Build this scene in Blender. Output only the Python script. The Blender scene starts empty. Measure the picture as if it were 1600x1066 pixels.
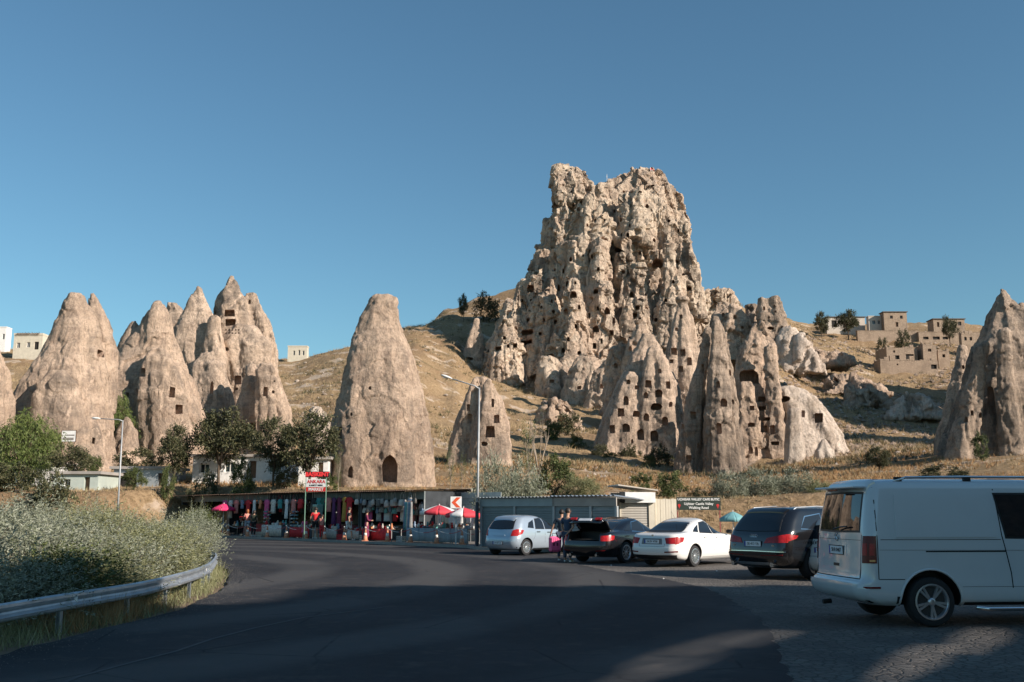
import bpy, bmesh, math, random
import numpy as np
from mathutils import Vector, Matrix
from mathutils.bvhtree import BVHTree
random.seed(7); np.random.seed(7)
R = math.radians
scene = bpy.context.scene
COL = scene.collection

# ------------------------------------------------------------ camera, sky, sun, exposure
CAM_H = 1.6; PITCH = R(9.65); FPX = 1570.0
cam = bpy.data.cameras.new('camera'); cam_o = bpy.data.objects.new('camera', cam); COL.objects.link(cam_o)
cam.sensor_width = 36; cam.lens = 36 * FPX / 1600; cam.clip_start = 0.1; cam.clip_end = 3000
cam_o.location = (0, 0, CAM_H); cam_o.rotation_euler = (R(90) + PITCH, 0, 0)
scene.camera = cam_o
SUN_AZ = R(58); SUN_EL = R(25)          # azimuth from -Y towards +X
SUN_DIR = Vector((math.sin(SUN_AZ) * math.cos(SUN_EL), -math.cos(SUN_AZ) * math.cos(SUN_EL), math.sin(SUN_EL)))
world = bpy.data.worlds.new('World'); scene.world = world; world.use_nodes = True
wn = world.node_tree; bg = wn.nodes['Background']
sky = wn.nodes.new('ShaderNodeTexSky'); sky.sky_type = 'NISHITA'; sky.sun_disc = False
sky.sun_elevation = SUN_EL; sky.sun_rotation = math.atan2(SUN_DIR.x, SUN_DIR.y)
sky.air_density = 1.25; sky.dust_density = 0.9; sky.ozone_density = 1.0; sky.altitude = 1200
hsv = wn.nodes.new('ShaderNodeHueSaturation'); hsv.inputs['Saturation'].default_value = 0.96
tint = wn.nodes.new('ShaderNodeMix'); tint.data_type = 'RGBA'; tint.blend_type = 'MULTIPLY'; tint.inputs[0].default_value = 1
tint.inputs[7].default_value = (0.64, 0.98, 1.10, 1)
wn.links.new(sky.outputs[0], hsv.inputs['Color']); wn.links.new(hsv.outputs[0], tint.inputs[6])
wn.links.new(tint.outputs[2], bg.inputs[0]); bg.inputs[1].default_value = 0.071
sun = bpy.data.lights.new('sun', 'SUN'); sun.energy = 5.0; sun.angle = R(0.5); sun.color = (1.0, 0.885, 0.78)
sun_o = bpy.data.objects.new('sun', sun); COL.objects.link(sun_o); sun_o.location = (30, -20, 40)
sun_o.rotation_euler = SUN_DIR.to_track_quat('Z', 'Y').to_euler()
vs = scene.view_settings; vs.view_transform = 'Standard'; vs.look = 'None'; vs.gamma = 1; vs.use_curve_mapping = False
vs.exposure = 0.55
scene.cycles.max_bounces = 5

# ------------------------------------------------------------ pixel (1600 x 1066) to world
cp, sp = math.cos(PITCH), math.sin(PITCH)
def ray(px, py):
    u = (px - 800) / FPX; v = (533 - py) / FPX
    return u, cp - v * sp, sp + v * cp
def W(px, py, Y):
    u, yw, zw = ray(px, py); s = Y / yw
    return Vector((u * s, Y, CAM_H + zw * s))
def G(px, py, z=0.0):
    u, yw, zw = ray(px, py); s = (z - CAM_H) / zw
    return Vector((u * s, yw * s, z))

# ------------------------------------------------------------ tagging and linking
def tag(o, label=None, cat=None, group=None, kind=None):
    if label: o['label'] = label
    if cat: o['category'] = cat
    if group: o['group'] = group
    if kind: o['kind'] = kind
    return o
def empty(name, loc=(0, 0, 0), rz=0.0):
    o = bpy.data.objects.new(name, None); COL.objects.link(o)
    o.location = loc; o.rotation_euler = (0, 0, rz); o.empty_display_size = 0.2
    return o
def link(name, me, parent=None):
    o = bpy.data.objects.new(name, me); COL.objects.link(o)
    if parent is not None: o.parent = parent
    return o
def copy_tree(o, parent=None):
    c = o.copy(); COL.objects.link(c); c.parent = parent
    for ch in list(o.children): copy_tree(ch, c)
    return c
def mesh_np(name, V, F, mats=(), smooth=False, mi=None):
    V = np.asarray(V, dtype=np.float32).reshape(-1, 3)
    me = bpy.data.meshes.new(name)
    if isinstance(F, np.ndarray):
        k = F.shape[1]; n = F.shape[0]
        me.vertices.add(len(V)); me.vertices.foreach_set('co', V.ravel())
        me.loops.add(n * k); me.loops.foreach_set('vertex_index', F.astype(np.int32).ravel())
        me.polygons.add(n); me.polygons.foreach_set('loop_start', np.arange(0, n * k, k, dtype=np.int32))
        me.update(calc_edges=True)
    else:
        me.from_pydata([tuple(map(float, v)) for v in V], [], F); me.update()
    for m in mats: me.materials.append(m)
    if mi is not None: me.polygons.foreach_set('material_index', np.asarray(mi, dtype=np.int32))
    if smooth: me.polygons.foreach_set('use_smooth', np.ones(len(me.polygons), dtype=bool))
    me.update()
    return me

class MB:
    """collects simple solids and links them as one mesh"""
    def __init__(s): s.V = []; s.F = []; s.M = Matrix.Identity(4)
    def add(s, V, F):
        b = len(s.V); s.V += [tuple(s.M @ Vector(v)) for v in V]; s.F += [tuple(i + b for i in f) for f in F]; return s
    def box(s, x0, x1, y0, y1, z0, z1, bev=0.0):
        if bev <= 0:
            return s.add([(x0,y0,z0),(x1,y0,z0),(x1,y1,z0),(x0,y1,z0),(x0,y0,z1),(x1,y0,z1),(x1,y1,z1),(x0,y1,z1)],
                         [(0,3,2,1),(4,5,6,7),(0,1,5,4),(1,2,6,5),(2,3,7,6),(3,0,4,7)])
        b = bev
        def ringv(z, i): return [(x0+i+b,y0+i,z),(x1-i-b,y0+i,z),(x1-i,y0+i+b,z),(x1-i,y1-i-b,z),(x1-i-b,y1-i,z),(x0+i+b,y1-i,z),(x0+i,y1-i-b,z),(x0+i,y0+i+b,z)]
        V = ringv(z0, b) + ringv(z0+b, 0) + ringv(z1-b, 0) + ringv(z1, b)
        F = [tuple(range(7,-1,-1)), tuple(range(24,32))]
        for r in range(3):
            for i in range(8):
                j = (i+1) % 8; F.append((r*8+i, r*8+j, r*8+8+j, r*8+8+i))
        return s.add(V, F)
    def tube(s, pts, rad, n=8, cap=True):
        pts = [Vector(p) for p in pts]; m = len(pts)
        rads = rad if isinstance(rad, (list, tuple)) else [rad] * m
        V = []; F = []
        up = None
        for i, p in enumerate(pts):
            t = (pts[min(i+1, m-1)] - pts[max(i-1, 0)]).normalized()
            if up is None:
                up = Vector((0,0,1)) if abs(t.z) < 0.9 else Vector((1,0,0))
            a = t.cross(up).normalized(); b = a.cross(t).normalized(); up = b
            for k in range(n):
                w = 2*math.pi*k/n
                V.append(p + (a*math.cos(w) + b*math.sin(w)) * rads[i])
        for i in range(m-1):
            for k in range(n):
                k2 = (k+1) % n; F.append((i*n+k, i*n+k2, (i+1)*n+k2, (i+1)*n+k))
        if cap: F.append(tuple(range(n-1,-1,-1))); F.append(tuple((m-1)*n+k for k in range(n)))
        return s.add(V, F)
    def lathe(s, prof, n=16, axis='z', c=(0,0,0), cap=True):
        """prof: (radius, height) list, closed with caps"""
        V = []; F = []; m = len(prof)
        for r, h in prof:
            for k in range(n):
                w = 2*math.pi*k/n; a, b = r*math.cos(w), r*math.sin(w)
                V.append((c[0]+a, c[1]+b, c[2]+h) if axis == 'z' else ((c[0]+b, c[1]+h, c[2]+a) if axis == 'y' else (c[0]+h, c[1]+a, c[2]+b)))
        for i in range(m-1):
            for k in range(n):
                k2 = (k+1) % n; F.append((i*n+k, i*n+k2, (i+1)*n+k2, (i+1)*n+k))
        if cap: F.append(tuple(range(n-1,-1,-1))); F.append(tuple((m-1)*n+k for k in range(n)))
        return s.add(V, F)
    def prism(s, poly, y0, y1):
        """polygon in (x, z) pushed from y0 to y1"""
        n = len(poly)
        V = [(x, y0, z) for x, z in poly] + [(x, y1, z) for x, z in poly]
        F = [tuple(range(n)), tuple(range(2*n-1, n-1, -1))]
        for i in range(n):
            j = (i+1) % n; F.append((j, i, n+i, n+j))
        return s.add(V, F)
    def build(s, name, m, parent=None, smooth=False):
        me = bpy.data.meshes.new(name); me.from_pydata(s.V, [], s.F)
        bm = bmesh.new(); bm.from_mesh(me); bmesh.ops.recalc_face_normals(bm, faces=bm.faces); bm.to_mesh(me); bm.free()
        for mm in (m if isinstance(m, (list, tuple)) else [m]): me.materials.append(mm)
        if smooth: me.shade_smooth() if hasattr(me, 'shade_smooth') else None
        me.update(); return link(name, me, parent)

# ------------------------------------------------------------ noise
def _hash(ix, iy, iz, seed):
    h = (ix.astype(np.uint32) * np.uint32(73856093)) ^ (iy.astype(np.uint32) * np.uint32(19349663)) ^ (iz.astype(np.uint32) * np.uint32(83492791)) ^ np.uint32((seed * 2654435761) & 0xffffffff)
    h ^= h >> np.uint32(15); h *= np.uint32(2246822519); h ^= h >> np.uint32(13); h *= np.uint32(3266489917); h ^= h >> np.uint32(16)
    return h.astype(np.float64) / 4294967295.0
def vnoise(P, seed=0):
    I = np.floor(P).astype(np.int64); f = P - I; u = f*f*f*(f*(f*6-15)+10)
    out = 0
    for dx in (0, 1):
        for dy in (0, 1):
            for dz in (0, 1):
                w = (u[:,0] if dx else 1-u[:,0]) * (u[:,1] if dy else 1-u[:,1]) * (u[:,2] if dz else 1-u[:,2])
                out = out + w * _hash(I[:,0]+dx, I[:,1]+dy, I[:,2]+dz, seed)
    return out * 2 - 1
def fbm(P, octaves=4, seed=0, ridged=False, gain=0.5):
    out = 0; a = 1; t = 0
    for o in range(octaves):
        n = vnoise(P * (2.03 ** o) + o * 17.3, seed + o)
        out = out + a * ((1 - 2*np.abs(n)) if ridged else n); t += a; a *= gain
    return out / t
def worley(P, seed=0):
    I = np.floor(P).astype(np.int64); f1 = np.full(len(P), 9.0); f2 = np.full(len(P), 9.0)
    for dx in (-1, 0, 1):
        for dy in (-1, 0, 1):
            for dz in (-1, 0, 1):
                a, b, c = I[:,0]+dx, I[:,1]+dy, I[:,2]+dz
                d = np.sqrt((a+_hash(a,b,c,seed)-P[:,0])**2 + (b+_hash(a,b,c,seed+5)-P[:,1])**2 + (c+_hash(a,b,c,seed+9)-P[:,2])**2)
                m = d < f1; f2 = np.where(m, f1, np.minimum(f2, d)); f1 = np.where(m, d, f1)
    return f1, f2

def facets(P, seed=0, tilt=1.0):
    """flat broken planes: each cell carries its own height and slope"""
    I = np.floor(P).astype(np.int64); best = np.full(len(P), 9.0); out = np.zeros(len(P)); sec = np.full(len(P), 9.0)
    for dx in (-1, 0, 1):
        for dy in (-1, 0, 1):
            for dz in (-1, 0, 1):
                a, b, c = I[:,0]+dx, I[:,1]+dy, I[:,2]+dz
                q = np.stack([a+_hash(a,b,c,seed), b+_hash(a,b,c,seed+5), c+_hash(a,b,c,seed+9)], 1) - P
                d = (q ** 2).sum(1); v = _hash(a,b,c,seed+13) - .5
                v = v - tilt * (q[:,0]*(_hash(a,b,c,seed+17)-.5) + q[:,1]*(_hash(a,b,c,seed+19)-.5) + q[:,2]*(_hash(a,b,c,seed+21)-.5)) * 2
                m = d < best; out = np.where(m, v, out); sec = np.where(m, best, np.minimum(sec, d)); best = np.where(m, d, best)
    return out, np.sqrt(sec) - np.sqrt(best)

# ------------------------------------------------------------ materials
MATS = {}
class NT:
    def __init__(s, name):
        s.m = bpy.data.materials.new(name); s.m.use_nodes = True; s.t = s.m.node_tree; s.b = s.t.nodes['Principled BSDF']
        s.tc = s.t.nodes.new('ShaderNodeTexCoord')
    def n(s, typ, **kw):
        x = s.t.nodes.new(typ)
        for k, v in kw.items(): setattr(x, k, v)
        return x
    def l(s, a, b): s.t.links.new(a, b)
    def map(s, scale=(1,1,1), coord='Object', rot=(0,0,0)):
        x = s.n('ShaderNodeMapping'); x.inputs['Scale'].default_value = scale; x.inputs['Rotation'].default_value = rot
        s.l(s.tc.outputs[coord], x.inputs['Vector']); return x.outputs[0]
    def noise(s, scale, detail=4, rough=0.55, vec=None, dist=0.0):
        x = s.n('ShaderNodeTexNoise'); x.inputs['Scale'].default_value = scale; x.inputs['Detail'].default_value = detail
        x.inputs['Roughness'].default_value = rough; x.inputs['Distortion'].default_value = dist
        s.l(vec if vec is not None else s.tc.outputs['Object'], x.inputs['Vector']); return x.outputs['Fac']
    def vor(s, scale, feature='F1', vec=None):
        x = s.n('ShaderNodeTexVoronoi', feature=feature); x.inputs['Scale'].default_value = scale
        s.l(vec if vec is not None else s.tc.outputs['Object'], x.inputs['Vector']); return x
    def ramp(s, fac, stops):
        x = s.n('ShaderNodeValToRGB'); e = x.color_ramp.elements
        while len(e) < len(stops): e.new(0.5)
        for i, (p, c) in enumerate(stops):
            e[i].position = p; e[i].color = (c, c, c, 1) if isinstance(c, (int, float)) else (*c, 1)
        s.l(fac, x.inputs[0]); return x.outputs[0]
    def mix(s, fac, a, b, blend='MIX'):
        x = s.n('ShaderNodeMix', data_type='RGBA', blend_type=blend)
        for i, v in ((0, fac), (6, a), (7, b)):
            if isinstance(v, (int, float)): x.inputs[i].default_value = v
            elif isinstance(v, tuple): x.inputs[i].default_value = (*v, 1)
            else: s.l(v, x.inputs[i])
        return x.outputs[2]
    def math(s, op, a, b=0.0):
        x = s.n('ShaderNodeMath', operation=op)
        for i, v in ((0, a), (1, b)):
            if isinstance(v, (int, float)): x.inputs[i].default_value = v
            else: s.l(v, x.inputs[i])
        return x.outputs[0]
    def bump(s, h, strength=0.5, dist=0.1, prev=None):
        x = s.n('ShaderNodeBump'); x.inputs['Strength'].default_value = strength; x.inputs['Distance'].default_value = dist
        s.l(h, x.inputs['Height'])
        if prev is not None: s.l(prev, x.inputs['Normal'])
        return x.outputs[0]
    def out(s, color=None, rough=0.8, normal=None, metal=0.0, spec=0.5, coat=0.0):
        b = s.b
        if color is not None:
            if isinstance(color, tuple): b.inputs['Base Color'].default_value = (*color, 1)
            else: s.l(color, b.inputs['Base Color'])
        if isinstance(rough, (int, float)): b.inputs['Roughness'].default_value = rough
        else: s.l(rough, b.inputs['Roughness'])
        b.inputs['Metallic'].default_value = metal; b.inputs['Specular IOR Level'].default_value = spec
        b.inputs['Coat Weight'].default_value = coat; b.inputs['Coat Roughness'].default_value = 0.04
        if normal is not None: s.l(normal, b.inputs['Normal'])
        return s.m
def simple(name, color, rough=0.6, metal=0.0, spec=0.5, coat=0.0, var=0.12, scale=6.0, bump=0.0):
    """plain colour with a little wear in it"""
    if name in MATS: return MATS[name]
    t = NT(name); n = t.noise(scale, 5, 0.6)
    lo = tuple(c * (1 - var) for c in color); hi = tuple(min(1, c * (1 + var)) for c in color)
    c = t.ramp(n, [(0.3, lo), (0.7, hi)])
    nm = t.bump(t.noise(scale * 6, 4), bump, 0.01) if bump else None
    MATS[name] = t.out(c, rough, nm, metal, spec, coat); return MATS[name]

def rock_mat(name, pale, mid, dark, k=1.0, lichen=0.5, white=0.35):
    t = NT(name)
    v1 = t.map((1, 1, 0.5)); v2 = t.map((1, 1, 0.14))
    big = t.noise(0.20 * k, 7, 0.66, v1, 0.8); streak = t.noise(0.9 * k, 7, 0.66, v2, 0.5); fine = t.noise(4.5 * k, 6, 0.72)
    mids = t.noise(1.3 * k, 7, 0.7, None, 1.0)
    c = t.mix(t.ramp(streak, [(0.42, 0.0), (0.56, 1.0)]), pale, mid)
    msk = t.math('ADD', t.math('MULTIPLY', big, 0.6), t.math('ADD', t.math('MULTIPLY', streak, 0.2), t.math('MULTIPLY', mids, 0.2)))
    c = t.mix(t.ramp(msk, [(lichen - 0.025, 0.0), (lichen + 0.03, 0.85)]), c, dark)
    c = t.mix(t.ramp(t.noise(0.42 * k, 7, 0.66, t.map((1, 1, 0.6), rot=(0.5, 0, 0.3)), 1.5), [(1 - white - 0.05, 0.0), (1 - white + 0.0, 0.85)]), c, tuple(min(0.72, p * 1.15 + 0.03) for p in pale))
    strata = t.noise(1.0, 5, 0.6, t.map((0.03, 0.03, 0.34 * k)), 0.2)
    c = t.mix(t.ramp(strata, [(0.50, 0.0), (0.58, 0.60)]), c, tuple(min(0.72, p * 1.18 + 0.03) for p in pale)); c = t.mix(t.ramp(strata, [(0.40, 0.45), (0.46, 0.0)]), c, mid)
    c = t.mix(t.ramp(mids, [(0.36, 0.55), (0.46, 0.0)]), c, tuple(d * 0.8 for d in dark))
    c = t.mix(t.ramp(fine, [(0.36, 0.5), (0.5, 0.0)]), c, tuple(d * 0.7 for d in dark))
    c = t.mix(t.ramp(fine, [(0.54, 0.0), (0.66, 0.35)]), c, pale)
    run = t.noise(2.6 * k, 5, 0.6, t.map((1, 1, 0.06)), 0.3)
    c = t.mix(t.ramp(run, [(0.56, 0.0), (0.64, 0.55)]), c, tuple(d * 0.9 for d in dark)); c = t.mix(t.ramp(run, [(0.36, 0.4), (0.42, 0.0)]), c, pale)
    b1 = t.bump(t.noise(1.4 * k, 10, 0.7, t.map((1, 1, 0.6)), 0.6), 1.0, 0.55 / k)
    b2 = t.bump(t.noise(7 * k, 8, 0.75), 0.9, 0.10 / k, b1)
    return t.out(c, 0.95, b2, spec=0.15)
M_ROCK = rock_mat('tuff_warm', (0.550, 0.407, 0.298), (0.440, 0.322, 0.240), (0.259, 0.203, 0.158), 1.0, 0.52, 0.36)
M_ROCK_GREY = rock_mat('tuff_grey', (0.550, 0.412, 0.304), (0.418, 0.316, 0.240), (0.237, 0.190, 0.152), 1.0, 0.52, 0.42)
M_CASTLE = rock_mat('tuff_castle', (0.63, 0.475, 0.355), (0.50, 0.375, 0.28), (0.215, 0.175, 0.14), 0.42, 0.52, 0.47)
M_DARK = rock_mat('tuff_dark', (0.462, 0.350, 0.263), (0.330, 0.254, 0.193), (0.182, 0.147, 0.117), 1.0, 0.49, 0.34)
M_WHITE = rock_mat('tuff_white', (0.605, 0.497, 0.409), (0.506, 0.407, 0.322), (0.330, 0.266, 0.211), 0.7, 0.60, 0.5)
M_CARVED = rock_mat('carved_tuff', (0.517, 0.367, 0.275), (0.407, 0.288, 0.216), (0.264, 0.198, 0.158), 1.4, 0.62, 0.2)

# ------------------------------------------------------------ the land
TY = [56, 63, 75, 95, 120, 150, 190, 220, 240, 260, 300, 340]
TAB = {
 -300: [775,770,758,735,705,665,615,585,560,548,560,600],
    0: [775,770,760,738,708,668,615,580,556,546,560,600],
  150: [775,770,762,738,708,670,620,585,560,548,560,600],
  300: [775,768,758,740,708,672,620,590,576,570,590,620],
  440: [775,767,755,740,708,665,612,588,573,562,585,620],
  540: [778,768,756,742,708,660,602,570,548,546,580,620],
  640: [782,770,757,742,712,655,575,540,522,514,530,590],
  700: [784,772,760,742,714,668,600,560,530,500,482,520],
  750: [784,772,761,742,717,678,625,588,560,515,462,480],
  850: [784,773,762,744,722,685,640,610,585,530,440,440],
  950: [784,773,762,746,726,690,645,615,600,570,500,460],
 1060: [784,774,765,752,738,705,650,610,570,520,470,460],
 1140: [782,772,766,754,742,700,625,560,505,458,464,500],
 1200: [780,770,760,748,730,670,570,540,520,500,492,520],
 1300: [772,762,752,738,722,682,612,572,542,524,508,512],
 1400: [768,756,746,728,708,682,628,582,558,532,508,508],
 1500: [765,753,742,714,700,688,628,580,556,532,508,508],
 1600: [762,750,732,704,696,680,620,580,556,540,515,512],
 2300: [760,745,725,700,690,670,615,580,556,540,520,515]}
TC = sorted(TAB)
_tab = np.array([TAB[c] for c in TC], dtype=float)
_YS = np.interp
def terrain_z(x, Y, rough=True):
    x = np.atleast_1d(np.asarray(x, float)); Y = np.atleast_1d(np.asarray(Y, float))
    c = 800 + 1600 * x / np.maximum(Y, 1)
    Yc = np.clip(Y, TY[0], TY[-1])
    cols = np.stack([np.interp(Yc, TY, _tab[i]) for i in range(len(TC))])
    ci = np.clip(np.interp(c, TC, np.arange(len(TC))), 0, len(TC) - 1.0001); i0 = ci.astype(int); fr = ci - i0
    fr = fr * fr * (3 - 2 * fr)
    k = np.arange(len(x)); py = cols[i0, k] * (1 - fr) + cols[i0 + 1, k] * fr
    v = (533 - py) / FPX; z = CAM_H + Yc * (sp + v * cp) / (cp - v * sp)
    ys = np.interp(c, [-300, 150, 245, 300, 400, 470, 540, 650, 750, 1000, 1300, 1700], [63, 65, 70, 72.5, 67, 63, 60, 55.5, 53, 51, 51, 50])
    t = np.clip((Y - ys) / 4, 0, 1); t = t * t * (3 - 2 * t)
    far = np.clip((Y - 340) / 400, 0, 1)
    z = (z * t) * (1 - far * far * (3 - 2 * far))
    if rough:
        P = np.stack([x, Y, np.zeros_like(x)], 1)
        a = t * np.clip(Y / 180, 0.25, 1.2)
        z = z + a * (0.9 * fbm(P * 0.07, 4, 3) + 0.55 * fbm(P * 0.35, 4, 8, ridged=True) * np.clip((Y - 60) / 60, 0.15, 1)) - 0.03 * (1 - t)
    return z
def tz(x, Y): return float(terrain_z(x, Y)[0])

def ground_mat():
    t = NT('dry_hillside')
    a = t.noise(0.05, 6, 0.6, None, 0.8); b = t.noise(0.45, 6, 0.65); c0 = t.noise(3.0, 6, 0.7)
    straw = t.mix(b, (0.37, 0.255, 0.14), (0.47, 0.34, 0.205))
    c = t.mix(t.ramp(a, [(0.42, 0), (0.62, 1)]), straw, (0.33, 0.22, 0.13))
    c = t.mix(t.ramp(c0, [(0.42, 0.6), (0.6, 0.0)]), c, (0.17, 0.115, 0.06))
    c = t.mix(t.ramp(t.noise(0.16, 5, 0.6, None, 0.5), [(0.57, 0), (0.62, 0.9)]), c, (0.52, 0.41, 0.31))
    c = t.mix(t.ramp(t.noise(0.11, 6, 0.7, t.map((1, 1, 1), rot=(0, 0, 1))), [(0.60, 0), (0.68, 0.6)]), c, (0.13, 0.105, 0.05))
    n = t.bump(t.noise(0.9, 8, 0.7), 1.0, 0.5); n = t.bump(c0, 0.8, 0.15, n)
    return t.out(c, 0.95, n, spec=0.1)
M_GROUND = ground_mat()
cs = np.concatenate([np.linspace(-1200, -220, 50), np.arange(-200, 1801, 7.0), np.linspace(1820, 2800, 50)])
ys = np.concatenate([np.linspace(50, 100, 90), 100 * 1.0082 ** np.arange(1, 150), np.linspace(345, 1400, 40)])
C_, Y_ = np.meshgrid(cs, ys); X_ = (C_ - 800) / 1600 * Y_
Z_ = terrain_z(X_.ravel(), Y_.ravel()).reshape(X_.shape)
nr, nc = X_.shape; idx = np.arange(nr * nc).reshape(nr, nc)
F_ = np.stack([idx[:-1,:-1], idx[:-1,1:], idx[1:,1:], idx[1:,:-1]], -1).reshape(-1, 4)
hill = link('hillside', mesh_np('hillside', np.stack([X_, Y_, Z_], -1), F_, [M_GROUND], True)); tag(hill, kind='structure')

def base_mat():
    t = NT('dusty_ground'); b = t.noise(0.3, 6, 0.6); c = t.mix(b, (0.16, 0.12, 0.085), (0.27, 0.20, 0.14))
    return t.out(c, 0.95, t.bump(t.noise(6, 6, 0.7), 0.6, 0.04), spec=0.1)
M_DUST = base_mat()
n = 60; g = np.linspace(-1, 1, n); g = np.sign(g) * np.abs(g) ** 3 * 1500
GX, GY = np.meshgrid(g, g); idx = np.arange(n * n).reshape(n, n)
gnd = link('ground', mesh_np('ground', np.stack([GX, GY, np.full_like(GX, -0.06)], -1), np.stack([idx[:-1,:-1], idx[:-1,1:], idx[1:,1:], idx[1:,:-1]], -1).reshape(-1, 4), [M_DUST])); tag(gnd, kind='structure')

# ------------------------------------------------------------ rocks: union of lofted spires, weathered, with carved openings
def catmull(xs, ys_, x):
    return np.interp(x, xs, ys_)
def spire_rings(levels, Y, dr, seg=36, sub=3, sink=3.0, rib=0.0, ang=0.0, seed=0, sq=2.3):
    lv = sorted(levels); rs = random.Random(seed)
    P = []
    for py, l, r in lv:
        a, b = W(l, py, Y), W(r, py, Y); P.append(((a.x + b.x) / 2, a.z, (b.x - a.x) / 2))
    last = P[-1]; prev = P[-2]; slope = (last[2] - prev[2]) / max(0.3, prev[1] - last[1])
    P.append((last[0], last[1] - sink, last[2] + max(0, slope) * sink * 0.5))
    z = np.array([p[1] for p in P]); tt = np.linspace(0, 1, (len(P) - 1) * sub + 1) * (len(P) - 1)
    cx = np.interp(tt, range(len(P)), [p[0] for p in P]); zz = np.interp(tt, range(len(P)), z); rr = np.interp(tt, range(len(P)), [p[2] for p in P])
    rr = np.maximum(rr, 0.05)
    th = np.linspace(0, 2 * np.pi, seg, endpoint=False)
    ca, sa = np.cos(th), np.sin(th); e = 2 / sq
    ox = np.sign(ca) * np.abs(ca) ** e; oy = np.sign(sa) * np.abs(sa) ** e
    m_ = np.ones((len(zz), seg)); tz_ = np.arange(len(zz))[:,None] * 0.07
    if ang:                                         # faceted plan: a few flat sides
        na = rs.choice([5, 6, 7]); a0 = rs.uniform(0, 6.28); seg_a = 2 * np.pi / na
        q = (th[None] + a0 + tz_ * rs.uniform(-1, 1)) % seg_a - seg_a / 2
        m_ = m_ * (1 - ang + ang * np.cos(seg_a / 2) / np.cos(q))
    if rib:
        for k_ in range(3):
            f_ = rs.choice([2, 3, 4, 5, 6, 7]); m_ = m_ - rib / 3 * (1 - np.abs(np.sin(f_ * th[None] / 2 * 1.0 + rs.uniform(0, 6.28) + tz_ * rs.uniform(-2, 2)))) ** 2 * 2
    ox = ox[None] * m_; oy = oy[None] * m_
    mx_, mn_ = ox.max(1, keepdims=True), ox.min(1, keepdims=True); ox = (ox - mn_) / (mx_ - mn_) * 2 - 1
    V = np.stack([cx[:,None] + rr[:,None] * ox, Y + rr[:,None] * dr * oy, np.repeat(zz[:,None], seg, 1)], -1).reshape(-1, 3)
    F = []
    m = len(zz)
    for i in range(m - 1):
        for k in range(seg):
            k2 = (k + 1) % seg; F.append((i*seg+k, (i+1)*seg+k, (i+1)*seg+k2, i*seg+k2))
    F.append(tuple(range(seg))); F.append(tuple((m-1)*seg+k for k in range(seg-1, -1, -1)))
    return V, F
def eval_mesh(o):
    dg = bpy.context.evaluated_depsgraph_get(); dg.update()
    return bpy.data.meshes.new_from_object(o.evaluated_get(dg), preserve_all_data_layers=True, depsgraph=dg)
def outline(kind, w, h, seed=0):
    rs = random.Random(seed); j = lambda s=0.13: 1 + rs.uniform(-s, s)
    if kind == 'r': pts = [(-.5,-.5),(.5,-.5),(.5,.38),(.42,.5),(-.42,.5),(-.5,.38)]
    elif kind == 'a': pts = [(-.5,-.5),(.5,-.5),(.5,.1),(.43,.3),(.28,.44),(0,.5),(-.28,.44),(-.43,.3),(-.5,.1)]
    else: pts = [(.5*math.cos(a*math.pi/5), .5*math.sin(a*math.pi/5)) for a in range(10)]
    return [(x*w*j(), z*h*j()) for x, z in pts]
def split_faces(me, parent, name, mats, origin, main_name='rock_face'):
    """faces with material index 1 leave the mesh as one child per connected patch"""
    n = len(me.polygons); mi = np.empty(n, np.int32); me.polygons.foreach_get('material_index', mi)
    V = np.empty(len(me.vertices) * 3, np.float32); me.vertices.foreach_get('co', V); V = V.reshape(-1, 3)
    ls = np.empty(n, np.int32); lt = np.empty(n, np.int32); me.polygons.foreach_get('loop_start', ls); me.polygons.foreach_get('loop_total', lt)
    vi = np.empty(len(me.loops), np.int32); me.loops.foreach_get('vertex_index', vi)
    sel = np.nonzero(mi == 1)[0]
    par = {}
    def find(a):
        while par.setdefault(a, a) != a:
            par[a] = par[par[a]]; a = par[a]
        return a
    for p in sel:
        vs_ = vi[ls[p]:ls[p]+lt[p]]; r0 = find(int(vs_[0]))
        for q in vs_[1:]: par[find(int(q))] = r0
    groups = {}
    for p in sel: groups.setdefault(find(int(vi[ls[p]])), []).append(p)
    def sub(ps, nm, mat_, smooth):
        used = {}; vl = []; fl = []
        for p in ps:
            f = []
            for q in vi[ls[p]:ls[p]+lt[p]]:
                q = int(q)
                if q not in used: used[q] = len(vl); vl.append(V[q])
                f.append(used[q])
            fl.append(f)
        m_ = bpy.data.meshes.new(nm); m_.from_pydata([tuple(map(float, v)) for v in vl], [], fl); m_.materials.append(mat_)
        if smooth: m_.polygons.foreach_set('use_smooth', np.ones(len(m_.polygons), dtype=bool))
        m_.update(); return m_
    kids = []
    for r, ps in groups.items():
        kids.append(link(name, sub(ps, name, mats[1], False), parent))
    bm = bmesh.new(); bm.from_mesh(me); bm.faces.ensure_lookup_table()
    bmesh.ops.delete(bm, geom=[bm.faces[int(p)] for p in sel], context='FACES'); bm.to_mesh(me); bm.free()
    me.materials.clear(); me.materials.append(mats[0])
    return kids
ROCKS = {}
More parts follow.
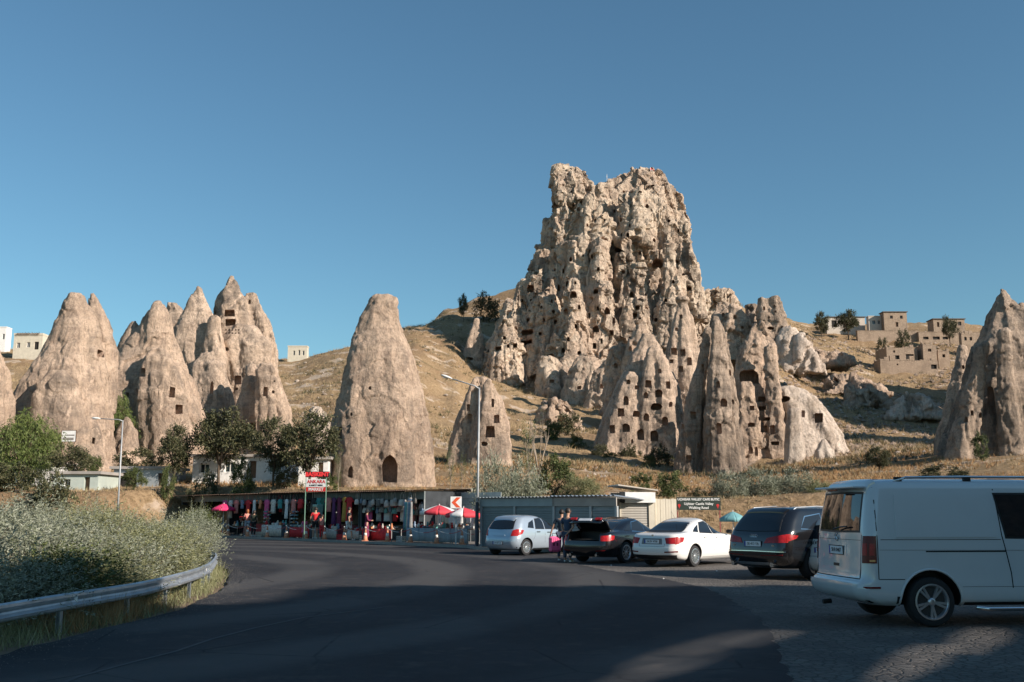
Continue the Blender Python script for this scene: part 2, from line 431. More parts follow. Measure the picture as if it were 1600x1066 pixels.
def rock(name, label, cat, spires, holes=(), voxel=0.15, mat_=None, amp=1.0, furrow=1.0, fine=1.0, seed=1, group=None, pits=0.0, crag=0.0, hole_name='cave_opening', carve=None, extra=None, fz=0.13, kind=None, rib=0.22, ang=0.35, flat=False):
    """spires: (levels, Y, depth ratio[, squareness]); holes: (px, py, w px, h px, outline, depth m)"""
    mb = MB()
    for i, s_ in enumerate(spires):
        lv, Y, dr = s_[:3]
        l0 = min(lv); w0 = l0[2] - l0[1]
        if i > 0 and w0 > 9 and crag < .9 and len(s_) < 4:
            m0 = (l0[1] + l0[2]) / 2; lv = list(lv) + [(l0[0] - w0 * .35, m0 - w0 * .2, m0 + w0 * .2)]
        V, F = spire_rings(lv, Y, dr, seed=seed * 31 + i, rib=rib, ang=ang, sq=s_[3] if len(s_) > 3 else 2.3); mb.add(V, F)
    if extra: extra(mb)
    me = bpy.data.meshes.new('tmp'); me.from_pydata(mb.V, [], mb.F)
    tmp = link('tmp', me); m = tmp.modifiers.new('r', 'REMESH'); m.mode = 'VOXEL'; m.voxel_size = voxel; m.adaptivity = 0
    me2 = eval_mesh(tmp); tmp.modifiers.clear(); tmp.data = me2; bpy.data.meshes.remove(me)
    N = len(me2.vertices); co = np.empty(N * 3, np.float32); me2.vertices.foreach_get('co', co); co = co.reshape(-1, 3).astype(float)
    no = np.empty(N * 3, np.float32); me2.vertices.foreach_get('normal', no); no = no.reshape(-1, 3).astype(float)
    L = (voxel / 0.1)                               # everything scales with distance
    k = 1 / (2.6 * L ** 0.55)
    d = amp * 0.20 * L ** 0.6 * fbm(co * k * 0.5, 4, seed, gain=.42)
    wob = np.stack([fbm(co * k * 1.1, 3, seed + 60), fbm(co * k * 1.1, 3, seed + 61), fbm(co * k * 1.1, 3, seed + 62)], 1)
    cw = co * np.array([k, k, k * fz * 1.6]) + wob * 0.18
    crease = np.clip(1 - np.abs(fbm(cw * 1.3 + seed, 2, seed + 11)) * 5.5, 0, 1) ** 1.5
    d -= furrow * 0.15 * L ** 0.6 * crease
    fa, fe = facets(co * np.array([k * .9, k * .9, k * .45]) + wob * 0.3, seed + 70)
    d += (0.16 * furrow + 0.42 * crag) * L ** 0.6 * fa
    fa, fe = facets(co * k * 2.6 + wob * 0.4, seed + 80)
    d += (0.07 * fine + 0.16 * crag) * L ** 0.65 * fa
    d += fine * 0.09 * L ** 0.7 * fbm(co * k * 4.2, 4, seed + 23)
    if crag:
        fa, fe = facets(co * k * 6.5, seed + 90); d += 0.05 * crag * L ** 0.7 * fa
    if pits:
        f1, f2 = worley(co * np.array([1.2, 1.2, 1.0]) * k * 2.2, seed + 40)
        d -= pits * 0.5 * L ** 0.6 * np.clip(0.38 - f1, 0, 1) * 2
    d -= d.mean() * 0.8
    co2 = co + no * d[:,None]
    me2.vertices.foreach_set('co', co2.astype(np.float32).ravel()); me2.update()
    Yb = spires[0][1]; zb = min(co2[:,2]); cx = float(np.mean(co2[co2[:,2] < zb + 2][:,0]))
    org = Vector((cx, Yb, tz(cx, Yb)))
    kids = []
    root = tmp; tmp.name = name; tmp.data.name = name
    mat_ = mat_ or M_ROCK
    me2.materials.clear(); me2.materials.append(mat_); me2.materials.append(M_CARVED)
    me2.polygons.foreach_set('material_index', np.zeros(len(me2.polygons), np.int32))
    if holes:
        bv = BVHTree.FromObject(tmp, bpy.context.evaluated_depsgraph_get())
        cut = MB(); placed = []
        for hi, (px, py, w, h, kd, dep) in enumerate(holes):
            u, yw, zw = ray(px, py); dirv = Vector((u, yw, zw)).normalized()
            hit = bv.ray_cast(Vector((0, 0, CAM_H)), dirv, 1000)[0]
            if hit is None: continue
            s = hit.y / FPX * 1.0; ww, hh = w * s, h * s
            if any(abs(hit.x - q[0]) < (ww + q[2]) / 2 + 0.05 * L and abs(hit.z - q[1]) < (hh + q[3]) / 2 + 0.05 * L for q in placed): continue
            placed.append((hit.x, hit.z, ww, hh, kd))
            poly = outline(kd, ww, hh, seed * 100 + hi); nn = len(poly); sx = u / yw
            y0, y1 = hit.y - max(1.2, hh) - L, hit.y + dep
            Vc = [(hit.x + x + sx * (y0 - hit.y), y0, hit.z + z) for x, z in poly] + [(hit.x + x * 0.92 + sx * (y1 - hit.y), y1, hit.z + z * 0.95 + 0.03) for x, z in poly]
            Fc = [tuple(range(nn)), tuple(range(2*nn-1, nn-1, -1))] + [((i+1) % nn, i, nn + i, nn + (i+1) % nn) for i in range(nn)]
            cut.add(Vc, Fc)
        if placed:
            cm = bpy.data.meshes.new('cut'); cm.from_pydata(cut.V, [], cut.F)
            b = bmesh.new(); b.from_mesh(cm); bmesh.ops.recalc_face_normals(b, faces=b.faces); b.to_mesh(cm); b.free()
            cm.materials.append(mat_); cm.materials.append(M_CARVED); cm.polygons.foreach_set('material_index', np.ones(len(cm.polygons), np.int32)); cm.update()
            co_ = link('cut', cm); m = tmp.modifiers.new('b', 'BOOLEAN'); m.object = co_; m.operation = 'DIFFERENCE'; m.solver = 'MANIFOLD'
            me3 = eval_mesh(tmp)
            if len(me3.polygons) < 100:
                m.solver = 'EXACT'; me3 = eval_mesh(tmp)
            tmp.modifiers.clear(); tmp.data = me3; bpy.data.objects.remove(co_); me3.name = name
            kids = split_faces(me3, tmp, hole_name, [mat_, M_CARVED], org)
            for kk in kids:
                bb = kk.data.vertices; c0 = (sum(v.co.x for v in bb) / len(bb), sum(v.co.z for v in bb) / len(bb))
                q = min(placed, key=lambda q: (q[0]-c0[0])**2 + (q[1]-c0[1])**2)
                kk.name = {'r': 'carved_window', 'a': 'cave_opening', 'o': 'weathered_hollow'}[q[4]] if q[3] < 1.9 * max(q[2], .5) or q[4] != 'r' else 'carved_doorway'
            me2 = me3
        ROCKS[name + str(seed)] = len(kids)
    if len(tmp.data.materials) != 1: tmp.data.materials.clear(); tmp.data.materials.append(mat_)
    tmp.data.polygons.foreach_set('use_smooth', np.full(len(tmp.data.polygons), not flat, dtype=bool))
    tmp.data.polygons.foreach_set('material_index', np.zeros(len(tmp.data.polygons), np.int32)); tmp.data.update()
    # origin at the base
    tmp.data.transform(Matrix.Translation(-org)); tmp.location = org
    for kd_ in kids: kd_.data.transform(Matrix.Translation(-org))
    tag(tmp, label, cat, group, kind)
    return tmp
# ------------------------------------------------------------ the castle rock
def rnd_spires(n, x0, x1, ytop, ybase, wtop, wbase, Y0, Y1, seed, lean=0):
    rs = random.Random(seed); out = []
    for i in range(n):
        x = x0 + (x1 - x0) * (i + rs.random()) / n; t = ytop(x) + rs.uniform(-12, 25); b = ybase + rs.uniform(-10, 12)
        wt = wtop * rs.uniform(0.5, 1.4); wb = wbase * rs.uniform(0.7, 1.3); ln = lean * rs.uniform(0.5, 1.2)
        m = (t + b) / 2
        out.append(([(t, x - wt/2, x + wt/2), (t * .8 + b * .2, x + ln*.2 - wt*.8 - wb*.08, x + ln*.2 + wt*.8 + wb*.08), (m, x + ln/2 - wb*.3, x + ln/2 + wb*.3), (b, x + ln - wb/2, x + ln + wb/2)], rs.uniform(Y0, Y1), rs.uniform(0.8, 1.3)))
    return out
castle_sp = [
 ([(262,866,908),(290,864,925),(330,864,945),(380,852,950),(430,845,965),(500,835,975),(600,825,990)], 240, .75, 3),
 ([(272,985,1030),(286,968,1042),(310,948,1062),(350,940,1077),(400,935,1078),(450,930,1086),(520,920,1092),(600,905,1100)], 240, .8, 3),
 ([(303,930,992),(330,915,1000),(400,900,1010),(600,880,1020)], 238, .8, 3),
 ([(392,838,866),(450,815,880),(520,790,890),(590,768,895)], 238, .9),
 ([(345,850,872),(370,848,880),(400,840,890),(440,830,900)], 244, .9, 3),
 ([(385,838,860),(400,836,870),(425,834,880),(460,828,880)], 240, .8, 3),
 ([(438,815,838),(480,795,848),(520,780,858),(580,762,868)], 232, .8),
 ([(470,790,808),(500,778,825),(540,765,838),(580,757,845)], 228, .7),
 ([(268,868,892),(280,866,915),(300,866,925)], 236, .8, 3),
 ([(262,888,900),(285,886,918),(310,886,930)], 238, .8),
 ([(290,915,945),(320,912,955),(400,905,965)], 234, .7),
 ([(340,940,958),(400,905,945),(470,880,925),(540,862,905),(605,850,895)], 226, .8),
 ([(400,965,1000),(450,950,1010),(520,940,1020),(600,925,1030)], 226, .8),
 ([(350,1020,1068),(400,1010,1078),(440,1015,1082),(520,1000,1090)], 228, .8, 3),
 ([(300,975,1020),(330,965,1050),(370,960,1060)], 229, .8, 3),
 ([(320,1045,1072),(350,1045,1081),(380,1050,1080),(400,1055,1080)], 237, .9, 3),
 ([(385,1060,1080),(420,1060,1086),(450,1062,1087),(500,1062,1092)], 234, .9, 3),
 ([(460,1060,1140),(480,1040,1150),(520,1020,1160)], 246, .6, 3),
 ([(462,1098,1130),(475,1090,1140),(500,1080,1150)], 240, .6, 3),
 ([(440,930,955),(500,918,962),(560,905,972),(612,900,985)], 219, .8),
 ([(465,975,1010),(520,965,1020),(580,955,1035),(620,950,1040)], 219, .8),
 ([(500,885,905),(560,870,915),(610,860,930)], 218, .8),
 ([(282,950,985),(290,945,990),(310,940,1000)], 243, 1.0, 4),
]
castle_sp += [([(476,788,802),(515,772,848),(560,762,872),(592,757,884)], 231, .6, 3), ([(440,812,840),(500,790,868),(592,775,890)], 229, .6, 3)]
castle_sp += rnd_spires(5, 792, 872, lambda x: 470 - (x - 792) * .75, 590, 5, 62, 221, 227, 3, -14)
castle_sp += rnd_spires(6, 880, 1050, lambda x: 395 + 30 * math.sin(x * .1), 606, 6, 84, 217, 224, 5, -8)
castle_sp += rnd_spires(5, 950, 1070, lambda x: 330 + 50 * math.sin(x * .2), 490, 8, 58, 226, 230, 8, 0)
castle_sp += rnd_spires(4, 874, 955, lambda x: 290 + (x - 870) * .5, 460, 6, 54, 225, 229, 9, -22)
def castle_extra(mb):
    rs = random.Random(5)
    for px, py, w, h, Y in ((958,288,22,16,240),(946,292,16,12,238),(966,279,7,10,241),(992,275,14,12,238),(1008,272,22,12,241),(1024,279,12,10,238),(1034,287,14,16,239),
                            (1048,296,14,14,238),(1100,462,14,14,238),(1118,458,16,12,240),(1129,463,12,14,238),(1090,466,10,10,236),(874,268,14,16,238),(884,264,10,14,240),(898,270,12,14,237),(912,280,12,14,238),(922,290,12,12,237)):
        c = W(px, py, Y); s = Y / FPX
        mb.box(c.x - w*s/2, c.x + w*s/2, Y - w*s*.5, Y + w*s*.5, c.z - h*s*.9, c.z + h*s*.5)
CH = [(887,272,4,4,'o'),(908,316,4,5,'a'),(904,327,5,8,'a'),(896,320,4,6,'o'),(945,344,3,5,'a'),(970,343,4,7,'a'),(984,352,3,8,'a'),(981,367,5,9,'a'),(971,367,3,6,'a'),
 (945,372,13,8,'o'),(1011,322,7,10,'o'),(1028,412,22,17,'o'),(1057,409,10,8,'o'),(974,425,6,6,'r'),(1015,440,3,6,'a'),(892,405,5,8,'a'),(911,399,3,6,'a'),(880,424,3,8,'a'),
 (867,422,3,6,'a'),(855,425,4,6,'a'),(856,438,3,6,'a'),(829,451,11,14,'a'),(848,440,4,5,'o'),(855,455,9,11,'a'),(873,450,4,12,'a'),(886,444,4,10,'a'),(830,469,5,5,'o'),(862,470,3,8,'a'),
 (868,469,3,7,'a'),(879,470,3,8,'a'),(899,442,4,6,'a'),(931,456,8,9,'a'),(987,461,7,11,'a'),(998,465,5,10,'a'),(1009,460,4,6,'a'),(865,487,6,8,'o'),(884,487,7,12,'a'),(797,491,12,16,'a'),
 (811,487,11,14,'a'),(949,486,9,12,'a'),(921,493,4,9,'r'),(996,481,8,8,'r'),(1077,451,8,8,'a'),(1110,462,8,8,'o'),(827,486,4,4,'r'),(825,501,5,9,'r'),(824,520,17,10,'r'),(822,536,18,8,'r'),
 (805,540,7,7,'r'),(794,541,5,6,'r'),(779,545,9,8,'r'),(788,528,5,7,'a'),(763,548,3,6,'r'),(868,503,6,9,'a'),(871,516,5,9,'r'),(844,522,5,6,'r'),(861,558,12,12,'a'),(873,573,15,9,'a'),
 (896,460,12,13,'a'),(931,514,11,12,'a'),(959,501,5,12,'r'),(934,482,4,8,'a'),(929,541,6,10,'r'),(940,533,4,9,'r'),(934,565,5,13,'r'),(917,564,9,12,'a'),(917,578,11,5,'r'),(956,520,6,9,'r'),
 (954,549,8,9,'a'),(949,566,7,9,'a'),(897,597,10,8,'r'),(992,493,7,8,'r'),(1000,498,4,4,'r'),(972,540,6,9,'a'),(985,530,5,8,'r'),(1040,470,6,8,'a'),(1052,440,5,7,'a'),(1068,430,4,6,'a'),
 (1035,450,5,6,'a'),(1022,375,5,7,'a'),(1045,345,6,6,'o'),(1060,360,4,6,'a'),(1000,300,8,4,'o'),(1020,290,7,5,'o'),(975,300,5,5,'a'),(960,330,4,6,'a'),(930,345,4,7,'a'),(918,352,4,6,'a'),
 (925,400,4,7,'a'),(935,420,5,7,'a'),(955,405,4,6,'a'),(1000,395,5,7,'a'),(1010,480,5,7,'a'),(1025,500,6,8,'a'),(905,480,5,9,'a'),(900,510,5,8,'r'),(888,530,5,9,'a'),(850,500,4,7,'a'),
 (846,480,4,6,'a'),(838,430,4,6,'a'),(816,470,4,6,'a'),(806,512,5,5,'a'),(880,548,6,8,'a'),(905,552,6,7,'a'),(975,570,7,8,'a'),(990,556,6,9,'r'),(870,300,3,5,'a'),(880,290,3,4,'o'),(893,300,4,4,'o')]
CH = [(a, b, c, d, e, 1.8 + 0.10 * c) for a, b, c, d, e in CH]
rock('castle_rock', 'towering honeycombed rock castle on the hill, flag flying from its summit', 'rock castle', castle_sp, CH, 0.30, M_CASTLE, 0.4, 1.1, .8, 3, crag=0.91, pits=0.05, extra=castle_extra, fz=.16, rib=.30, ang=.98, flat=True)

# ------------------------------------------------------------ fairy chimneys
def H(lst, dep=None): return [(a, b, c, d, e, (dep if dep else 0)) for a, b, c, d, e in lst]
def HD(lst, Y): return [(a, b, c, d, e, max(0.5, 1.1 * c * Y / FPX)) for a, b, c, d, e in lst]
CH_G = 'cone shaped rocks of the valley'
rock('rock_cone', 'small lone pointed rock on the slope left of the castle', 'rock cone',
  [([(498,742,748),(512,736,753),(530,730,757),(550,724,759),(566,718,760)], 230, .8)], HD([(733,561,14,6,'o')], 230), .24, M_ROCK_GREY, .5, .4, 1, 21)
rock('rock_cone', 'squat pale cone pierced by square windows behind the tall lamp post', 'rock cone',
  [([(590,740,768),(602,736,774),(620,728,784),(660,712,798),(700,702,800),(722,697,798)], 110, .8),
   ([(596,757,768),(620,752,782),(660,742,792),(700,730,797)], 107, .7), ([(590,739,748),(620,727,752),(680,708,745),(722,697,750)],108,.7)],
  HD([(732,637,5,12,'r'),(734,654,7,15,'r'),(770,630,5,13,'r'),(776,655,9,14,'r'),(766,675,15,17,'r'),(757,694,11,8,'o'),(746,600,4,8,'a')], 110), .14, M_ROCK, .5, 0.68, 1, 22)
rock('rock_cone', 'large blunt topped cone standing alone behind the stalls, arched doorway at its foot', 'rock cone',
  [([(462,584,612),(467,578,619),(480,573,621),(500,564,623),(520,557,629),(560,543,647),(600,532,660),(650,522,671),(700,517,677),(772,515,682)], 75, .85, 2.6),([(465,605,620),(475,600,622),(500,585,622)], 74.6, .8,3),
   ([(640,540,580),(700,524,600),(772,518,620)], 73.6, .85)],
  HD([(578,607,5,6,'o'),(549,648,4,6,'o'),(532,677,6,20,'r'),(609,733,25,44,'a'),(548,738,8,18,'a')], 75), .10, M_ROCK, .5, 0.38, 1, 23, pits=.2, rib=.08, ang=.2)
rock('rock_cone', 'broad smooth cone with a notched twin top, a white notice board at its foot', 'rock cone',
  [([(458,108,129),(475,100,134),(500,92,150),(530,78,158),(560,62,162),(600,38,166),(640,21,168),(690,18,171),(728,25,175)], 98, .85),
   ([(460,139,149),(480,136,158),(500,136,169),(550,140,184),(600,145,182)], 101, 1.1),
   ([(640,22,50),(680,18,60),(728,26,80)], 95, .8), ([(600,60,120),(660,50,140),(728,48,150)], 93.6, .7),([(660,128,150),(728,120,172)], 94.5, .8)],
  HD([(146,689,5,10,'r'),(157,553,12,12,'r')], 98), .13, M_ROCK, .5, 0.52, 1, 24, rib=.1, ang=.2)
rock('rock_cone', 'stubby rock edge cut off by the far left of the valley', 'rock cone',
  [([(548,-30,-4),(580,-48,10),(620,-60,18),(680,-70,20)], 92, .9)], (), .14, M_ROCK, .5, 0.60, 1, 25)
rock('rock_cone', 'wide cone with a knobbly peak and square windows, right of the twin topped cone', 'rock cone',
  [([(476,240,252),(490,230,262),(505,222,268),(530,205,275),(560,190,284),(600,168,300),(650,157,312),(706,160,313)], 112, .85),
   ([(476,240,254),(495,228,264),(515,222,268)], 111, .9),([(506,203,215),(530,190,225),(560,182,240)], 112, .9),
   ([(560,225,270),(610,215,290),(706,220,311)], 108, .8), ([(655,192,206),(675,182,215),(706,174,220)], 103, .9)],
  HD([(221,583,13,15,'r'),(199,617,6,8,'r'),(213,613,6,13,'a'),(269,613,9,17,'r'),(280,640,13,15,'r')], 112), .14, M_ROCK, .5, 0.68, 1, 26, rib=.12, ang=.3)
rock('rock_cone', 'dark crooked stump peeping between the knobbly cone and the sharp spike', 'rock cone',
  [([(473,262,276),(488,260,288),(510,255,294),(560,250,300)], 140, .9)], (), .18, M_ROCK_GREY, 1, 1, 1, 27, crag=.5)
rock('rock_cone', 'sharp narrow spike leaning beside the highest left cone', 'rock cone',
  [([(448,306,314),(462,300,318),(480,291,325),(510,278,340),(545,268,350),(560,270,352)], 130, .9),
   ([(500,325,345),(540,318,352),(560,320,356)], 127, .9), ([(545,270,340),(600,274,350),(650,276,370)], 131, .8, 2.8),([(570,300,350),(650,290,372)], 126, .7)],
  HD([(331,606,6,20,'a')], 130), .16, M_ROCK_GREY, .5, 0.75, 1, 28)
rock('rock_cone', 'highest of the left cones, two square rooms cut one above the other near its tip', 'rock cone',
  [([(430,359,367),(445,351,374),(462,340,382),(480,334,392),(510,330,402),(545,325,425),(570,325,430),(640,320,436)], 134, .8),
   ([(458,385,400),(480,383,410),(510,388,424),(545,392,433),(572,385,434)], 134, .9, 2.8), ([(540,340,425),(600,345,420),(640,340,425)], 130, .8)],
  HD([(359,489,17,12,'r'),(360,504,18,12,'r'),(354,546,8,7,'o'),(336,490,3,8,'r'),(390,472,4,8,'a'),(372,594,11,14,'r'),(370,608,5,5,'o')] + [(353 + 5*i, 516 + 5*j, 2.6, 2.8, 'r') for i in range(5) for j in range(2)], 132), .16, M_ROCK_GREY, .5, 0.83, 1, 29)
rock('rock_cone', 'low rounded cone behind the dark trees with a wide window near its base', 'rock cone',
  [([(572,386,430),(590,380,438),(610,373,444),(640,363,454),(700,355,460)], 122, .85),([(580,400,432),(620,400,446),(700,400,458)], 118.5, .8)],
  HD([(415,612,8,16,'r'),(427,613,5,6,'o'),(390,668,20,14,'r'),(429,596,3,3,'o')], 122), .15, M_ROCK, .5, 0.68, 1, 30)
rock('rock_cone', 'cliff of stacked cave dwellings partly in shade below the castle', 'rock cone',
  [([(522,1004,1018),(560,985,1040),(600,965,1058),(650,942,1068),(700,926,1070),(722,922,1072)], 140, .8),
   ([(550,1010,1035),(600,1000,1060),(722,990,1072)], 136, .8),([(590,975,1000),(650,950,1000),(722,930,1000)], 136, .8)],
  HD([(982,597,7,8,'a'),(995,606,7,7,'r'),(978,626,9,15,'a'),(970,645,11,13,'r'),(957,671,9,14,'r'),(978,669,12,15,'a'),(1013,600,11,13,'r'),(1009,618,8,10,'a'),(1029,615,12,13,'a'),
      (1025,636,20,13,'o'),(994,647,12,11,'a'),(1010,652,9,13,'a'),(1039,658,10,15,'a'),(1001,679,12,18,'a'),(1022,681,13,18,'a'),(988,690,4,8,'a'),(1044,602,7,12,'r'),(1031,580,6,9,'a'),(1048,632,6,9,'a')], 140), .17, M_ROCK_GREY, .5, 0.68, 1, 31)
rock('rock_cone', 'ragged upper rocks with hollow windows just under the castle wall', 'rock cone',
  [([(508,993,1006),(530,985,1015),(560,975,1030),(610,968,1045)], 170, .9), ([(530,1008,1026),(560,1000,1036),(610,990,1060)], 166, .9), ([(545,950,975),(580,945,985),(620,940,990)], 172, .8)],
  HD([(1021,545,6,14,'a'),(1000,562,8,10,'a'),(962,572,7,8,'a'),(985,545,5,8,'a')], 170), .2, M_ROCK, 1, 1, 1, 32, crag=.5)
rock('rock_cone', 'slim banded spire with six windows and a flat boulder balanced on top', 'rock cone',
  [([(476,1059,1074),(500,1051,1084),(530,1045,1090),(570,1038,1097),(640,1028,1103)], 178, .9)],
  HD([(1064,495,5,8,'r'),(1057,515,5,6,'r'),(1053,549,10,13,'r'),(1067,551,9,12,'r'),(1049,565,7,7,'r'),(1077,565,8,13,'r'),(1064,577,8,10,'r')], 178), .2, M_ROCK_GREY, .5, 0.52, 1, 33,
  extra=lambda mb: mb.add(*spire_rings([(462,1060,1070),(465,1054,1077),(470,1053,1079),(474,1058,1074),(478,1061,1072)], 178, .9, sink=.3)))
rock('rock_cone', 'tall dark ribbed spire in front of the cave cliff, chalky doorway at its foot', 'rock cone',
  [([(495,1112,1122),(515,1105,1131),(560,1092,1141),(600,1081,1147),(650,1068,1152),(700,1055,1158),(748,1046,1166)], 120, .85),
   ([(515,1100,1112),(560,1090,1108),(620,1076,1100),(690,1060,1096),(748,1048,1095)], 118, .8),([(505,1114,1126),(560,1108,1138),(650,1100,1145),(748,1098,1160)], 116.4, .8)],
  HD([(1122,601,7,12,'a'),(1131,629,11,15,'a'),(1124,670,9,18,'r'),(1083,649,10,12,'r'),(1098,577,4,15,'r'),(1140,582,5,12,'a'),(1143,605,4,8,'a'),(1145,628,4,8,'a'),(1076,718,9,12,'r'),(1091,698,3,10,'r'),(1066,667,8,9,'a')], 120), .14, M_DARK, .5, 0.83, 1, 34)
rock('rock_cone', 'broken cone with a gaping open chamber and terraces of square rooms', 'rock cone',
  [([(506,1178,1190),(520,1170,1198),(545,1156,1208),(580,1150,1213),(620,1150,1216),(670,1150,1222),(728,1148,1236)], 132, .8),
   ([(545,1195,1212),(600,1196,1218),(660,1190,1226),(728,1180,1240)], 128.5, .8),([(600,1155,1180),(728,1150,1195)], 128, .7)],
  HD([(1170,588,30,24,'a'),(1153,711,6,20,'r'),(1173,704,7,12,'a'),(1182,705,5,15,'a'),(1190,624,13,9,'r'),(1175,638,8,7,'r'),(1191,639,12,8,'r'),(1204,638,7,10,'r'),(1207,672,8,15,'r'),
      (1194,671,12,11,'r'),(1174,664,12,8,'a'),(1211,693,13,6,'r'),(1194,655,18,6,'r')], 125), .15, M_ROCK, .8, .9, 1, 35, crag=.35)
rock('rock_dome', 'pale smooth rock dome sloping down to the right of the terraced caves', 'rock dome',
  [([(604,1216,1242),(612,1213,1262),(630,1212,1283),(655,1213,1302),(680,1214,1318),(705,1215,1328),(726,1217,1330)], 130, .7),
   ([(640,1232,1250),(680,1228,1254),(726,1225,1256)], 121, .8, 3),([(690,1282,1292),(705,1274,1300),(726,1270,1310)], 121, .8)],
  HD([(1224,624,24,11,'o'),(1279,653,15,16,'r'),(1255,647,6,12,'r')], 130), .15, M_WHITE, .6, .6, .8, 36)
rock('rock_tower', 'flat topped ruined tower of dark rock on the ridge right of the castle', 'rock tower',
  [([(467,1186,1220),(480,1185,1222),(500,1183,1228),(520,1178,1236),(545,1168,1250)], 200, .7, 3), ([(464,1207,1219),(480,1206,1221)], 199, .9, 3), ([(478,1166,1182),(500,1164,1186),(540,1150,1190)], 205, .7, 3)],
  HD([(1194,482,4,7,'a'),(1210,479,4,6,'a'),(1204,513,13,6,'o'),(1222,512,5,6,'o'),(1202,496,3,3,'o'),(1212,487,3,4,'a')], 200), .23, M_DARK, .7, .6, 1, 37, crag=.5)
rock('rock_outcrop', 'pale jagged outcrop with eroded hollows between castle and ruined tower', 'rock outcrop',
  [([(470,1118,1135),(490,1112,1160),(520,1105,1175),(545,1100,1180)], 206, .5), ([(478,1140,1160),(500,1135,1172),(545,1120,1180)], 203, .6)],
  HD([(1130,492,5,7,'a'),(1148,496,6,7,'a'),(1160,512,6,6,'o'),(1124,512,6,6,'r')], 200), .24, M_ROCK_GREY, 1, .8, 1, 38, crag=1.0)
rock('rock_outcrop', 'white chalky spur running down from the ruined tower', 'rock outcrop',
  [([(515,1222,1240),(535,1215,1252),(562,1210,1262)], 196, .7), ([(530,1245,1258),(555,1240,1272)], 194, .7), ([(550,1260,1275),(562,1255,1285)], 193, .7)], (), .24, M_WHITE, 1, 1.2, 1, 39, crag=.5)
rock('rock_cone', 'dark fluted giant cone at the right edge with a tall narrow cavern', 'rock cone',
  [([(454,1563,1571),(462,1557,1577),(480,1549,1592),(505,1540,1615),(540,1528,1630),(580,1516,1642),(620,1503,1655),(690,1484,1670),(712,1478,1676)], 92, .85),
   ([(478,1590,1602),(500,1585,1620),(560,1580,1640),(712,1570,1690)], 93, .9),
   ([(540,1528,1545),(600,1508,1540),(660,1492,1536),(712,1480,1536)], 88.8, .8),([(520,1560,1580),(600,1556,1590),(712,1560,1610)], 87.6, .8)],
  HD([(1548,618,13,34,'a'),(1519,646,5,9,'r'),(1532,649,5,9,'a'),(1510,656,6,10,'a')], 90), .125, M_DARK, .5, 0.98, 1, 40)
rock('rock_cone', 'narrow leaning slab tucked against the left flank of the giant dark cone', 'rock cone',
  [([(540,1499,1510),(560,1494,1515),(600,1484,1522),(650,1472,1530),(690,1460,1535)], 101, .8)], HD([(1505,574,5,7,'o')], 100), .14, M_ROCK_GREY, .5, 0.68, 1, 41)
rock('rock_outcrop', 'weathered rock shelf leaning against the foot of the castle', 'rock outcrop',
  [([(560,845,870),(585,838,900),(612,835,920)], 212, .6), ([(575,890,950),(600,880,975),(625,875,990)], 206, .5),([(585,925,985),(630,915,1000)], 198, .5)],
  HD([(862,596,8,6,'r'),(905,606,7,6,'r'),(940,604,6,8,'a')], 200), .25, M_CASTLE, 1, 1, 1, 42, crag=.6)
rock('rock_cone', 'towering unseen rock added beyond the right edge to shade the hollow', 'rock cone',  # first of three unseen rocks added to cast shade into the right hollow
  [([(255,1800,1890),(380,1750,1960),(560,1710,2030),(700,1690,2080)], 146, .9), ([(300,1905,1985),(520,1885,2030),(700,1850,2080)], 148, .9)], (), .25, M_DARK, 1, 1, 1, 43)
rock('rock_cone', 'second towering rock added beyond the right edge to widen the hollow shade', 'rock cone', [([(300,1770,1880),(460,1715,1960),(690,1680,2010)], 172, .9)], (), .25, M_DARK, 1, 1, 1, 44)  # added out of view to spread that shade further back
rock('rock_cone', 'third rock added beyond the right edge for shade, closest to the giant dark cone', 'rock cone', [([(350,1810,1900),(500,1760,1970),(720,1715,2020)], 124, .9)], (), .25, M_DARK, 1, 1, 1, 45)  # added out of view to shade the nearer part of the hollow
for i, (px, py, w, h, Y, lab) in enumerate([
  (498,650,34,30,104,'smooth pale boulder slanting out of the grass left of the lone cone'),
  (875,640,60,34,168,'broad chalky slab in the shaded gully under the castle'),
  (1430,622,52,26,168,'rounded white rock island in the shaded hollow on the right'),
  (1330,592,56,16,190,'long white ledge breaking through the dry grass mid slope'),
  (1290,548,46,18,205,'crumbly tan outcrop right of the ruined tower'),
  (1180,760,40,16,64,'low bare rock bank behind the olive bushes'),
  (1352,610,40,14,180,'cracked white ledge just above the shaded hollow')]):
    h = h * (.34 if i > 1 else 1)
    rock('rock_outcrop', lab, 'rock outcrop', [([(py - h/2, px - w*.18, px + w*.14), (py - h*.25, px - w*.36, px + w*.3), (py + h*.1, px - w*.46, px + w*.45), (py + h*.5, px - w*.55, px + w*.55)], Y, .9)], (), Y * .0013, M_WHITE if i in (0, 2) else M_ROCK, 1.2, .8, 1.3, 50 + i, crag=1.2 if i else .3, rib=.5, ang=.7)

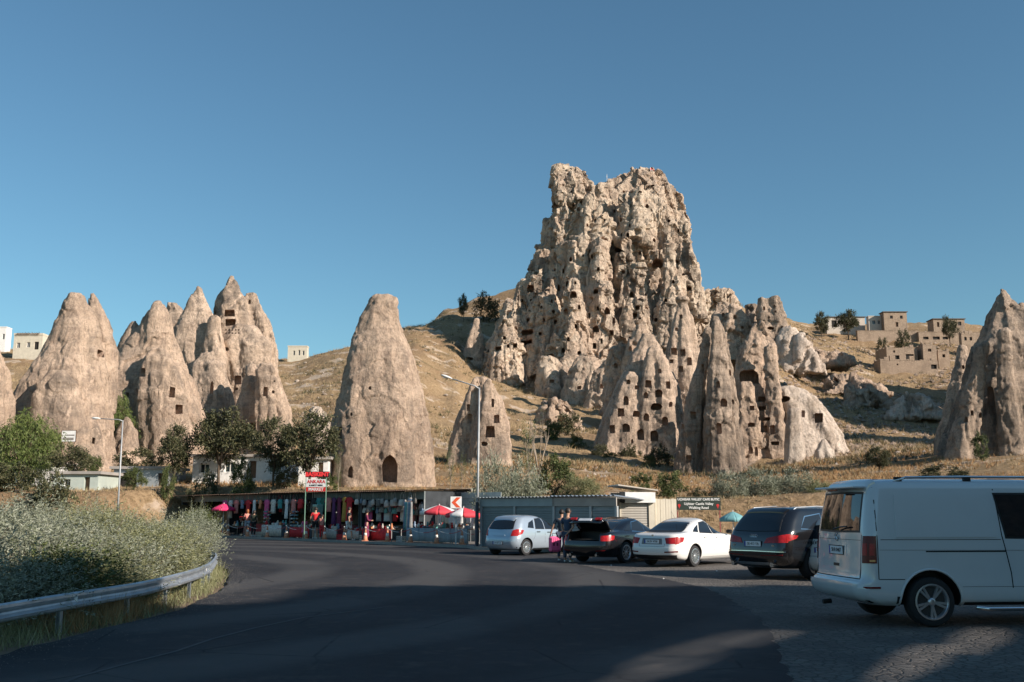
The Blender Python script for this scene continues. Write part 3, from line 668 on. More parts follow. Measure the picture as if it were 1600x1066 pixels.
# ------------------------------------------------------------ loose boulders
def boulder_mesh(seed):
    bm = bmesh.new(); bmesh.ops.create_icosphere(bm, subdivisions=3, radius=1)
    co = np.array([v.co[:] for v in bm.verts]); d = 0.28 * fbm(co * 1.1 + seed, 3, seed) + 0.12 * fbm(co * 3, 3, seed + 1)
    f1, f2 = worley(co * 1.3 + seed * 3, seed); d += 0.25 * (0.4 - f1)
    for v, dd in zip(bm.verts, d): v.co = v.co * (1 + dd); v.co.z *= 0.72
    me = bpy.data.meshes.new('boulder'); bm.to_mesh(me); bm.free(); me.materials.append(M_WHITE); 
    me.polygons.foreach_set('use_smooth', np.ones(len(me.polygons), dtype=bool)); return me
BM = [boulder_mesh(s) for s in range(6)]
rs = random.Random(11)
bl = [(798,566,9,232),(815,574,14,228),(804,572,6,228),(828,572,7,230),(838,580,9,226),(700,742,14,66),(712,748,10,64),(690,738,9,68),(735,738,10,70),(745,745,8,68),(780,760,7,60),(1262,604,12,150),(1254,600,8,152),
      (1275,626,10,140),(1285,632,12,138),(1266,655,7,132),(1372,700,12,118),(1400,712,12,112),(1310,690,7,120),(1340,700,6,115),(655,560,5,190),(1100,476,8,222),(1112,480,9,220),(1238,560,10,190),(1300,560,9,200)]
for k in range(55):
    px = rs.choice([rs.uniform(440, 545), rs.uniform(640, 860), rs.uniform(1200, 1480), rs.uniform(1230, 1480)]); Y = rs.uniform(95, 255)
    bl.append((px, None, rs.uniform(2.2, 6.5), Y))
for i, (px, py, w, Y) in enumerate(bl):
    x = (px - 800) / FPX * Y * 1.0; z = tz(x, Y); r = w * Y / FPX / 2
    o = link('boulder', BM[i % 6]); o.location = (x, Y, z + r * .25); o.scale = (r * rs.uniform(.8, 1.4), r * rs.uniform(.8, 1.3), r * rs.uniform(.7, 1.1)); o.rotation_euler = (rs.uniform(-.2,.2), rs.uniform(-.2,.2), rs.uniform(0, 6))
    tag(o, (('%s boulder %s' % (rs.choice(['pale', 'chalky', 'tan', 'weathered']), 'in the heap under the left corner of the castle' if Y > 225 and px < 860 else 'in the cluster beside the lone cone foot' if Y < 75 else 'on the slope above the pale rock dome' if 1200 < px < 1300 and Y < 195 else 'low on the slope right of the rock dome' if px > 1290 and Y < 125 and py else 'near the crest right of the castle')) if i < 25 else '%s boulder on the %s' % (['small pale', 'chalky', 'tan', 'half sunken'][i % 4], 'grass between left and lone cones' if px < 560 else 'bare slope left of the castle' if px < 870 else 'slope below the ridge houses')), 'boulder', 'boulders strewn over the hillside')

NUM = ['first','second','third','fourth','fifth','sixth','seventh','eighth','ninth','tenth','eleventh','twelfth','thirteenth','fourteenth','fifteenth','sixteenth','seventeenth','eighteenth','nineteenth','twentieth','twenty-first','twenty-second']
bg_ = {}
for o in bpy.data.objects:
    if o.get('category') == 'boulder': bg_.setdefault(o['label'], []).append(o)
for lab, os_ in bg_.items():
    if len(os_) > 1:
        for k, o in enumerate(sorted(os_, key=lambda o: o.location.x / o.location.y)): o['label'] = NUM[min(k, 21)] + ' ' + lab.replace('boulder ', 'boulder from the left ', 1)
# ------------------------------------------------------------ unseen ridge added to shade the foreground, pierced to let light streaks through
def ridge(name, label, pts, Yc, voxel, mat_, seed, holes=None):
    mb = MB()
    for (x, top, w) in pts:
        n = 18; V = []; F = []; lv = [(0, 1.15), (top * .5, 1.0), (top * .85, .85), (top, .6)]
        for z, s in lv:
            for k in range(n):
                a = 2*math.pi*k/n; V.append((x + w*s*math.cos(a), Yc + 3.6*s*math.sin(a), z - (1 if z == 0 else 0)))
        for i in range(3):
            for k in range(n): k2 = (k+1) % n; F.append((i*n+k, i*n+k2, (i+1)*n+k2, (i+1)*n+k))
        F.append(tuple(range(n-1,-1,-1))); F.append(tuple(3*n+k for k in range(n))); mb.add(V, F)
    me = bpy.data.meshes.new('tmp'); me.from_pydata(mb.V, [], mb.F)
    o = link(name, me); m = o.modifiers.new('r', 'REMESH'); m.mode = 'VOXEL'; m.voxel_size = voxel
    me2 = eval_mesh(o); o.modifiers.clear(); o.data = me2
    N = len(me2.vertices); co = np.empty(N*3, np.float32); me2.vertices.foreach_get('co', co); co = co.reshape(-1,3).astype(float)
    no = np.empty(N*3, np.float32); me2.vertices.foreach_get('normal', no); no = no.reshape(-1,3)
    co += no * (0.35 * fbm(co * .5, 4, seed) + .3 * fbm(co * np.array([.7,.7,.12]), 3, seed+2))[:,None]
    me2.vertices.foreach_set('co', co.astype(np.float32).ravel())
    if holes:
        cut = MB()
        for (gx, gy, w, h) in holes:      # where the light lands on the ground, half sizes across and up the sun's beam
            c = Vector((gx, gy, 0)); a = c + SUN_DIR * 2; b = c + SUN_DIR * 95
            side = Vector((0,0,1)).cross(SUN_DIR).normalized(); up = SUN_DIR.cross(side).normalized()
            poly = [(math.cos(t)*w*random.uniform(.8,1.15), math.sin(t)*h*random.uniform(.7,1.2)) for t in np.linspace(0, 2*math.pi, 12, endpoint=False)]
            nn = len(poly); V = [p + side*x + up*y for p in (a, b) for x, y in poly]
            cut.add(V, [tuple(range(nn)), tuple(range(2*nn-1, nn-1, -1))] + [((i+1) % nn, i, nn+i, nn+(i+1) % nn) for i in range(nn)])
        co_ = cut.build('cut', mat_); m = o.modifiers.new('b', 'BOOLEAN'); m.object = co_; m.solver = 'MANIFOLD'
        me3 = eval_mesh(o); o.modifiers.clear()
        if len(me3.polygons) > 100: o.data = me3
        bpy.data.objects.remove(co_)
    o.data.materials.clear(); o.data.materials.append(mat_); o.data.name = name
    o.data.polygons.foreach_set('use_smooth', np.ones(len(o.data.polygons), dtype=bool)); o.data.update()
    return tag(o, label, 'rock ridge')
# where the shade edge falls on the ground decides how high the ridge stands at each point
rs = random.Random(4); RY = -2.0
pts = []
for i in range(22):
    x = 13.0 + i * 2.1; gx = x - 1.6 * (20 - RY)
    edge = float(np.interp(gx, [-22, -16, -9, -6.2, -4, 0, 4, 8, 12, 20], [14.2, 15.8, 16.6, 18.0, 20.1, 21.0, 21.2, 20.8, 21.0, 21.0]))
    pts.append((x, .881 * (edge - RY) + rs.uniform(-.2, .25), 1.9))
holes = [(2.2,12.4,2.4,.10),(4.4,11.4,2.0,.09),(1.6,10.9,1.7,.08),(5.9,13.2,1.8,.09),(3.2,13.4,1.2,.08)]
ridge('shade_ridge', 'long unseen tuff ridge added behind the photographer to shade the road', pts, RY, .28, M_ROCK, 77, holes)
# ------------------------------------------------------------ common surfaces
def asphalt_mat():
    t = NT('asphalt'); a = t.noise(0.25, 6, 0.6, None, 0.6); f = t.noise(55, 4, 0.8); g = t.noise(2.2, 7, 0.7)
    c = t.mix(t.ramp(a, [(0.38, 0), (0.62, 1)]), (0.031, 0.0315, 0.035), (0.045, 0.045, 0.048))
    w = t.n('ShaderNodeTexWave', wave_type='RINGS', rings_direction='SPHERICAL'); w.inputs['Scale'].default_value = 0.085; w.inputs['Distortion'].default_value = 1.2; w.inputs['Detail'].default_value = 3
    mp = t.n('ShaderNodeMapping'); mp.inputs['Location'].default_value = (22, -26, 0); t.l(t.tc.outputs['Object'], mp.inputs['Vector']); t.l(mp.outputs[0], w.inputs['Vector'])
    c = t.mix(t.ramp(w.outputs['Fac'], [(0.5, 0.0), (0.9, 0.85)]), c, (0.080, 0.078, 0.077))
    c = t.mix(t.ramp(g, [(0.52, 0), (0.68, 0.6)]), c, (0.11, 0.098, 0.088))
    c = t.mix(t.ramp(f, [(0.55, 0), (0.72, 0.55)]), c, (0.12, 0.12, 0.12))
    c = t.mix(t.ramp(t.vor(38).outputs['Distance'], [(0.04, 0.5), (0.12, 0.0)]), c, (0.012, 0.012, 0.013))
    e = t.vor(0.55, 'DISTANCE_TO_EDGE', t.mix(0.12, t.map((1, 1, 1)), t.n('ShaderNodeTexNoise').outputs['Color']))
    c = t.mix(t.math('MULTIPLY', t.ramp(e.outputs['Distance'], [(0.0, 0.75), (0.012, 0.0)]), t.ramp(a, [(0.48, 0), (0.56, 1)])), c, (0.010, 0.010, 0.011))
    c = t.mix(t.ramp(t.noise(0.09, 3, 0.5), [(0.50, 0), (0.52, 0.28)]), c, (0.020, 0.021, 0.024))
    return t.out(c, t.ramp(g, [(0.3, 0.72), (0.7, 0.9)]), t.bump(f, 0.6, 0.012, t.bump(t.noise(12, 5, 0.7), 0.4, 0.01)), spec=0.12)
def lot_mat():
    t = NT('worn_setts'); v = t.vor(7.5, 'F1'); e = t.vor(7.5, 'DISTANCE_TO_EDGE'); a = t.noise(0.4, 6, 0.65, None, 0.5); f = t.noise(40, 4, 0.8)
    c = t.mix(v.outputs['Color'], (0.15, 0.135, 0.12), (0.25, 0.225, 0.195)); c = t.mix(0.55, c, (0.17, 0.155, 0.14))
    c = t.mix(t.ramp(e.outputs['Distance'], [(0.02, 0.8), (0.09, 0.0)]), c, (0.06, 0.055, 0.05))
    c = t.mix(t.ramp(a, [(0.42, 0.75), (0.62, 0.0)]), c, (0.085, 0.08, 0.076))
    c = t.mix(t.ramp(f, [(0.55, 0), (0.75, 0.4)]), c, (0.30, 0.27, 0.23))
    return t.out(c, 0.9, t.bump(t.ramp(e.outputs['Distance'], [(0.0, 0.0), (0.12, 1.0)]), 0.7, 0.03, t.bump(f, 0.6, 0.015)), spec=0.2)
M_ASPHALT = asphalt_mat(); M_LOT = lot_mat()
M_KERB = simple('kerb_stone', (0.30, 0.28, 0.25), 0.9, scale=2, bump=.5); M_PAVE = simple('pavement_concrete', (0.20, 0.18, 0.16), 0.9, scale=1.5, bump=.5)
M_ZINC = simple('galvanised_steel', (0.46, 0.50, 0.54), 0.42, 0.75, var=.2, scale=2.5); M_GREYMETAL = simple('painted_grey_metal', (0.30, 0.33, 0.34), 0.5, 0.2, scale=1.5)
M_SHUT = simple('shutter_grey', (0.20, 0.23, 0.245), 0.5, 0.3, scale=1.2); M_BLACK = simple('black_plastic', (0.012, 0.012, 0.013), 0.5); M_VOIDSHADE = simple('interior_shade', (0.02, 0.018, 0.016), 0.9)
M_WHITE_P = simple('white_paint', (0.72, 0.71, 0.68), 0.5, scale=3); M_CREAM = simple('cream_wall', (0.55, 0.50, 0.40), 0.8, scale=1.5, bump=.3); M_RED = simple('red_paint', (0.55, 0.03, 0.025), 0.45)
M_LAMP = simple('lamp_grey', (0.38, 0.39, 0.39), 0.55, 0.3); M_LAMPGLASS = simple('lamp_lens', (0.75, 0.76, 0.75), 0.2)
def masonry(name, c, sc=1.0):
    t = NT(name); v = t.vor(3.2*sc, 'F1', t.map((1,1,1.7))); e = t.vor(3.2*sc, 'DISTANCE_TO_EDGE', t.map((1,1,1.7))); n_ = t.noise(.5, 6, .65)
    k = t.mix(v.outputs['Color'], tuple(x*.72 for x in c), tuple(x*1.2 for x in c)); k = t.mix(.45, k, c); k = t.mix(t.ramp(e.outputs['Distance'], [(.0,.7),(.07,0)]), k, tuple(x*.55 for x in c)); k = t.mix(t.ramp(n_, [(.48,0),(.6,.6)]), k, tuple(x*.62 for x in c))
    return t.out(k, .95, t.bump(e.outputs['Distance'], .8, .15), spec=.1)
M_STONE = masonry('rubble_stone', (0.38, 0.29, 0.215))
M_STONE2 = simple('pale_plaster', (0.52, 0.46, 0.39), 0.9, scale=.8, bump=.3); M_ROOFDARK = simple('roof_tar', (0.10, 0.075, 0.06), 0.8, scale=2, var=.3); M_PANE = simple('window_dark', (0.015, 0.018, 0.022), 0.1)
M_RUST = simple('rusty_tin', (0.20, 0.13, 0.09), 0.75, 0.3, scale=3, var=.35); M_WOOD = simple('brown_wood', (0.17, 0.10, 0.06), 0.7, scale=4, var=.3); M_CONC = simple('weathered_concrete', (0.33, 0.30, 0.27), 0.9, scale=1, var=.2, bump=.6)

def flat(name, pts, z, m, label=None):
    me = bpy.data.meshes.new(name); bm = bmesh.new(); vs_ = [bm.verts.new((x, y, z)) for x, y in pts]; f = bm.faces.new(vs_)
    bmesh.ops.recalc_face_normals(bm, faces=bm.faces)
    if bm.faces[:][0].normal.z < 0: bmesh.ops.reverse_faces(bm, faces=bm.faces[:])
    bmesh.ops.triangulate(bm, faces=bm.faces[:]); bm.to_mesh(me); bm.free(); me.materials.append(m)
    return tag(link(name, me), kind='structure')
def gp(px, py): g = G(px, py); return (g.x, g.y)
# market frame: x runs along the row of stalls away to the left, y towards the road
S1 = Vector((-4.45, 52.0, 0)); SA = math.atan2(.748, -.664)
def ml(s, o, z=0): return Vector((S1.x - .664 * s - .748 * o, S1.y + .748 * s - .664 * o, z))
def mpx(px, o, z=0):
    c = (px - 800) / 1605; s = (S1.x - .748 * o - c * (S1.y - .664 * o)) / (.664 + .748 * c); return ml(s, o, z)
kerb = [ml(s, 2.1) for s in (36, 28, 20, 12, 4, -2, -6)] + [Vector((-1.5, 43.9, 0)), Vector((4.1, 39.5, 0)), Vector((4.6, 41.6, 0)), Vector((30, 46, 0))]
lot_edge = [gp(*p) for p in ((880,878),(960,893),(1040,905),(1100,918),(1140,935),(1180,960),(1205,990),(1222,1030),(1236,1066))]
rnd = random.Random(3)
def ragged(pts, step, amp):
    out = []
    for a, b in zip(pts[:-1], pts[1:]):
        L_ = math.dist(a, b); n_ = max(1, int(L_ / step))
        for i in range(n_):
            t_ = i / n_; out.append((a[0] + (b[0]-a[0])*t_ + rnd.uniform(-amp, amp), a[1] + (b[1]-a[1])*t_ + rnd.uniform(-amp, amp)))
    return out + [pts[-1]]
RAIL = [(-6.6, 3), (-6.4, 8), (-6.25, 13), (-6.1, 15), (-6.0, 17), (-6.4, 21), (-7.3, 25), (-8.5, 29), (-10.3, 33.2), (-13.4, 38), (-18, 43.5)]
left_edge = ragged([(x + .45, y) for x, y in RAIL] + [(-26, 50), (-46, 60)], .5, .07)
far = [(-46, 90)] + [(k.x, k.y) for k in kerb[:8]] + [(1.0, 41.9)]
flat('road', [(-6.2, -25)] + left_edge + far + [(2.2, 37.5)] + ragged(lot_edge, .25, .05) + [(4.1, 8), (5, -25)], 0.0, M_ASPHALT)
flat('parking_lot', [(3.0, -25), (1.0, 30), (-1.5, 43.85), (4.1, 39.45), (4.6, 41.55), (30, 45.95), (45, 48), (45, -25)], -0.006, M_LOT)
def wall_strip(name, pts, z0, z1, th, m, kind='structure'):
    """a low run along pts, th thick"""
    mb = MB(); pts = [Vector((p[0], p[1], 0)) for p in pts]; V = []; F = []
    for i, p in enumerate(pts):
        t = (pts[min(i+1, len(pts)-1)] - pts[max(i-1, 0)]).normalized(); n_ = Vector((-t.y, t.x, 0)) * th
        V += [(p.x, p.y, z0), (p.x, p.y, z1), (p.x+n_.x, p.y+n_.y, z1), (p.x+n_.x, p.y+n_.y, z0)]
    for i in range(len(pts)-1):
        for k in range(4): k2 = (k+1) % 4; F.append((i*4+k, i*4+k2, i*4+4+k2, i*4+4+k))
    F += [(0,3,2,1), tuple(4*(len(pts)-1)+k for k in range(4))]
    mb.add(V, F); return tag(mb.build(name, m), kind=kind)
kp = [(k.x, k.y) for k in kerb]
wall_strip('kerb', kp, -.05, .125, .16, M_KERB)
inner = [(ml(s, 1.93).x, ml(s, 1.93).y) for s in (36, 28, 20, 12, 4, -2, -6)] + [(-1.35, 44.1), (4.0, 39.85), (4.5, 41.85), (30, 46.2)]
flat('pavement', inner + [(30, 50.5), (4, 50.5), (ml(-2, -3.6).x, ml(-2, -3.6).y), (ml(36, -5).x, ml(36, -5).y)], .115, M_PAVE)
ln = [gp(*p) for p in ((60,1085),(127,1058),(220,1033),(276,1019),(335,999),(400,982),(480,965),(600,950))]
wall_strip('road_line', ln, .002, .006, .05, simple('faded_line', (0.062, 0.064, 0.068), .9))

# ------------------------------------------------------------ guard rail
def smooth_path(pts, step):
    P = [Vector((p[0], p[1], 0)) for p in pts]; out = []
    for i in range(len(P)-1):
        p0, p1, p2, p3 = P[max(i-1,0)], P[i], P[i+1], P[min(i+2,len(P)-1)]; n_ = max(1, int((p2-p1).length / step))
        for k in range(n_):
            t = k/n_; out.append(.5*((2*p1)+(p2-p0)*t+(2*p0-5*p1+4*p2-p3)*t*t+(3*p1-p0-3*p2+p3)*t*t*t))
    return out + [P[-1]]
gr = tag(empty('guard_rail', (-6.0, 17, 0)), 'galvanised steel crash barrier curving along the bushes beside the road', 'guard rail')
gp_ = smooth_path(RAIL, .4); prof = [(0, .27), (.035, .29), (.04, .325), (0, .36), (-.01, .385), (0, .41), (.04, .445), (.035, .48), (0, .50)]
off = Vector((-6.0, 17, 0)); cum = [0]
for a, b in zip(gp_[:-1], gp_[1:]): cum.append(cum[-1] + (b-a).length)
def rail_at(d):
    i = max(0, min(len(gp_)-2, int(np.searchsorted(cum, d)) - 1)); t = (d - cum[i]) / max(1e-6, cum[i+1]-cum[i]); p = gp_[i].lerp(gp_[i+1], t)
    d_ = (gp_[i+1]-gp_[i]).normalized(); return p, d_, Vector((d_.y, -d_.x, 0))
total = cum[-1]; L_ = 3.9; k = 0; d = 0
while d < total - .5:
    e = min(total, d + L_ + .12); mb = MB(); n_ = 12; V = []; F = []
    for i in range(n_+1):
        p, t_, nn = rail_at(d + (e-d)*i/n_)
        for (o_, z) in prof: q = p + nn*(o_ + .05 + (.004 if k % 2 else 0)) - off; V.append((q.x, q.y, z))
        for (o_, z) in reversed(prof): q = p + nn*(o_ + .042 + (.004 if k % 2 else 0)) - off; V.append((q.x, q.y, z))
    m2 = len(prof)*2
    for i in range(n_):
        for j in range(m2): j2 = (j+1) % m2; F.append((i*m2+j, i*m2+j2, (i+1)*m2+j2, (i+1)*m2+j))
    F += [tuple(range(m2)), tuple(n_*m2+j for j in reversed(range(m2)))]
    mb.add(V, F); bo = mb.build('rail_beam', M_ZINC, gr)
    bb = MB()
    for dz in (.30, .35, .42, .47):
        for dd in (.06, .16):
            p, t_, nn = rail_at(d + dd); q = p + nn*.10 - off; bb.lathe([(.012, -.008), (.012, .008)], 6, 'x', (q.x, q.y, dz))
    bb.build('bolt', M_GREYMETAL, bo); d += L_; k += 1
d = 1.2
pm = None
while d < total:
    p, t_, nn = rail_at(d); q = p - off; mb = MB(); mb.box(-.03, .03, -.045, -.038, -.4, .47); mb.box(-.03, -.023, -.045, .03, -.4, .47); mb.box(.023, .03, -.045, .03, -.4, .47)
    o = mb.build('rail_post', M_ZINC, gr); o.location = q - nn*.03; o.rotation_euler = (0, 0, math.atan2(t_.y, t_.x) + math.pi/2)
    if pm is None: pm = 1
    d += 2.0
for px_ in (198, 316, 120):
    pts_ = [(abs(800 + 1600*p.x/max(p.y,1) - px_), i) for i, p in enumerate(gp_) if p.y > 10]; i = min(pts_)[1]; p, t_, nn = rail_at(cum[i]); q = p + nn*.1 - off
    mb = MB(); mb.add([q + t_*.05 + Vector((0,0,.36)), q - t_*.05 + Vector((0,0,.42)), q + t_*.05 + Vector((0,0,.44)), q + t_*.05 + nn*.01 + Vector((0,0,.36)), q - t_*.05 + nn*.01 + Vector((0,0,.42)), q + t_*.05 + nn*.01 + Vector((0,0,.44))], [(0,1,2),(5,4,3),(0,3,4,1),(1,4,5,2),(2,5,3,0)])
    mb.build('reflector', M_WHITE_P, gr)

# ------------------------------------------------------------ lettering
def text(name, s, size, m, parent, loc, rot=(math.pi/2, 0, 0), extrude=.004, align='CENTER', sx=1.0, bold=0.0):
    cu = bpy.data.curves.new(name, 'FONT'); cu.body = s; cu.size = size; cu.extrude = extrude; cu.align_x = align; cu.align_y = 'CENTER'; cu.offset = bold; cu.resolution_u = 2
    o = bpy.data.objects.new(name, cu); COL.objects.link(o); me = eval_mesh(o); bpy.data.objects.remove(o); bpy.data.curves.remove(cu)
    me.materials.clear(); me.materials.append(m); me.transform(Matrix.Diagonal((sx, 1, 1, 1))); o = link(name, me, parent); o.location = loc; o.rotation_euler = rot; return o

# ------------------------------------------------------------ street lamps
def street_lamp(px, py, toppx, toppy, headpx, headpy, Y, label):
    b = W(px, py, Y); b.z = 0.1; t = W(toppx, toppy, Y); h = W(headpx, headpy, Y) - b; t = t - b
    r = tag(empty('street_lamp', b), label, 'street lamp', 'street lamps along the road')
    mb = MB(); mb.tube([(0,0,0), (t.x*.5, 0, t.z*.5), (t.x, 0, t.z)], [.062, .05, .036], 12); mb.build('pole', M_LAMP, r, True)
    mb = MB(); mb.lathe([(.13, 0), (.13, .02), (.085, .03), (.078, 1.9), (.066, 1.92)], 12, 'z'); mb.build('pole_shade_sleeve', simple('pole_shade_dark', (.03, .033, .036), .5), r, True)  # foot flange and dark sleeve; the sleeve paints shade on the lower pole
    mb = MB(); mb.tube([(t.x, 0, t.z - .05), (t.x*.85 + h.x*.15, 0, t.z*.88 + h.z*.12 + .03), (h.x, 0, h.z)], [.035, .03, .025], 8); mb.build('arm', M_LAMP, r, True)
    mb = MB(); d = (Vector((h.x, 0, h.z)) - Vector((t.x, 0, t.z))).normalized(); e = Vector((h.x, 0, h.z)) + d*.32; c0 = Vector((h.x, 0, h.z)) - d*.2
    for i, (f, w_, hh) in enumerate(((0, .05, .03), (.2, .11, .07), (.6, .15, .09), (.9, .12, .07), (1, .06, .03))): pass
    V = []; F = []; n_ = 10
    for f, w_, hh in ((0, .04, .03), (.2, .10, .065), (.6, .14, .08), (.9, .12, .06), (1, .05, .03)):
        p = c0.lerp(e, f)
        for k in range(n_): a = 2*math.pi*k/n_; V.append((p.x, p.y + w_*math.cos(a), p.z + hh*math.sin(a)*(1 if math.sin(a) > 0 else .45)))
    for i in range(4):
        for k in range(n_): k2 = (k+1) % n_; F.append((i*n_+k, i*n_+k2, (i+1)*n_+k2, (i+1)*n_+k))
    F += [tuple(range(n_)), tuple(4*n_+k for k in range(n_))]; mb.add(V, F); hd = mb.build('lamp_head', M_WHITE_P, r, True)
    mb = MB(); p = c0.lerp(e, .6); mb.box(p.x-.13, p.x+.13, -.09, .09, p.z-.055, p.z-.03, .01); mb.build('lens', M_LAMPGLASS, hd)
    return r
street_lamp(745, 858, 749, 606, 700, 590, 44.5, 'tall grey street lamp rising beside the chevron board and silver hatchback')
street_lamp(182, 834, 192, 657, 152, 654, 60, 'slender pale street lamp standing up out of the roadside bushes')

# ------------------------------------------------------------ buildings
def cut_box(o, boxes):
    cut = MB()
    for b in boxes: cut.box(*b)
    c = cut.build('cut', M_STONE, o.parent); bpy.context.view_layer.update(); m = o.modifiers.new('b', 'BOOLEAN'); m.object = c; m.solver = 'MANIFOLD'; me = eval_mesh(o); o.modifiers.clear(); nm = o.name
    o.data = me; me.name = nm; bpy.data.objects.remove(c)
def house(label, px0, px1, pyb, pyt, Y, wins, m=None, roof=None, depth=None, cat='building', name='stone_house', rz=0.0, group=None, parapet=.25, rough=0.0):
    """front wall from px0 to px1; windows (u, v, w, h in fractions of the front, kind)"""
    if cat == 'ruin': pyt = pyb - (pyb - pyt) * .82
    m = m or M_STONE; a, b = W(px0, pyb, Y), W(px1, pyb, Y); w = b.x - a.x; h = W(px0, pyt, Y).z - a.z; d = depth or w * .45
    zb = min(tz(a.x, Y), tz(b.x, Y), a.z) - .6
    r = tag(empty(name, ((a.x+b.x)/2, Y, a.z), rz), label, cat, group)
    mb = MB(); mb.box(-w/2, w/2, 0, d, zb - a.z, h); o = mb.build('wall', m, r)
    bx = []; 
    for (u, v, ww, hh, kd) in wins: x = -w/2 + u*w; z = v*h; bx.append((x - ww*w/2, x + ww*w/2, -.5, .45, z - hh*h/2, z + hh*h/2))
    if bx: cut_box(o, bx)
    for (x0, x1, y0, y1, z0, z1), wn_ in zip(bx, wins):
        kd = wn_[4]; mb = MB(); mb.box(x0+.02, x1-.02, .30, .34, z0+.02, z1-.02); p = mb.build({'w': 'window', 'd': 'door', 'g': 'opening_shade'}[kd], {'w': M_PANE, 'd': M_WOOD, 'g': M_VOIDSHADE}[kd], r)  # openings get near-black panels standing in for the shade inside
        if kd == 'w':
            mb = MB(); t = max(.04, (x1-x0)*.07); mb.box(x0+.003, x1-.003, .2, .28, z0+.003, z0+t); mb.box(x0+.003, x1-.003, .2, .28, z1-t, z1-.003); mb.box(x0+.003, x0+t, .2, .28, z0+t, z1-t); mb.box(x1-t, x1-.003, .2, .28, z0+t, z1-t); mb.box((x0+x1)/2-t/2, (x0+x1)/2+t/2, .2, .28, z0+t, z1-t)
            mb.build('window_frame', M_WHITE_P if m is not M_STONE else M_WOOD, p)
    if roof is not None: mb = MB(); mb.box(-w/2-.25, w/2+.25, -.25, d+.25, h, h+max(.2, h*.05)); mb.build('roof', roof, r)
    elif cat == 'ruin':
        rr = random.Random(int(px0)); x = -w/2
        while x < w/2 - .2:
            ww = rr.uniform(.4, 1.3); hh = rr.choice([.12, .3, .5, .9, 1.3])*rr.uniform(.6, 1.1); MB().box(x+.01, min(w/2, x+ww)-.01, .02, .5, h+.002, h+hh, .05).build('broken_masonry', m, r); x += ww
        y = .5
        while y < d - .2: ww = rr.uniform(.4, 1.2); MB().box(-w/2, -w/2+.45, y, min(d, y+ww)-.02, h+.002, h+rr.uniform(.1, .9), .05).build('broken_masonry', m, r); y += ww
    elif parapet:
        mb = MB(); mb.box(-w/2-.08, w/2+.08, -.08, .2, h, h+parapet); mb.box(-w/2-.08, -w/2+.2, .2, d, h, h+parapet); mb.box(w/2-.2, w/2+.08, .2, d, h, h+parapet); mb.build('parapet', m, r)
    return r, w, h
hr, hw_, hh_ = house('cream hotel building on the far left hilltop with rooftop lettering', 20, 65, 551, 524, 235, [(.17,.42,.12,.3,'w'),(.52,.45,.12,.3,'w'),(.8,.4,.16,.45,'g')], M_CREAM, name='hotel', parapet=.5)
text('hotel_lettering', 'anatolein hotel', .95, simple('letter_brown', (.09,.05,.03), .6), hr, (0, -.35, hh_ + .35), sx=.95, bold=.02)
house('white block with a chimney at the far left edge above the hotel terrace', -30, 8, 540, 512, 250, [(.6,.6,.1,.25,'w'),(.9,.5,.1,.3,'w')], M_WHITE_P, name='white_house')
house('small lone cream house on the crest behind the left cones', 449, 479, 566, 542, 250, [(.33,.6,.1,.3,'w'),(.6,.62,.1,.34,'w'),(.82,.6,.1,.3,'w')], M_CREAM, name='cream_house', parapet=.3)
house('square two window stone house alone on the ridge skyline', 1382, 1418, 512, 488, 262, [(.33,.68,.12,.2,'w'),(.76,.68,.12,.2,'w'),(.55,.2,.12,.3,'d')], M_STONE, M_ROOFDARK)
house('low pale house with one window left of the square ridge house', 1358, 1381, 514, 495, 264, [(.35,.55,.2,.3,'w'),(.7,.55,.16,.3,'w')], M_STONE2, None)
house('long low tan house with a side window near the giant dark cone', 1459, 1508, 514, 499, 262, [(.84,.55,.1,.4,'w'),(.35,.5,.08,.35,'w'),(.15,.45,.08,.5,'d')], M_STONE, M_ROOFDARK)
house('shaded house with a deep porch behind the ridge trees', 1292, 1352, 514, 496, 268, [(.2,.45,.14,.6,'g'),(.5,.45,.14,.6,'g'),(.8,.45,.1,.4,'w')], M_STONE2, M_ROOFDARK)
house('ruined stone house with two archways in the hollow below the ridge', 1386, 1434, 562, 540, 222, [(.25,.7,.06,.2,'w'),(.3,.2,.22,.34,'g'),(.75,.25,.26,.45,'g')], M_STONE, None, depth=7, cat='ruin', name='ruined_house', parapet=.15)
house('blocky pale ruin tower beside the arched ruin', 1443, 1464, 560, 535, 221, [(.5,.62,.25,.22,'w')], M_STONE, None, depth=4, cat='ruin', name='ruined_house', parapet=.3)
house('lower terrace wall of the ruins with a cellar arch', 1376, 1466, 578, 561, 217, [(.93,.35,.10,.5,'g'),(.3,.6,.03,.2,'w')], M_STONE, None, depth=4, cat='ruin', name='ruined_wall', parapet=.12)
house('stepped rubble building right of the ruin tower', 1466, 1484, 560, 548, 224, [(.5,.4,.25,.5,'g')], M_STONE, None, depth=4, cat='ruin', name='ruined_house', parapet=.2)
house('small cubic stone hut close to the giant dark cone', 1503, 1524, 538, 519, 240, [(.3,.55,.18,.35,'w'),(.7,.55,.18,.35,'w')], M_STONE, None, cat='ruin', name='stone_hut')
house('long retaining wall of brown stone under the ridge houses', 1340, 1435, 525, 517, 256, [(.2,.4,.01,.1,'g')], M_STONE, None, depth=1.2, cat='wall', name='retaining_wall', parapet=.1)
house('right stretch of ridge wall with dark openings beneath it', 1436, 1545, 531, 519, 255, [(.1,.22,.08,.35,'g'),(.25,.22,.10,.4,'g'),(.38,.22,.08,.35,'g')], M_STONE, None, depth=1.2, cat='wall', name='retaining_wall', parapet=.1)
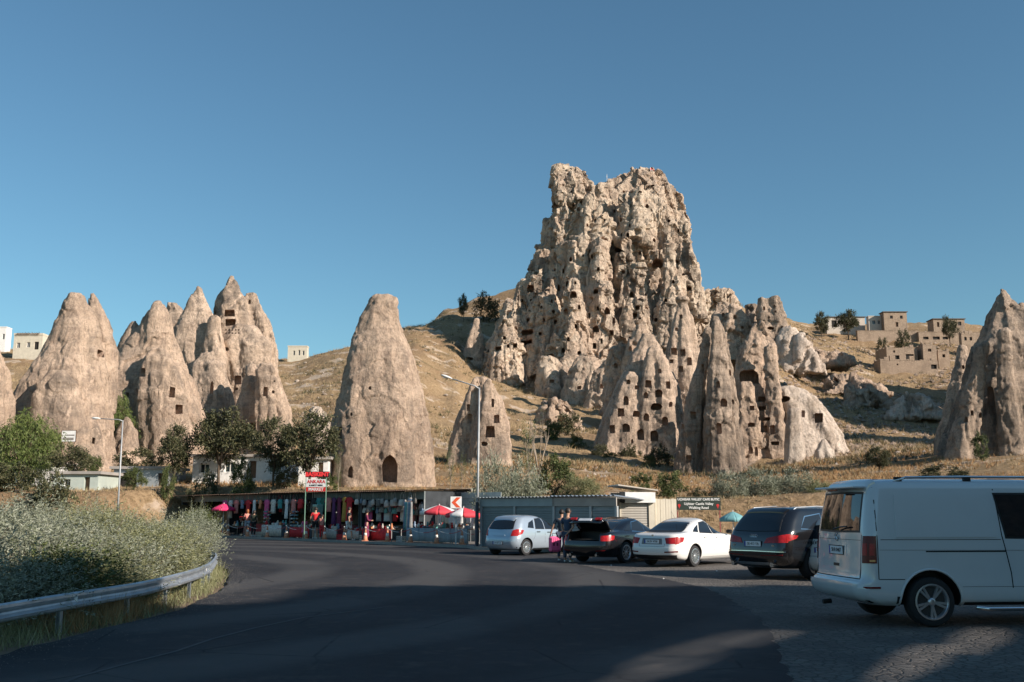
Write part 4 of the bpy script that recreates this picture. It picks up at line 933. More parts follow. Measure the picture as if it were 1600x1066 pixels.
# below the left cones
house('long white one storey building half hidden behind the dark trees', 300, 452, 750, 714, 78, [(.12,.5,.10,.4,'w'),(.38,.55,.11,.45,'w'),(.62,.45,.07,.75,'d'),(.83,.55,.1,.45,'w')], M_WHITE_P, M_CONC, depth=5, name='white_building')
house('grey kiosk with a flat tin roof and a white doorway end', 176, 262, 765, 733, 76, [(.22,.42,.4,.8,'g'),(.88,.42,.14,.75,'d')], M_GREYMETAL, M_CONC, depth=4, name='kiosk')
house('pale green shed tucked under the left hand trees', 82, 152, 772, 741, 72, [(.3,.55,.16,.4,'w'),(.75,.45,.13,.8,'d')], simple('pale_green_tin', (.42,.47,.42), .6, scale=1), M_CONC, depth=4, name='green_shed')
house('low white strip roofed hut behind the far left bushes', 20, 84, 768, 726, 78, [(.4,.5,.2,.4,'w')], M_WHITE_P, M_CONC, depth=4, name='white_hut')
for (px0, px1, pyb, pyt, Y, lab) in ((466, 512, 748, 718, 72, 'small white annex between the trees and the lone cone'),):
    house(lab, px0, px1, pyb, pyt, Y, [(.3,.5,.2,.45,'w'),(.75,.45,.18,.8,'d')], M_WHITE_P, M_CONC, depth=4, name='white_annex')
# notice board at the foot of the twin topped cone
nb = W(107, 690, 88); r = tag(empty('notice_board', nb), 'framed white notice board leaning on the twin topped cone', 'notice board')
mb = MB(); mb.box(-.62,.62,-.03,.03,0,.95); mb.build('board', M_WHITE_P, r); mb = MB()
for b in ((-.66,.66,-.05,.04,-.05,0),(-.66,.66,-.05,.04,.95,1.0),(-.67,-.62,-.05,.04,0,.95),(.62,.67,-.05,.04,0,.95)): mb.box(*b)
mb.build('board_frame', M_WOOD, r); mb = MB(); mb.box(-.5,.45,-.045,-.031,.12,.34); mb.box(-.3,.5,-.045,-.031,.5,.6); mb.build('printed_picture', simple('print_grey', (.22,.2,.18), .7, scale=9, var=.6), r)
mb = MB(); mb.tube([(-.5,0,0),(-.5,0,-2.2)], .03, 6); mb.build('board_post', M_WOOD, r); mb = MB(); mb.tube([(.5,0,0),(.5,0,-2.2)], .03, 6); mb.build('board_post', M_WOOD, r)
# flag on the summit
f0 = W(1016.5, 281, 239); r = tag(empty('flag', f0), 'red flag with white crescent flying on the castle summit', 'flag'); mb = MB(); mb.tube([(0,0,-3),(0,0,3.2)], .07, 6); mb.build('flag_pole', M_WHITE_P, r)
V = []; F = []
for i in range(9):
    for j in range(5): V.append((.08 + i*.13, .12*math.sin(i*.9), 3.1 - j*.33 - i*.09))
for i in range(8):
    for j in range(4): F.append((i*5+j, i*5+j+1, i*5+6+j, i*5+5+j))
mb = MB(); mb.add(V, F); o = mb.build('flag_cloth', simple('flag_red', (.62,.02,.025), .7), r, True); m = o.modifiers.new('s', 'SOLIDIFY'); m.thickness = .03
mb = MB(); mb.V = []; cr = [(.42+.2*math.cos(a), 2.3+.2*math.sin(a)) for a in np.linspace(.7, 5.58, 12)] + [(.47+.15*math.cos(a), 2.3+.15*math.sin(a)) for a in np.linspace(5.4, .9, 12)]
mb.prism(cr, -.2, -.16); mb.build('crescent', M_WHITE_P, r)
for px, py, hh in ((948.5, 292, 3.2), (1005, 275, 1.6)):
    f0 = W(px, py, 240); mb = MB(); mb.tube([(0,0,-2),(0,0,hh)], .05, 6); mb.tube([(-.2,0,hh*.8),(.2,0,hh*.8)], .04, 5); o = mb.build('mast', M_WHITE_P); o.location = f0; tag(o, 'thin white mast on the castle saddle' if hh > 2 else 'short white mast near the summit flag', 'mast')

# ------------------------------------------------------------ grey shuttered sheds and booth at the lot's back edge
A_, B_ = Vector((-1.33, 44.6, .11)), Vector((4.16, 40.6, .11)); sa = math.atan2(B_.y-A_.y, B_.x-A_.x); LEN = (B_-A_).length
r = tag(empty('shuttered_shed', A_, sa), 'long low grey shed with closed roller shutters behind the hatchback', 'shed')
ps = [0, .265, .56, .825, 1.0]; TH = 2.08
for i, u in enumerate(ps): mb = MB(); mb.box(u*LEN-.05, u*LEN+.05, -.05, .05, 0, TH-.36); mb.build('shed_post', M_LAMP, r)
def shutter(parent, x0, x1, y, z0, z1, m, name='roller_shutter', pitch=.1):
    s_ = tag(MB().box(x0, x1, y+.02, y+.04, z0, z1).build(name, m, parent)); n_ = int((z1-z0)/pitch)
    base = MB().box(x0, x1, y-.012, y+.012, 0, pitch*.86, .008); me = None
    for k in range(n_):
        if me is None: o = base.build('shutter_slat', m, s_); me = o.data
        else: o = link('shutter_slat', me, s_)
        o.location = (0, 0, z0 + k*pitch)
    return s_
for i in range(4): shutter(r, ps[i]*LEN+.055, ps[i+1]*LEN-.055, .0, .02, TH-.38, M_SHUT)
for i in range(2): a_, b_ = (0, ps[2]) if i == 0 else (ps[2], 1); MB().box(a_*LEN-.04+.005, b_*LEN+.035, -.07, .0, TH-.36, TH-.02+.0).build('fascia_board', M_CONC if i else M_GREYMETAL, r)
MB().box(-.05, LEN+.05, .06, .1, 0, TH-.36).build('back_wall', M_SHUT, r)
def corrugated(name, x0, x1, y0, y1, z0, z1, m, parent, pitch=.18, amp=.022, th=.006):
    """sheet with waves running along y; z0 at y0, z1 at y1"""
    n_ = max(4, int((x1-x0)/pitch*6)); V = []; F = []
    for i in range(n_+1):
        x = x0+(x1-x0)*i/n_; dz = amp*math.cos(2*math.pi*(x-x0)/pitch)
        V += [(x,y0,z0+dz),(x,y1,z1+dz),(x,y1,z1+dz-th),(x,y0,z0+dz-th)]
    for i in range(n_):
        for k in range(4): k2 = (k+1) % 4; F.append((i*4+k, i*4+4+k, i*4+4+k2, i*4+k2))
    return MB().add(V, F).build(name, m, parent)
corrugated('corrugated_roof', -.15, ps[2]*LEN, -.25, 2.6, TH+.03, TH-.12, M_GREYMETAL, r)
corrugated('corrugated_roof', ps[2]*LEN+.01, LEN+.1, -.28, 2.6, TH+.06, TH-.10, M_ZINC, r, .2, .03)
MB().box(-.1, LEN, 2.5, 2.6, 0, TH-.16).build('rear_wall', M_SHUT, r)
b0 = W(969, 857, 42.4); b0.z = .11; b1 = W(1024, 857, 42.6); bw = b1.x - b0.x
r = tag(empty('booth', b0, .1), 'small booth with lowered pale shutter and blank white sign board', 'booth')
MB().box(0, .07, -.05, 1.8, 0, 2.2).build('side_panel', M_CREAM, r); MB().box(bw-.25, bw, -.05, 1.8, 0, 2.12).build('side_panel', M_CREAM, r)
shutter(r, .08, bw-.26, .02, .02, 1.85, simple('shutter_beige', (.42,.39,.34), .6, .1, scale=1.5)); MB().box(.2, bw+.0, -.22, -.06, 1.86, 2.3, .01).build('sign_board', M_WHITE_P, r)
MB().box(.0, .19, -.2, -.06, 1.88, 2.32).build('sign_end', M_BLACK, r); MB().box(0, bw, 1.8, 1.85, 0, 2.3).build('rear_panel', M_CONC, r)
mb = MB(); mb.add([(-.1,-.3,2.62),(bw+.1,-.3,2.40),(bw+.1,2,2.40),(-.1,2,2.62),(-.1,-.3,2.57),(bw+.1,-.3,2.35),(bw+.1,2,2.35),(-.1,2,2.57)], [(0,1,2,3),(7,6,5,4),(0,4,5,1),(1,5,6,2),(2,6,7,3),(3,7,4,0)]); mb.build('tilted_roof', M_STONE2, r)
b0 = W(1025, 857, 42.8); b0.z = .11; r = tag(empty('board_wall', b0, .12), 'cream corrugated fence panel between the booth and the cafe sign', 'fence')
for k in range(8): MB().box(k*.117, k*.117+.109, .01*(k % 2), .03+.01*(k % 2), 0, 2.04-.012*(k % 3)).build('fence_plank', M_CREAM, r)
MB().box(0, 1.05, .05, .09, 1.5, 1.58).build('fence_rail', M_WOOD, r)
# cafe sign on two posts
b0 = W(1059, 857, 49.5); b0.z = .1; b1 = W(1128, 857, 49.5); w_ = b1.x - b0.x; r = tag(empty('cafe_sign', b0), 'dark green cafe sign with white lettering on two red posts', 'sign')
zt = W(0, 777, 49.5).z - .1; zb_ = W(0, 797, 49.5).z - .1
MB().box(0, w_, -.04, .02, zb_, zt, .01).build('sign_panel', simple('sign_dark_green', (.022,.035,.026), .5), r)
for x in (.02, w_-.06): MB().box(x, x+.05, .025, .07, 0, zt).build('sign_post', simple('post_red_brown', (.25,.06,.05), .6), r)
MT = simple('sign_letters', (.75,.74,.70), .6)
text('sign_lettering', 'UÇHISAR VALLEY CAFE BUTIC', .155, MT, r, (w_/2, -.045, zt-.11), sx=.98, bold=.004); text('sign_lettering', 'Uçhisar Castle Valley', .17, MT, r, (w_/2, -.045, zt-.32), sx=.98, bold=.003); text('sign_lettering', 'Walking Road', .17, MT, r, (w_/2, -.045, zt-.51), bold=.003)
for x in (.12, w_-.14): mb = MB(); mb.lathe([(.0,-.05),(.07,-.05),(.07,-.042),(.0,-.042)], 10, 'y', (x, 0, zb_+.22)); mb.box(x-.02,x+.02,-.049,-.042,zb_+.08,zb_+.2); mb.build('sign_emblem', M_RED, r)
# chevron board
b0 = W(712, 857, 47.6); b0.z = .11; r = tag(empty('chevron_sign', b0, -.05), 'square white board with a red arrow pointing left on a post', 'road sign')
z0, z1 = W(0,794.5,47.6).z-.11, W(0,776,47.6).z-.11; MB().box(-.26,.26,-.02,.0,z0,z1).build('sign_face', simple('reflective_white', (.8,.8,.77), .4), r); MB().box(-.03,.03,.003,.06,0,z1-.05).build('sign_post', M_ZINC, r)
zc = (z0+z1)/2; hh = (z1-z0)/2*.86; mb = MB(); mb.prism([(.02,zc+hh),(.22,zc+hh),(-.02,zc),(.22,zc-hh),(.02,zc-hh),(-.21,zc)], -.026, -.0205); mb.build('red_arrow', simple('arrow_red', (.75,.10,.03), .5), r)
# ------------------------------------------------------------ vehicles
def paint(name, c, metal=0.0, rough=.28, coat=1.0):
    t = NT(name); n_ = t.noise(1.5, 5, .6); c2 = t.mix(t.ramp(n_, [(.5, 0), (.75, .18)]), c, tuple(x*.75 + .02 for x in c)); return t.out(c2, rough, None, metal, .5, coat)
M_GLASS = simple('tinted_glass', (.012,.014,.017), .03, spec=.8, var=0); M_TYRE = simple('tyre_rubber', (.018,.018,.019), .85, bump=.4, scale=20); M_RIM = simple('alloy_silver', (.55,.56,.58), .3, .85)
M_CHROME = simple('chrome', (.7,.71,.72), .12, 1.0, var=.02); M_TAIL = simple('tail_lamp_red', (.36,.012,.014), .25, spec=.4, var=.35, scale=14); M_TAILD = simple('tail_lamp_dark', (.13,.006,.007), .25, spec=.4); M_AMBER = simple('indicator_clear', (.65,.45,.38), .15)
M_PLATE = simple('plate_white', (.72,.73,.75), .4); M_PLATEBLUE = simple('plate_blue', (.02,.06,.35), .4); M_SEAM = simple('panel_gap', (.01,.01,.011), .8); M_DISC = simple('brake_dark', (.05,.05,.05), .5, .5)
def resample(pts, n_):
    pts = [Vector((p[0], p[1])) for p in pts]
    if len(pts) == 1: return [pts[0]] * n_
    c = [0]
    for a, b in zip(pts[:-1], pts[1:]): c.append(c[-1] + (b-a).length)
    out = []
    for i in range(n_):
        d = c[-1]*i/(n_-1); k = max(0, min(len(pts)-2, int(np.searchsorted(c, d)) - 1)); t = (d-c[k])/max(1e-9, c[k+1]-c[k]); out.append(pts[k].lerp(pts[k+1], t))
    return out
class Car:
    def __init__(s, name, label, loc, heading, levels, body_m, expo=4.2, group=None, cat='car', arches=(), zs=1.0, axle=2.6):
        s.root = tag(empty(name, loc, math.pi/2 - heading), label, cat, group); s.m = body_m; s.axle = axle
        lv = np.array(levels, float); z = lv[:,0]*zs
        tt = np.linspace(0, len(lv)-1, (len(lv)-1)*4+1); I = lambda c: np.interp(tt, range(len(lv)), c)
        def sm(c):
            y = I(c); y2 = y.copy(); y2[2:-2] = (y[:-4]+y[1:-3]*2+y[2:-2]*3+y[3:-1]*2+y[4:])/9; return y2
        zz, xr, xf, hw = sm(z), sm(lv[:,1]), sm(lv[:,2]), sm(lv[:,3])
        rxr, ryr, rxf, ryf = expo if isinstance(expo, tuple) else (.34, .26, .85, .42)
        ns, nc_, ne = 26, 9, 14
        def outl(x0, x1, w):
            L = x1 - x0; a_, b_, c_, d_ = min(rxr, L*.42), min(ryr, w*.9), min(rxf, L*.5), min(ryf, w*.9); P = []
            for i in range(ns): P.append((x1 - c_ + (x0 + a_ - x1 + c_) * i/ns, w))
            for i in range(nc_): t = i/nc_*math.pi/2; P.append((x0 + a_ - a_*math.sin(t), w - b_ + b_*math.cos(t)))
            for i in range(ne): P.append((x0, (w - b_)*(1 - 2*i/ne)))
            for i in range(nc_): t = i/nc_*math.pi/2; P.append((x0 + a_ - a_*math.cos(t), -(w - b_ + b_*math.sin(t))))
            for i in range(ns): P.append((x0 + a_ + (x1 - c_ - x0 - a_) * i/ns, -w))
            for i in range(nc_): t = i/nc_*math.pi/2; P.append((x1 - c_ + c_*math.sin(t), -(w - d_ + d_*math.cos(t))))
            for i in range(ne): P.append((x1, -(w - d_)*(1 - 2*i/ne)))
            for i in range(nc_): t = i/nc_*math.pi/2; P.append((x1 - c_ + c_*math.cos(t), w - d_ + d_*math.sin(t)))
            P = np.array(P); u = (P[:,0] - (x0+x1)/2)/(L/2); P[:,1] *= 1 - .035*u**4; v = P[:,1]/w
            P[:,0] += np.where(u < 0, .045*v**2*np.clip(-u, 0, 1)**6, -.07*v**2*np.clip(u, 0, 1)**6); return P
        V = []; F = []
        for k in range(len(zz)):
            P = outl(xr[k], xf[k], hw[k]); N = len(P)
            for q in P: V.append((q[0], q[1], zz[k]))
        M_ = len(zz)
        for k in range(M_-1):
            for i in range(N): j = (i+1) % N; F.append((k*N+i, k*N+j, (k+1)*N+j, (k+1)*N+i))
        V.append(((xr[0]+xf[0])/2, 0, zz[0])); V.append(((xr[-1]+xf[-1])/2, 0, zz[-1]+.003)); b0, t0 = len(V)-2, len(V)-1
        for i in range(N): j = (i+1) % N; F.append((b0, j, i)); F.append((t0, (M_-1)*N+i, (M_-1)*N+j))
        s.body = MB().add(V, F).build('body', [body_m, M_BLACK], s.root)
        s.bvh = BVHTree.FromPolygons([v.co[:] for v in s.body.data.vertices], [p.vertices[:] for p in s.body.data.polygons])
        s.cuts = MB(); s.arch = list(arches)
    def cut_cyl(s, x, z, r, yo, yi):
        for sg in (1, -1): s.cuts.lathe([(r, sg*yi), (r, sg*yo)] if sg > 0 else [(r, -yo), (r, -yi)], 32, 'y', (x, 0, z))
    def finish(s):
        if s.cuts.V:
            c = s.cuts.build('cut', M_BLACK); c.data.materials.clear(); c.data.materials.append(s.m); c.data.materials.append(M_BLACK); c.data.polygons.foreach_set('material_index', np.ones(len(c.data.polygons), np.int32)); c.parent = s.root
            bpy.context.view_layer.update()
            m = s.body.modifiers.new('b', 'BOOLEAN'); m.object = c; m.solver = 'MANIFOLD'; me = eval_mesh(s.body); s.body.modifiers.clear(); s.body.data = me; bpy.data.objects.remove(c)
            split_faces(me, s.root, 'wheel_arch', [s.m, M_BLACK], None)
        s.body.data.polygons.foreach_set('use_smooth', np.ones(len(s.body.data.polygons), dtype=bool)); s.body.data.name = 'body'
        s.body.data.set_sharp_from_angle(angle=R(35))
        return s
    def cast(s, view, a, b):
        if view == 'L': o, d = Vector((a, 4, b)), Vector((0, -1, 0))
        elif view == 'R': o, d = Vector((a, -4, b)), Vector((0, 1, 0))
        elif view == 'B': o, d = Vector((-8, a, b)), Vector((1, 0, 0))
        elif view == 'F': o, d = Vector((12, a, b)), Vector((-1, 0, 0))
        else: o, d = Vector((a, b, 6)), Vector((0, 0, -1))
        h = s.bvh.ray_cast(o, d)
        if h[0] is None:
            h = s.bvh.find_nearest(o + d*(4 - .8 if view in 'LR' else 7)); return h[0], -d
        return h[0], -d
    def patch(s, name, view, bot, top, m, off=.004, nu=14, nv=6, skirt=.03, parent=None):
        b, t = resample(bot, nu), resample(top, nu); V = []; F = []
        for i in range(nu):
            for j in range(nv):
                q = b[i].lerp(t[i], j/(nv-1)); p, d = s.cast(view, q.x, q.y); V.append(p + d*off)
        n0 = len(V)
        for i in range(nu-1):
            for j in range(nv-1): F.append((i*nv+j, (i+1)*nv+j, (i+1)*nv+j+1, i*nv+j+1))
        ring_ = [i*nv for i in range(nu)] + [(nu-1)*nv+j for j in range(1, nv)] + [i*nv+nv-1 for i in range(nu-2, -1, -1)] + [j for j in range(nv-2, 0, -1)]
        d = s.cast(view, b[0].x, b[0].y)[1]
        for i in ring_: V.append(Vector(V[i]) - d*skirt)
        for k in range(len(ring_)): k2 = (k+1) % len(ring_); F.append((ring_[k], ring_[k2], n0+k2, n0+k))
        o = MB().add(V, F).build(name, m, parent or s.root); o.data.polygons.foreach_set('use_smooth', np.ones(len(o.data.polygons), dtype=bool)); o.data.set_sharp_from_angle(angle=R(40)); return o
    def line(s, view, pts, w=.008, name='panel_gap', m=None, off=.0015):
        pts = [Vector(p) for p in pts]; out = []
        for a, b in zip(pts[:-1], pts[1:]):
            d = (b-a).normalized(); n_ = Vector((-d.y, d.x))*w/2
            out.append(s.patch(name, view, [a-n_, b-n_], [a+n_, b+n_], m or M_SEAM, off, max(3, int((b-a).length/.12)), 2, .004))
        return out
    def win(s, view, bot, top, name='side_window', trim=M_BLACK, grow=.02):
        c = Vector((sum(p[0] for p in bot+top)/len(bot+top), sum(p[1] for p in bot+top)/len(bot+top)))
        gb = [(p[0]+(grow if p[0] > c.x else -grow), p[1]-grow) for p in bot]; gt = [(p[0]+(grow if p[0] > c.x else -grow), p[1]+grow) for p in top]
        fr = s.patch(name + '_frame', view, gb, gt, trim, .004, 18, 6); return s.patch(name, view, bot, top, M_GLASS, .008, 18, 6, .01, s.root)
    def wheels(s, rad, track, wid, spokes, rim_r=.62, twin=False, rim_m=None, style=0):
        rim_m = rim_m or M_RIM; proto = None
        for x in (0, s.axle):
            for sg in (1, -1):
                if proto is None:
                    R_ = rad; w = wid/2; rr = R_*rim_r
                    t = MB().lathe([(rr, -w*.9), (R_*.86, -w), (R_*.96, -w*.86), (R_, -w*.6), (R_, w*.6), (R_*.96, w*.86), (R_*.86, w), (rr, w*.9), (rr*.98, w*.5), (.05, w*.45)], 40, 'y').build('wheel', M_TYRE, s.root, True)
                    t.data.set_sharp_from_angle(angle=R(40))
                    V_ = MB(); V_.lathe([(rr*.86, w*.55), (rr*1.02, w*.55), (rr*1.04, w*.98), (rr*.95, w*1.0), (rr*.88, w*.8), (rr*.86, w*.55)], 40, 'y', cap=False); rm = V_.build('rim', rim_m, t, True); rm.data.set_sharp_from_angle(angle=R(30))
                    MB().lathe([(rr*.86, w*.52), (rr*.86, w*.58)], 32, 'y').build('brake_disc', M_DISC, t)
                    for k in range(spokes):
                        a = 2*math.pi*k/spokes
                        for da in ((-.13, .13) if twin else (0,)):
                            hw1, hw2 = (rr*.055, rr*.075) if twin else ((rr*.10, rr*.13) if not style else (rr*.05, rr*.06)); c1, c2 = rr*.18, rr*.93
                            mb = MB(); V = []
                            for rad_, hw in ((c1, hw1), (c2, hw2)):
                                aa = a + da*(1 if rad_ == c2 else .9)
                                ux, uz = math.cos(aa), math.sin(aa)
                                for sx in (-1, 1):
                                    for yy in (w*.66, w*.92 if rad_ == c2 else w*.86): V.append((ux*rad_ - uz*hw*sx, yy, uz*rad_ + ux*hw*sx))
                            mb.add(V, [(0,1,3,2),(4,6,7,5),(0,4,5,1),(2,3,7,6),(1,5,7,3),(0,2,6,4)]); mb.build('spoke', rim_m, t)
                    MB().lathe([(rr*.24, w*.6), (rr*.24, w*.84), (rr*.14, w*.92), (.005, w*.93)], 20, 'y').build('hub_cap', rim_m, t, True)
                    proto = t; o = t
                else:
                    o = copy_tree(proto, s.root)
                o.location = (x, sg*track/2, rad); o.rotation_euler = (0, random.uniform(0, 3), 0 if sg > 0 else math.pi)
    def plate(s, y, z, txt, w=.52, h=.115, tilt=0.0):
        p, d = s.cast('B', y, z); r_ = MB().box(-.008, 0, -w/2, w/2, -h/2, h/2).build('number_plate', M_PLATE, s.root); r_.location = (p.x-.012, y, z); r_.rotation_euler = (0, tilt, 0)
        MB().box(-.010, -.0085, w/2-.045, w/2-.003, -h/2+.003, h/2-.003).build('plate_band', M_PLATEBLUE, r_)
        text('plate_lettering', txt, h*.72, M_BLACK, r_, (-.0105, -.02, 0), (math.pi/2, 0, -math.pi/2), .001, bold=.001)
        MB().box(-.004, .006, -w/2-.012, w/2+.012, -h/2-.012, h/2+.012).build('plate_holder', M_BLACK, r_); return r_
    def mirror(s, x, z, y, m, sides=(1, -1)):
        for sg in sides:
            mb = MB(); mb.box(x-.05, x+.07, sg*(y-.02) if sg > 0 else sg*(y+.17), sg*(y+.17) if sg > 0 else sg*(y-.02), z, z+.12, .03); o = mb.build('wing_mirror', m, s.root)
    def handle(s, view, x, z, m): s.patch('door_handle', view, [(x-.09, z-.012), (x+.09, z-.016)], [(x-.09, z+.014), (x+.09, z+.012)], m, .03, 6, 3, .03)
    def badge_rings(s, y, z, r_=.028, n_=4):
        for k in range(n_):
            yy = y + (n_-1)*r_*.72 - k*r_*1.44; p, d = s.cast('B', yy, z); pts = [(p.x-.012, yy+r_*math.cos(a), z+r_*math.sin(a)) for a in np.linspace(0, 2*math.pi, 15)]
            MB().tube(pts, .0045, 5, False).build('badge_ring', M_CHROME, s.root)

HATCH = [(.19,-.42,3.12,.70),(.24,-.58,3.22,.79),(.42,-.68,3.33,.845),(.60,-.67,3.31,.855),(.72,-.63,3.22,.856),(.84,-.60,3.0,.85),(.93,-.57,2.55,.84),(.99,-.55,2.15,.82),(1.08,-.50,1.98,.785),(1.2,-.43,1.78,.74),(1.33,-.33,1.50,.68),(1.40,-.26,1.30,.64),(1.45,-.12,1.1,.56),(1.48,.12,.85,.40),(1.49,.3,.6,.2)]
def hatch(label, loc, heading, m, kind):
    c = Car('hatchback', label, loc, heading, HATCH, m, 4.0, axle=2.51); c.cut_cyl(0, .30, .36, 1.2, .62); c.cut_cyl(2.51, .30, .36, 1.2, .62); c.finish(); c.wheels(.30, 1.46, .19, 14 if kind == 0 else 9, .66, style=1)
    for v in 'LR':
        c.win(v, [(.52,.98),(1.02,.97)], [(.62,1.33),(1.02,1.37)]); c.win(v, [(1.10,.97),(1.98,.95)], [(1.10,1.37),(1.48,1.31)]); c.patch('quarter_window', v, [(.08,1.02),(.42,.99)], [(.20,1.20),(.50,1.31)], M_GLASS, .006, 8, 4)
        c.line(v, [(.47,.97),(.47,.72),(.38,.58)]); c.line(v, [(1.06,.96),(1.06,.30)]); c.line(v, [(2.02,.92),(2.02,.40),(1.9,.28)]); c.line(v, [(.42,.26),(2.05,.26)]); c.handle(v, .66, .86, M_BLACK if kind == 0 else m); c.handle(v, 1.28, .84, M_BLACK if kind == 0 else m)
        c.patch('side_sill', v, [(.42,.20),(2.08,.20)], [(.42,.25),(2.08,.25)], M_BLACK, .006, 8, 3)
    c.win('B', [(-.60,.99),(0,.97),(.60,.99)], [(-.52,1.32),(0,1.36),(.52,1.32)], 'rear_window'); c.win('F', [(-.66,1.02),(.66,1.02)], [(-.56,1.36),(.56,1.36)], 'windscreen')
    for sg in (1, -1):
        if kind == 0: c.patch('tail_lamp', 'B', [(sg*.56,.72),(sg*.80,.72)], [(sg*.62,.93),(sg*.79,.98)], M_TAIL, .01, 8, 6); c.patch('tail_lamp', 'L' if sg > 0 else 'R', [(-.50,.72),(-.26,.80)], [(-.47,.97),(-.16,.93)], M_TAIL, .01, 8, 6)
        else: c.patch('tail_lamp', 'B', [(sg*.66,.86),(sg*.80,.86)], [(sg*.60,1.30),(sg*.66,1.32)], M_TAIL, .014, 6, 10); c.patch('window_pillar', 'B', [(sg*.60,.9),(sg*.68,.88)], [(sg*.52,1.32),(sg*.60,1.34)], M_BLACK, .008, 5, 8)
        c.patch('rear_reflector', 'B', [(sg*.50,.36),(sg*.74,.38)], [(sg*.50,.40),(sg*.74,.42)], M_TAILD, .006, 5, 3); c.patch('headlamp', 'F', [(sg*.5,.66),(sg*.8,.70)], [(sg*.55,.82),(sg*.78,.84)], M_CHROME, .006, 6, 4)
    c.patch('rear_bumper', 'B', [(-.80,.27),(0,.26),(.80,.27)], [(-.82,.52),(0,.54),(.82,.52)], m, .03, 22, 6); c.line('B', [(-.62,.56),(-.60,.9)]); c.line('B', [(.62,.56),(.60,.9)]); c.line('B', [(-.62,.56),(.62,.56)])
    c.patch('spoiler', 'T', [(-.36,-.50),(-.20,-.54)], [(-.36,.50),(-.20,.54)], m, .02, 5, 16, .05); c.mirror(1.82, .98, .86, m if kind else M_BLACK)
    mb = MB(); mb.tube([(-.46,.0,.99+.03),(-.45,-.32,1.04)], .010, 5); mb.tube([(-.50,0,1.0),(-.5,0,.97)], .02, 6); mb.build('rear_wiper', M_BLACK, c.root)
    return c
M_SILVER = paint('silver_blue_paint', (.40,.47,.54), .45, .3); M_WPAINT = paint('white_paint_car', (.74,.73,.70)); M_BPAINT = paint('black_paint_car', (.006,.006,.007), rough=.2); M_VAN = paint('van_white_paint', (.60,.62,.63), .0, .2)
def pos(px, py, track, th, side=1):
    g = G(px, py); return (g.x - side*track/2*math.cos(th), g.y + side*track/2*math.sin(th), 0)
th = R(41); c = hatch('silver blue hatchback parked closest to the stalls, rear towards the road', pos(820, 868, 1.46, th), th, M_SILVER, 0); c.plate(0.0, .46, '34 AEF 24', .46, .11).location.x -= .034; c.patch('tailgate_handle', 'B', [(-.3,.72),(.3,.72)], [(-.28,.76),(.28,.76)], M_SILVER, .02, 8, 3)
# white saloon
SEDAN = [(.20,-.70,3.28,.72),(.26,-.95,3.40,.80),(.42,-1.06,3.50,.85),(.58,-1.06,3.50,.862),(.72,-1.03,3.42,.86),(.84,-1.00,3.05,.852),(.92,-.98,2.65,.845),(.97,-.95,2.25,.825),(1.01,-.84,2.02,.79),(1.04,-.40,1.90,.76),(1.12,-.22,1.74,.725),(1.24,.02,1.52,.685),(1.34,.26,1.28,.645),(1.39,.42,1.12,.61),(1.43,.58,1.0,.54),(1.46,.72,.90,.38),(1.47,.78,.85,.2)]
def saloon(label, loc, heading, m, lv, axle, track, rad, zs=1.0, boot_open=False, chrome=False, expo=4.0, spokes=14, style=1):
    c = Car('saloon_car', label, loc, heading, lv, m, expo, axle=axle, zs=zs); c.cut_cyl(0, rad, rad*1.2, 1.3, track/2-.12); c.cut_cyl(axle, rad, rad*1.2, 1.3, track/2-.12)
    if boot_open: c.cuts.box(-1.5, -.36, -.60, .60, .70, 1.3)
    c.finish(); c.wheels(rad, track, .21, spokes, .68, style=style)
    tr = M_CHROME if chrome else M_BLACK; k = axle/2.6
    for v in 'LR':
        c.win(v, [(.38*k,1.03*zs),(1.03*k,1.00*zs)], [(.52*k,1.31*zs),(1.03*k,1.38*zs)], trim=tr); c.win(v, [(1.10*k,1.00*zs),(2.0*k-.08,.97*zs)], [(1.10*k,1.38*zs),(1.42*k,1.26*zs)], trim=tr); c.patch('quarter_window', v, [(.02*k,1.05*zs),(.30*k,1.03*zs)], [(.18*k,1.16*zs),(.42*k,1.27*zs)], M_GLASS, .008, 8, 4)
        c.line(v, [(.33*k,1.0*zs),(.33*k,.74),(.42*k,.6)]); c.line(v, [(1.06*k,.99*zs),(1.06*k,.30)]); c.line(v, [(2.06*k,.94*zs),(2.06*k,.42),(1.95*k,.28)]); c.line(v, [(.46*k,.27),(2.1*k,.27)]); c.handle(v, .58*k, .88*zs, m); c.handle(v, 1.28*k, .86*zs, m)
    c.win('B', [(-.60,1.06*zs),(0,1.045*zs),(.60,1.06*zs)], [(-.50,1.33*zs),(0,1.36*zs),(.50,1.33*zs)], 'rear_window'); c.win('F', [(-.66,1.05*zs),(.66,1.05*zs)], [(-.54,1.34*zs),(.54,1.34*zs)], 'windscreen'); c.mirror(1.86*k, .97*zs, lv[7][3]+.02, M_BLACK)
    for sg in (1, -1): c.patch('headlamp', 'F', [(sg*.48,.62),(sg*.8,.66)], [(sg*.5,.76),(sg*.78,.80)], M_CHROME, .006, 6, 4)
    return c
th = R(42); c = saloon('white saloon car parked between the black saloon and the black off roader', pos(1083, 885.5, 1.5, th), th, M_WPAINT, SEDAN, 2.6, 1.48, .31, zs=.97)
for sg in (1, -1):
    c.patch('tail_lamp', 'B', [(sg*.50,.68),(sg*.86,.68)], [(sg*.44,.84),(sg*.86,.88)], M_TAIL, .012, 10, 6); c.patch('tail_lamp', 'L' if sg > 0 else 'R', [(-.90,.68),(-.66,.74)], [(-.86,.88),(-.58,.86)], M_TAIL, .012, 8, 5)
    c.patch('rear_reflector', 'B', [(sg*.46,.42),(sg*.80,.44)], [(sg*.46,.455),(sg*.80,.475)], M_TAILD, .036, 6, 3)
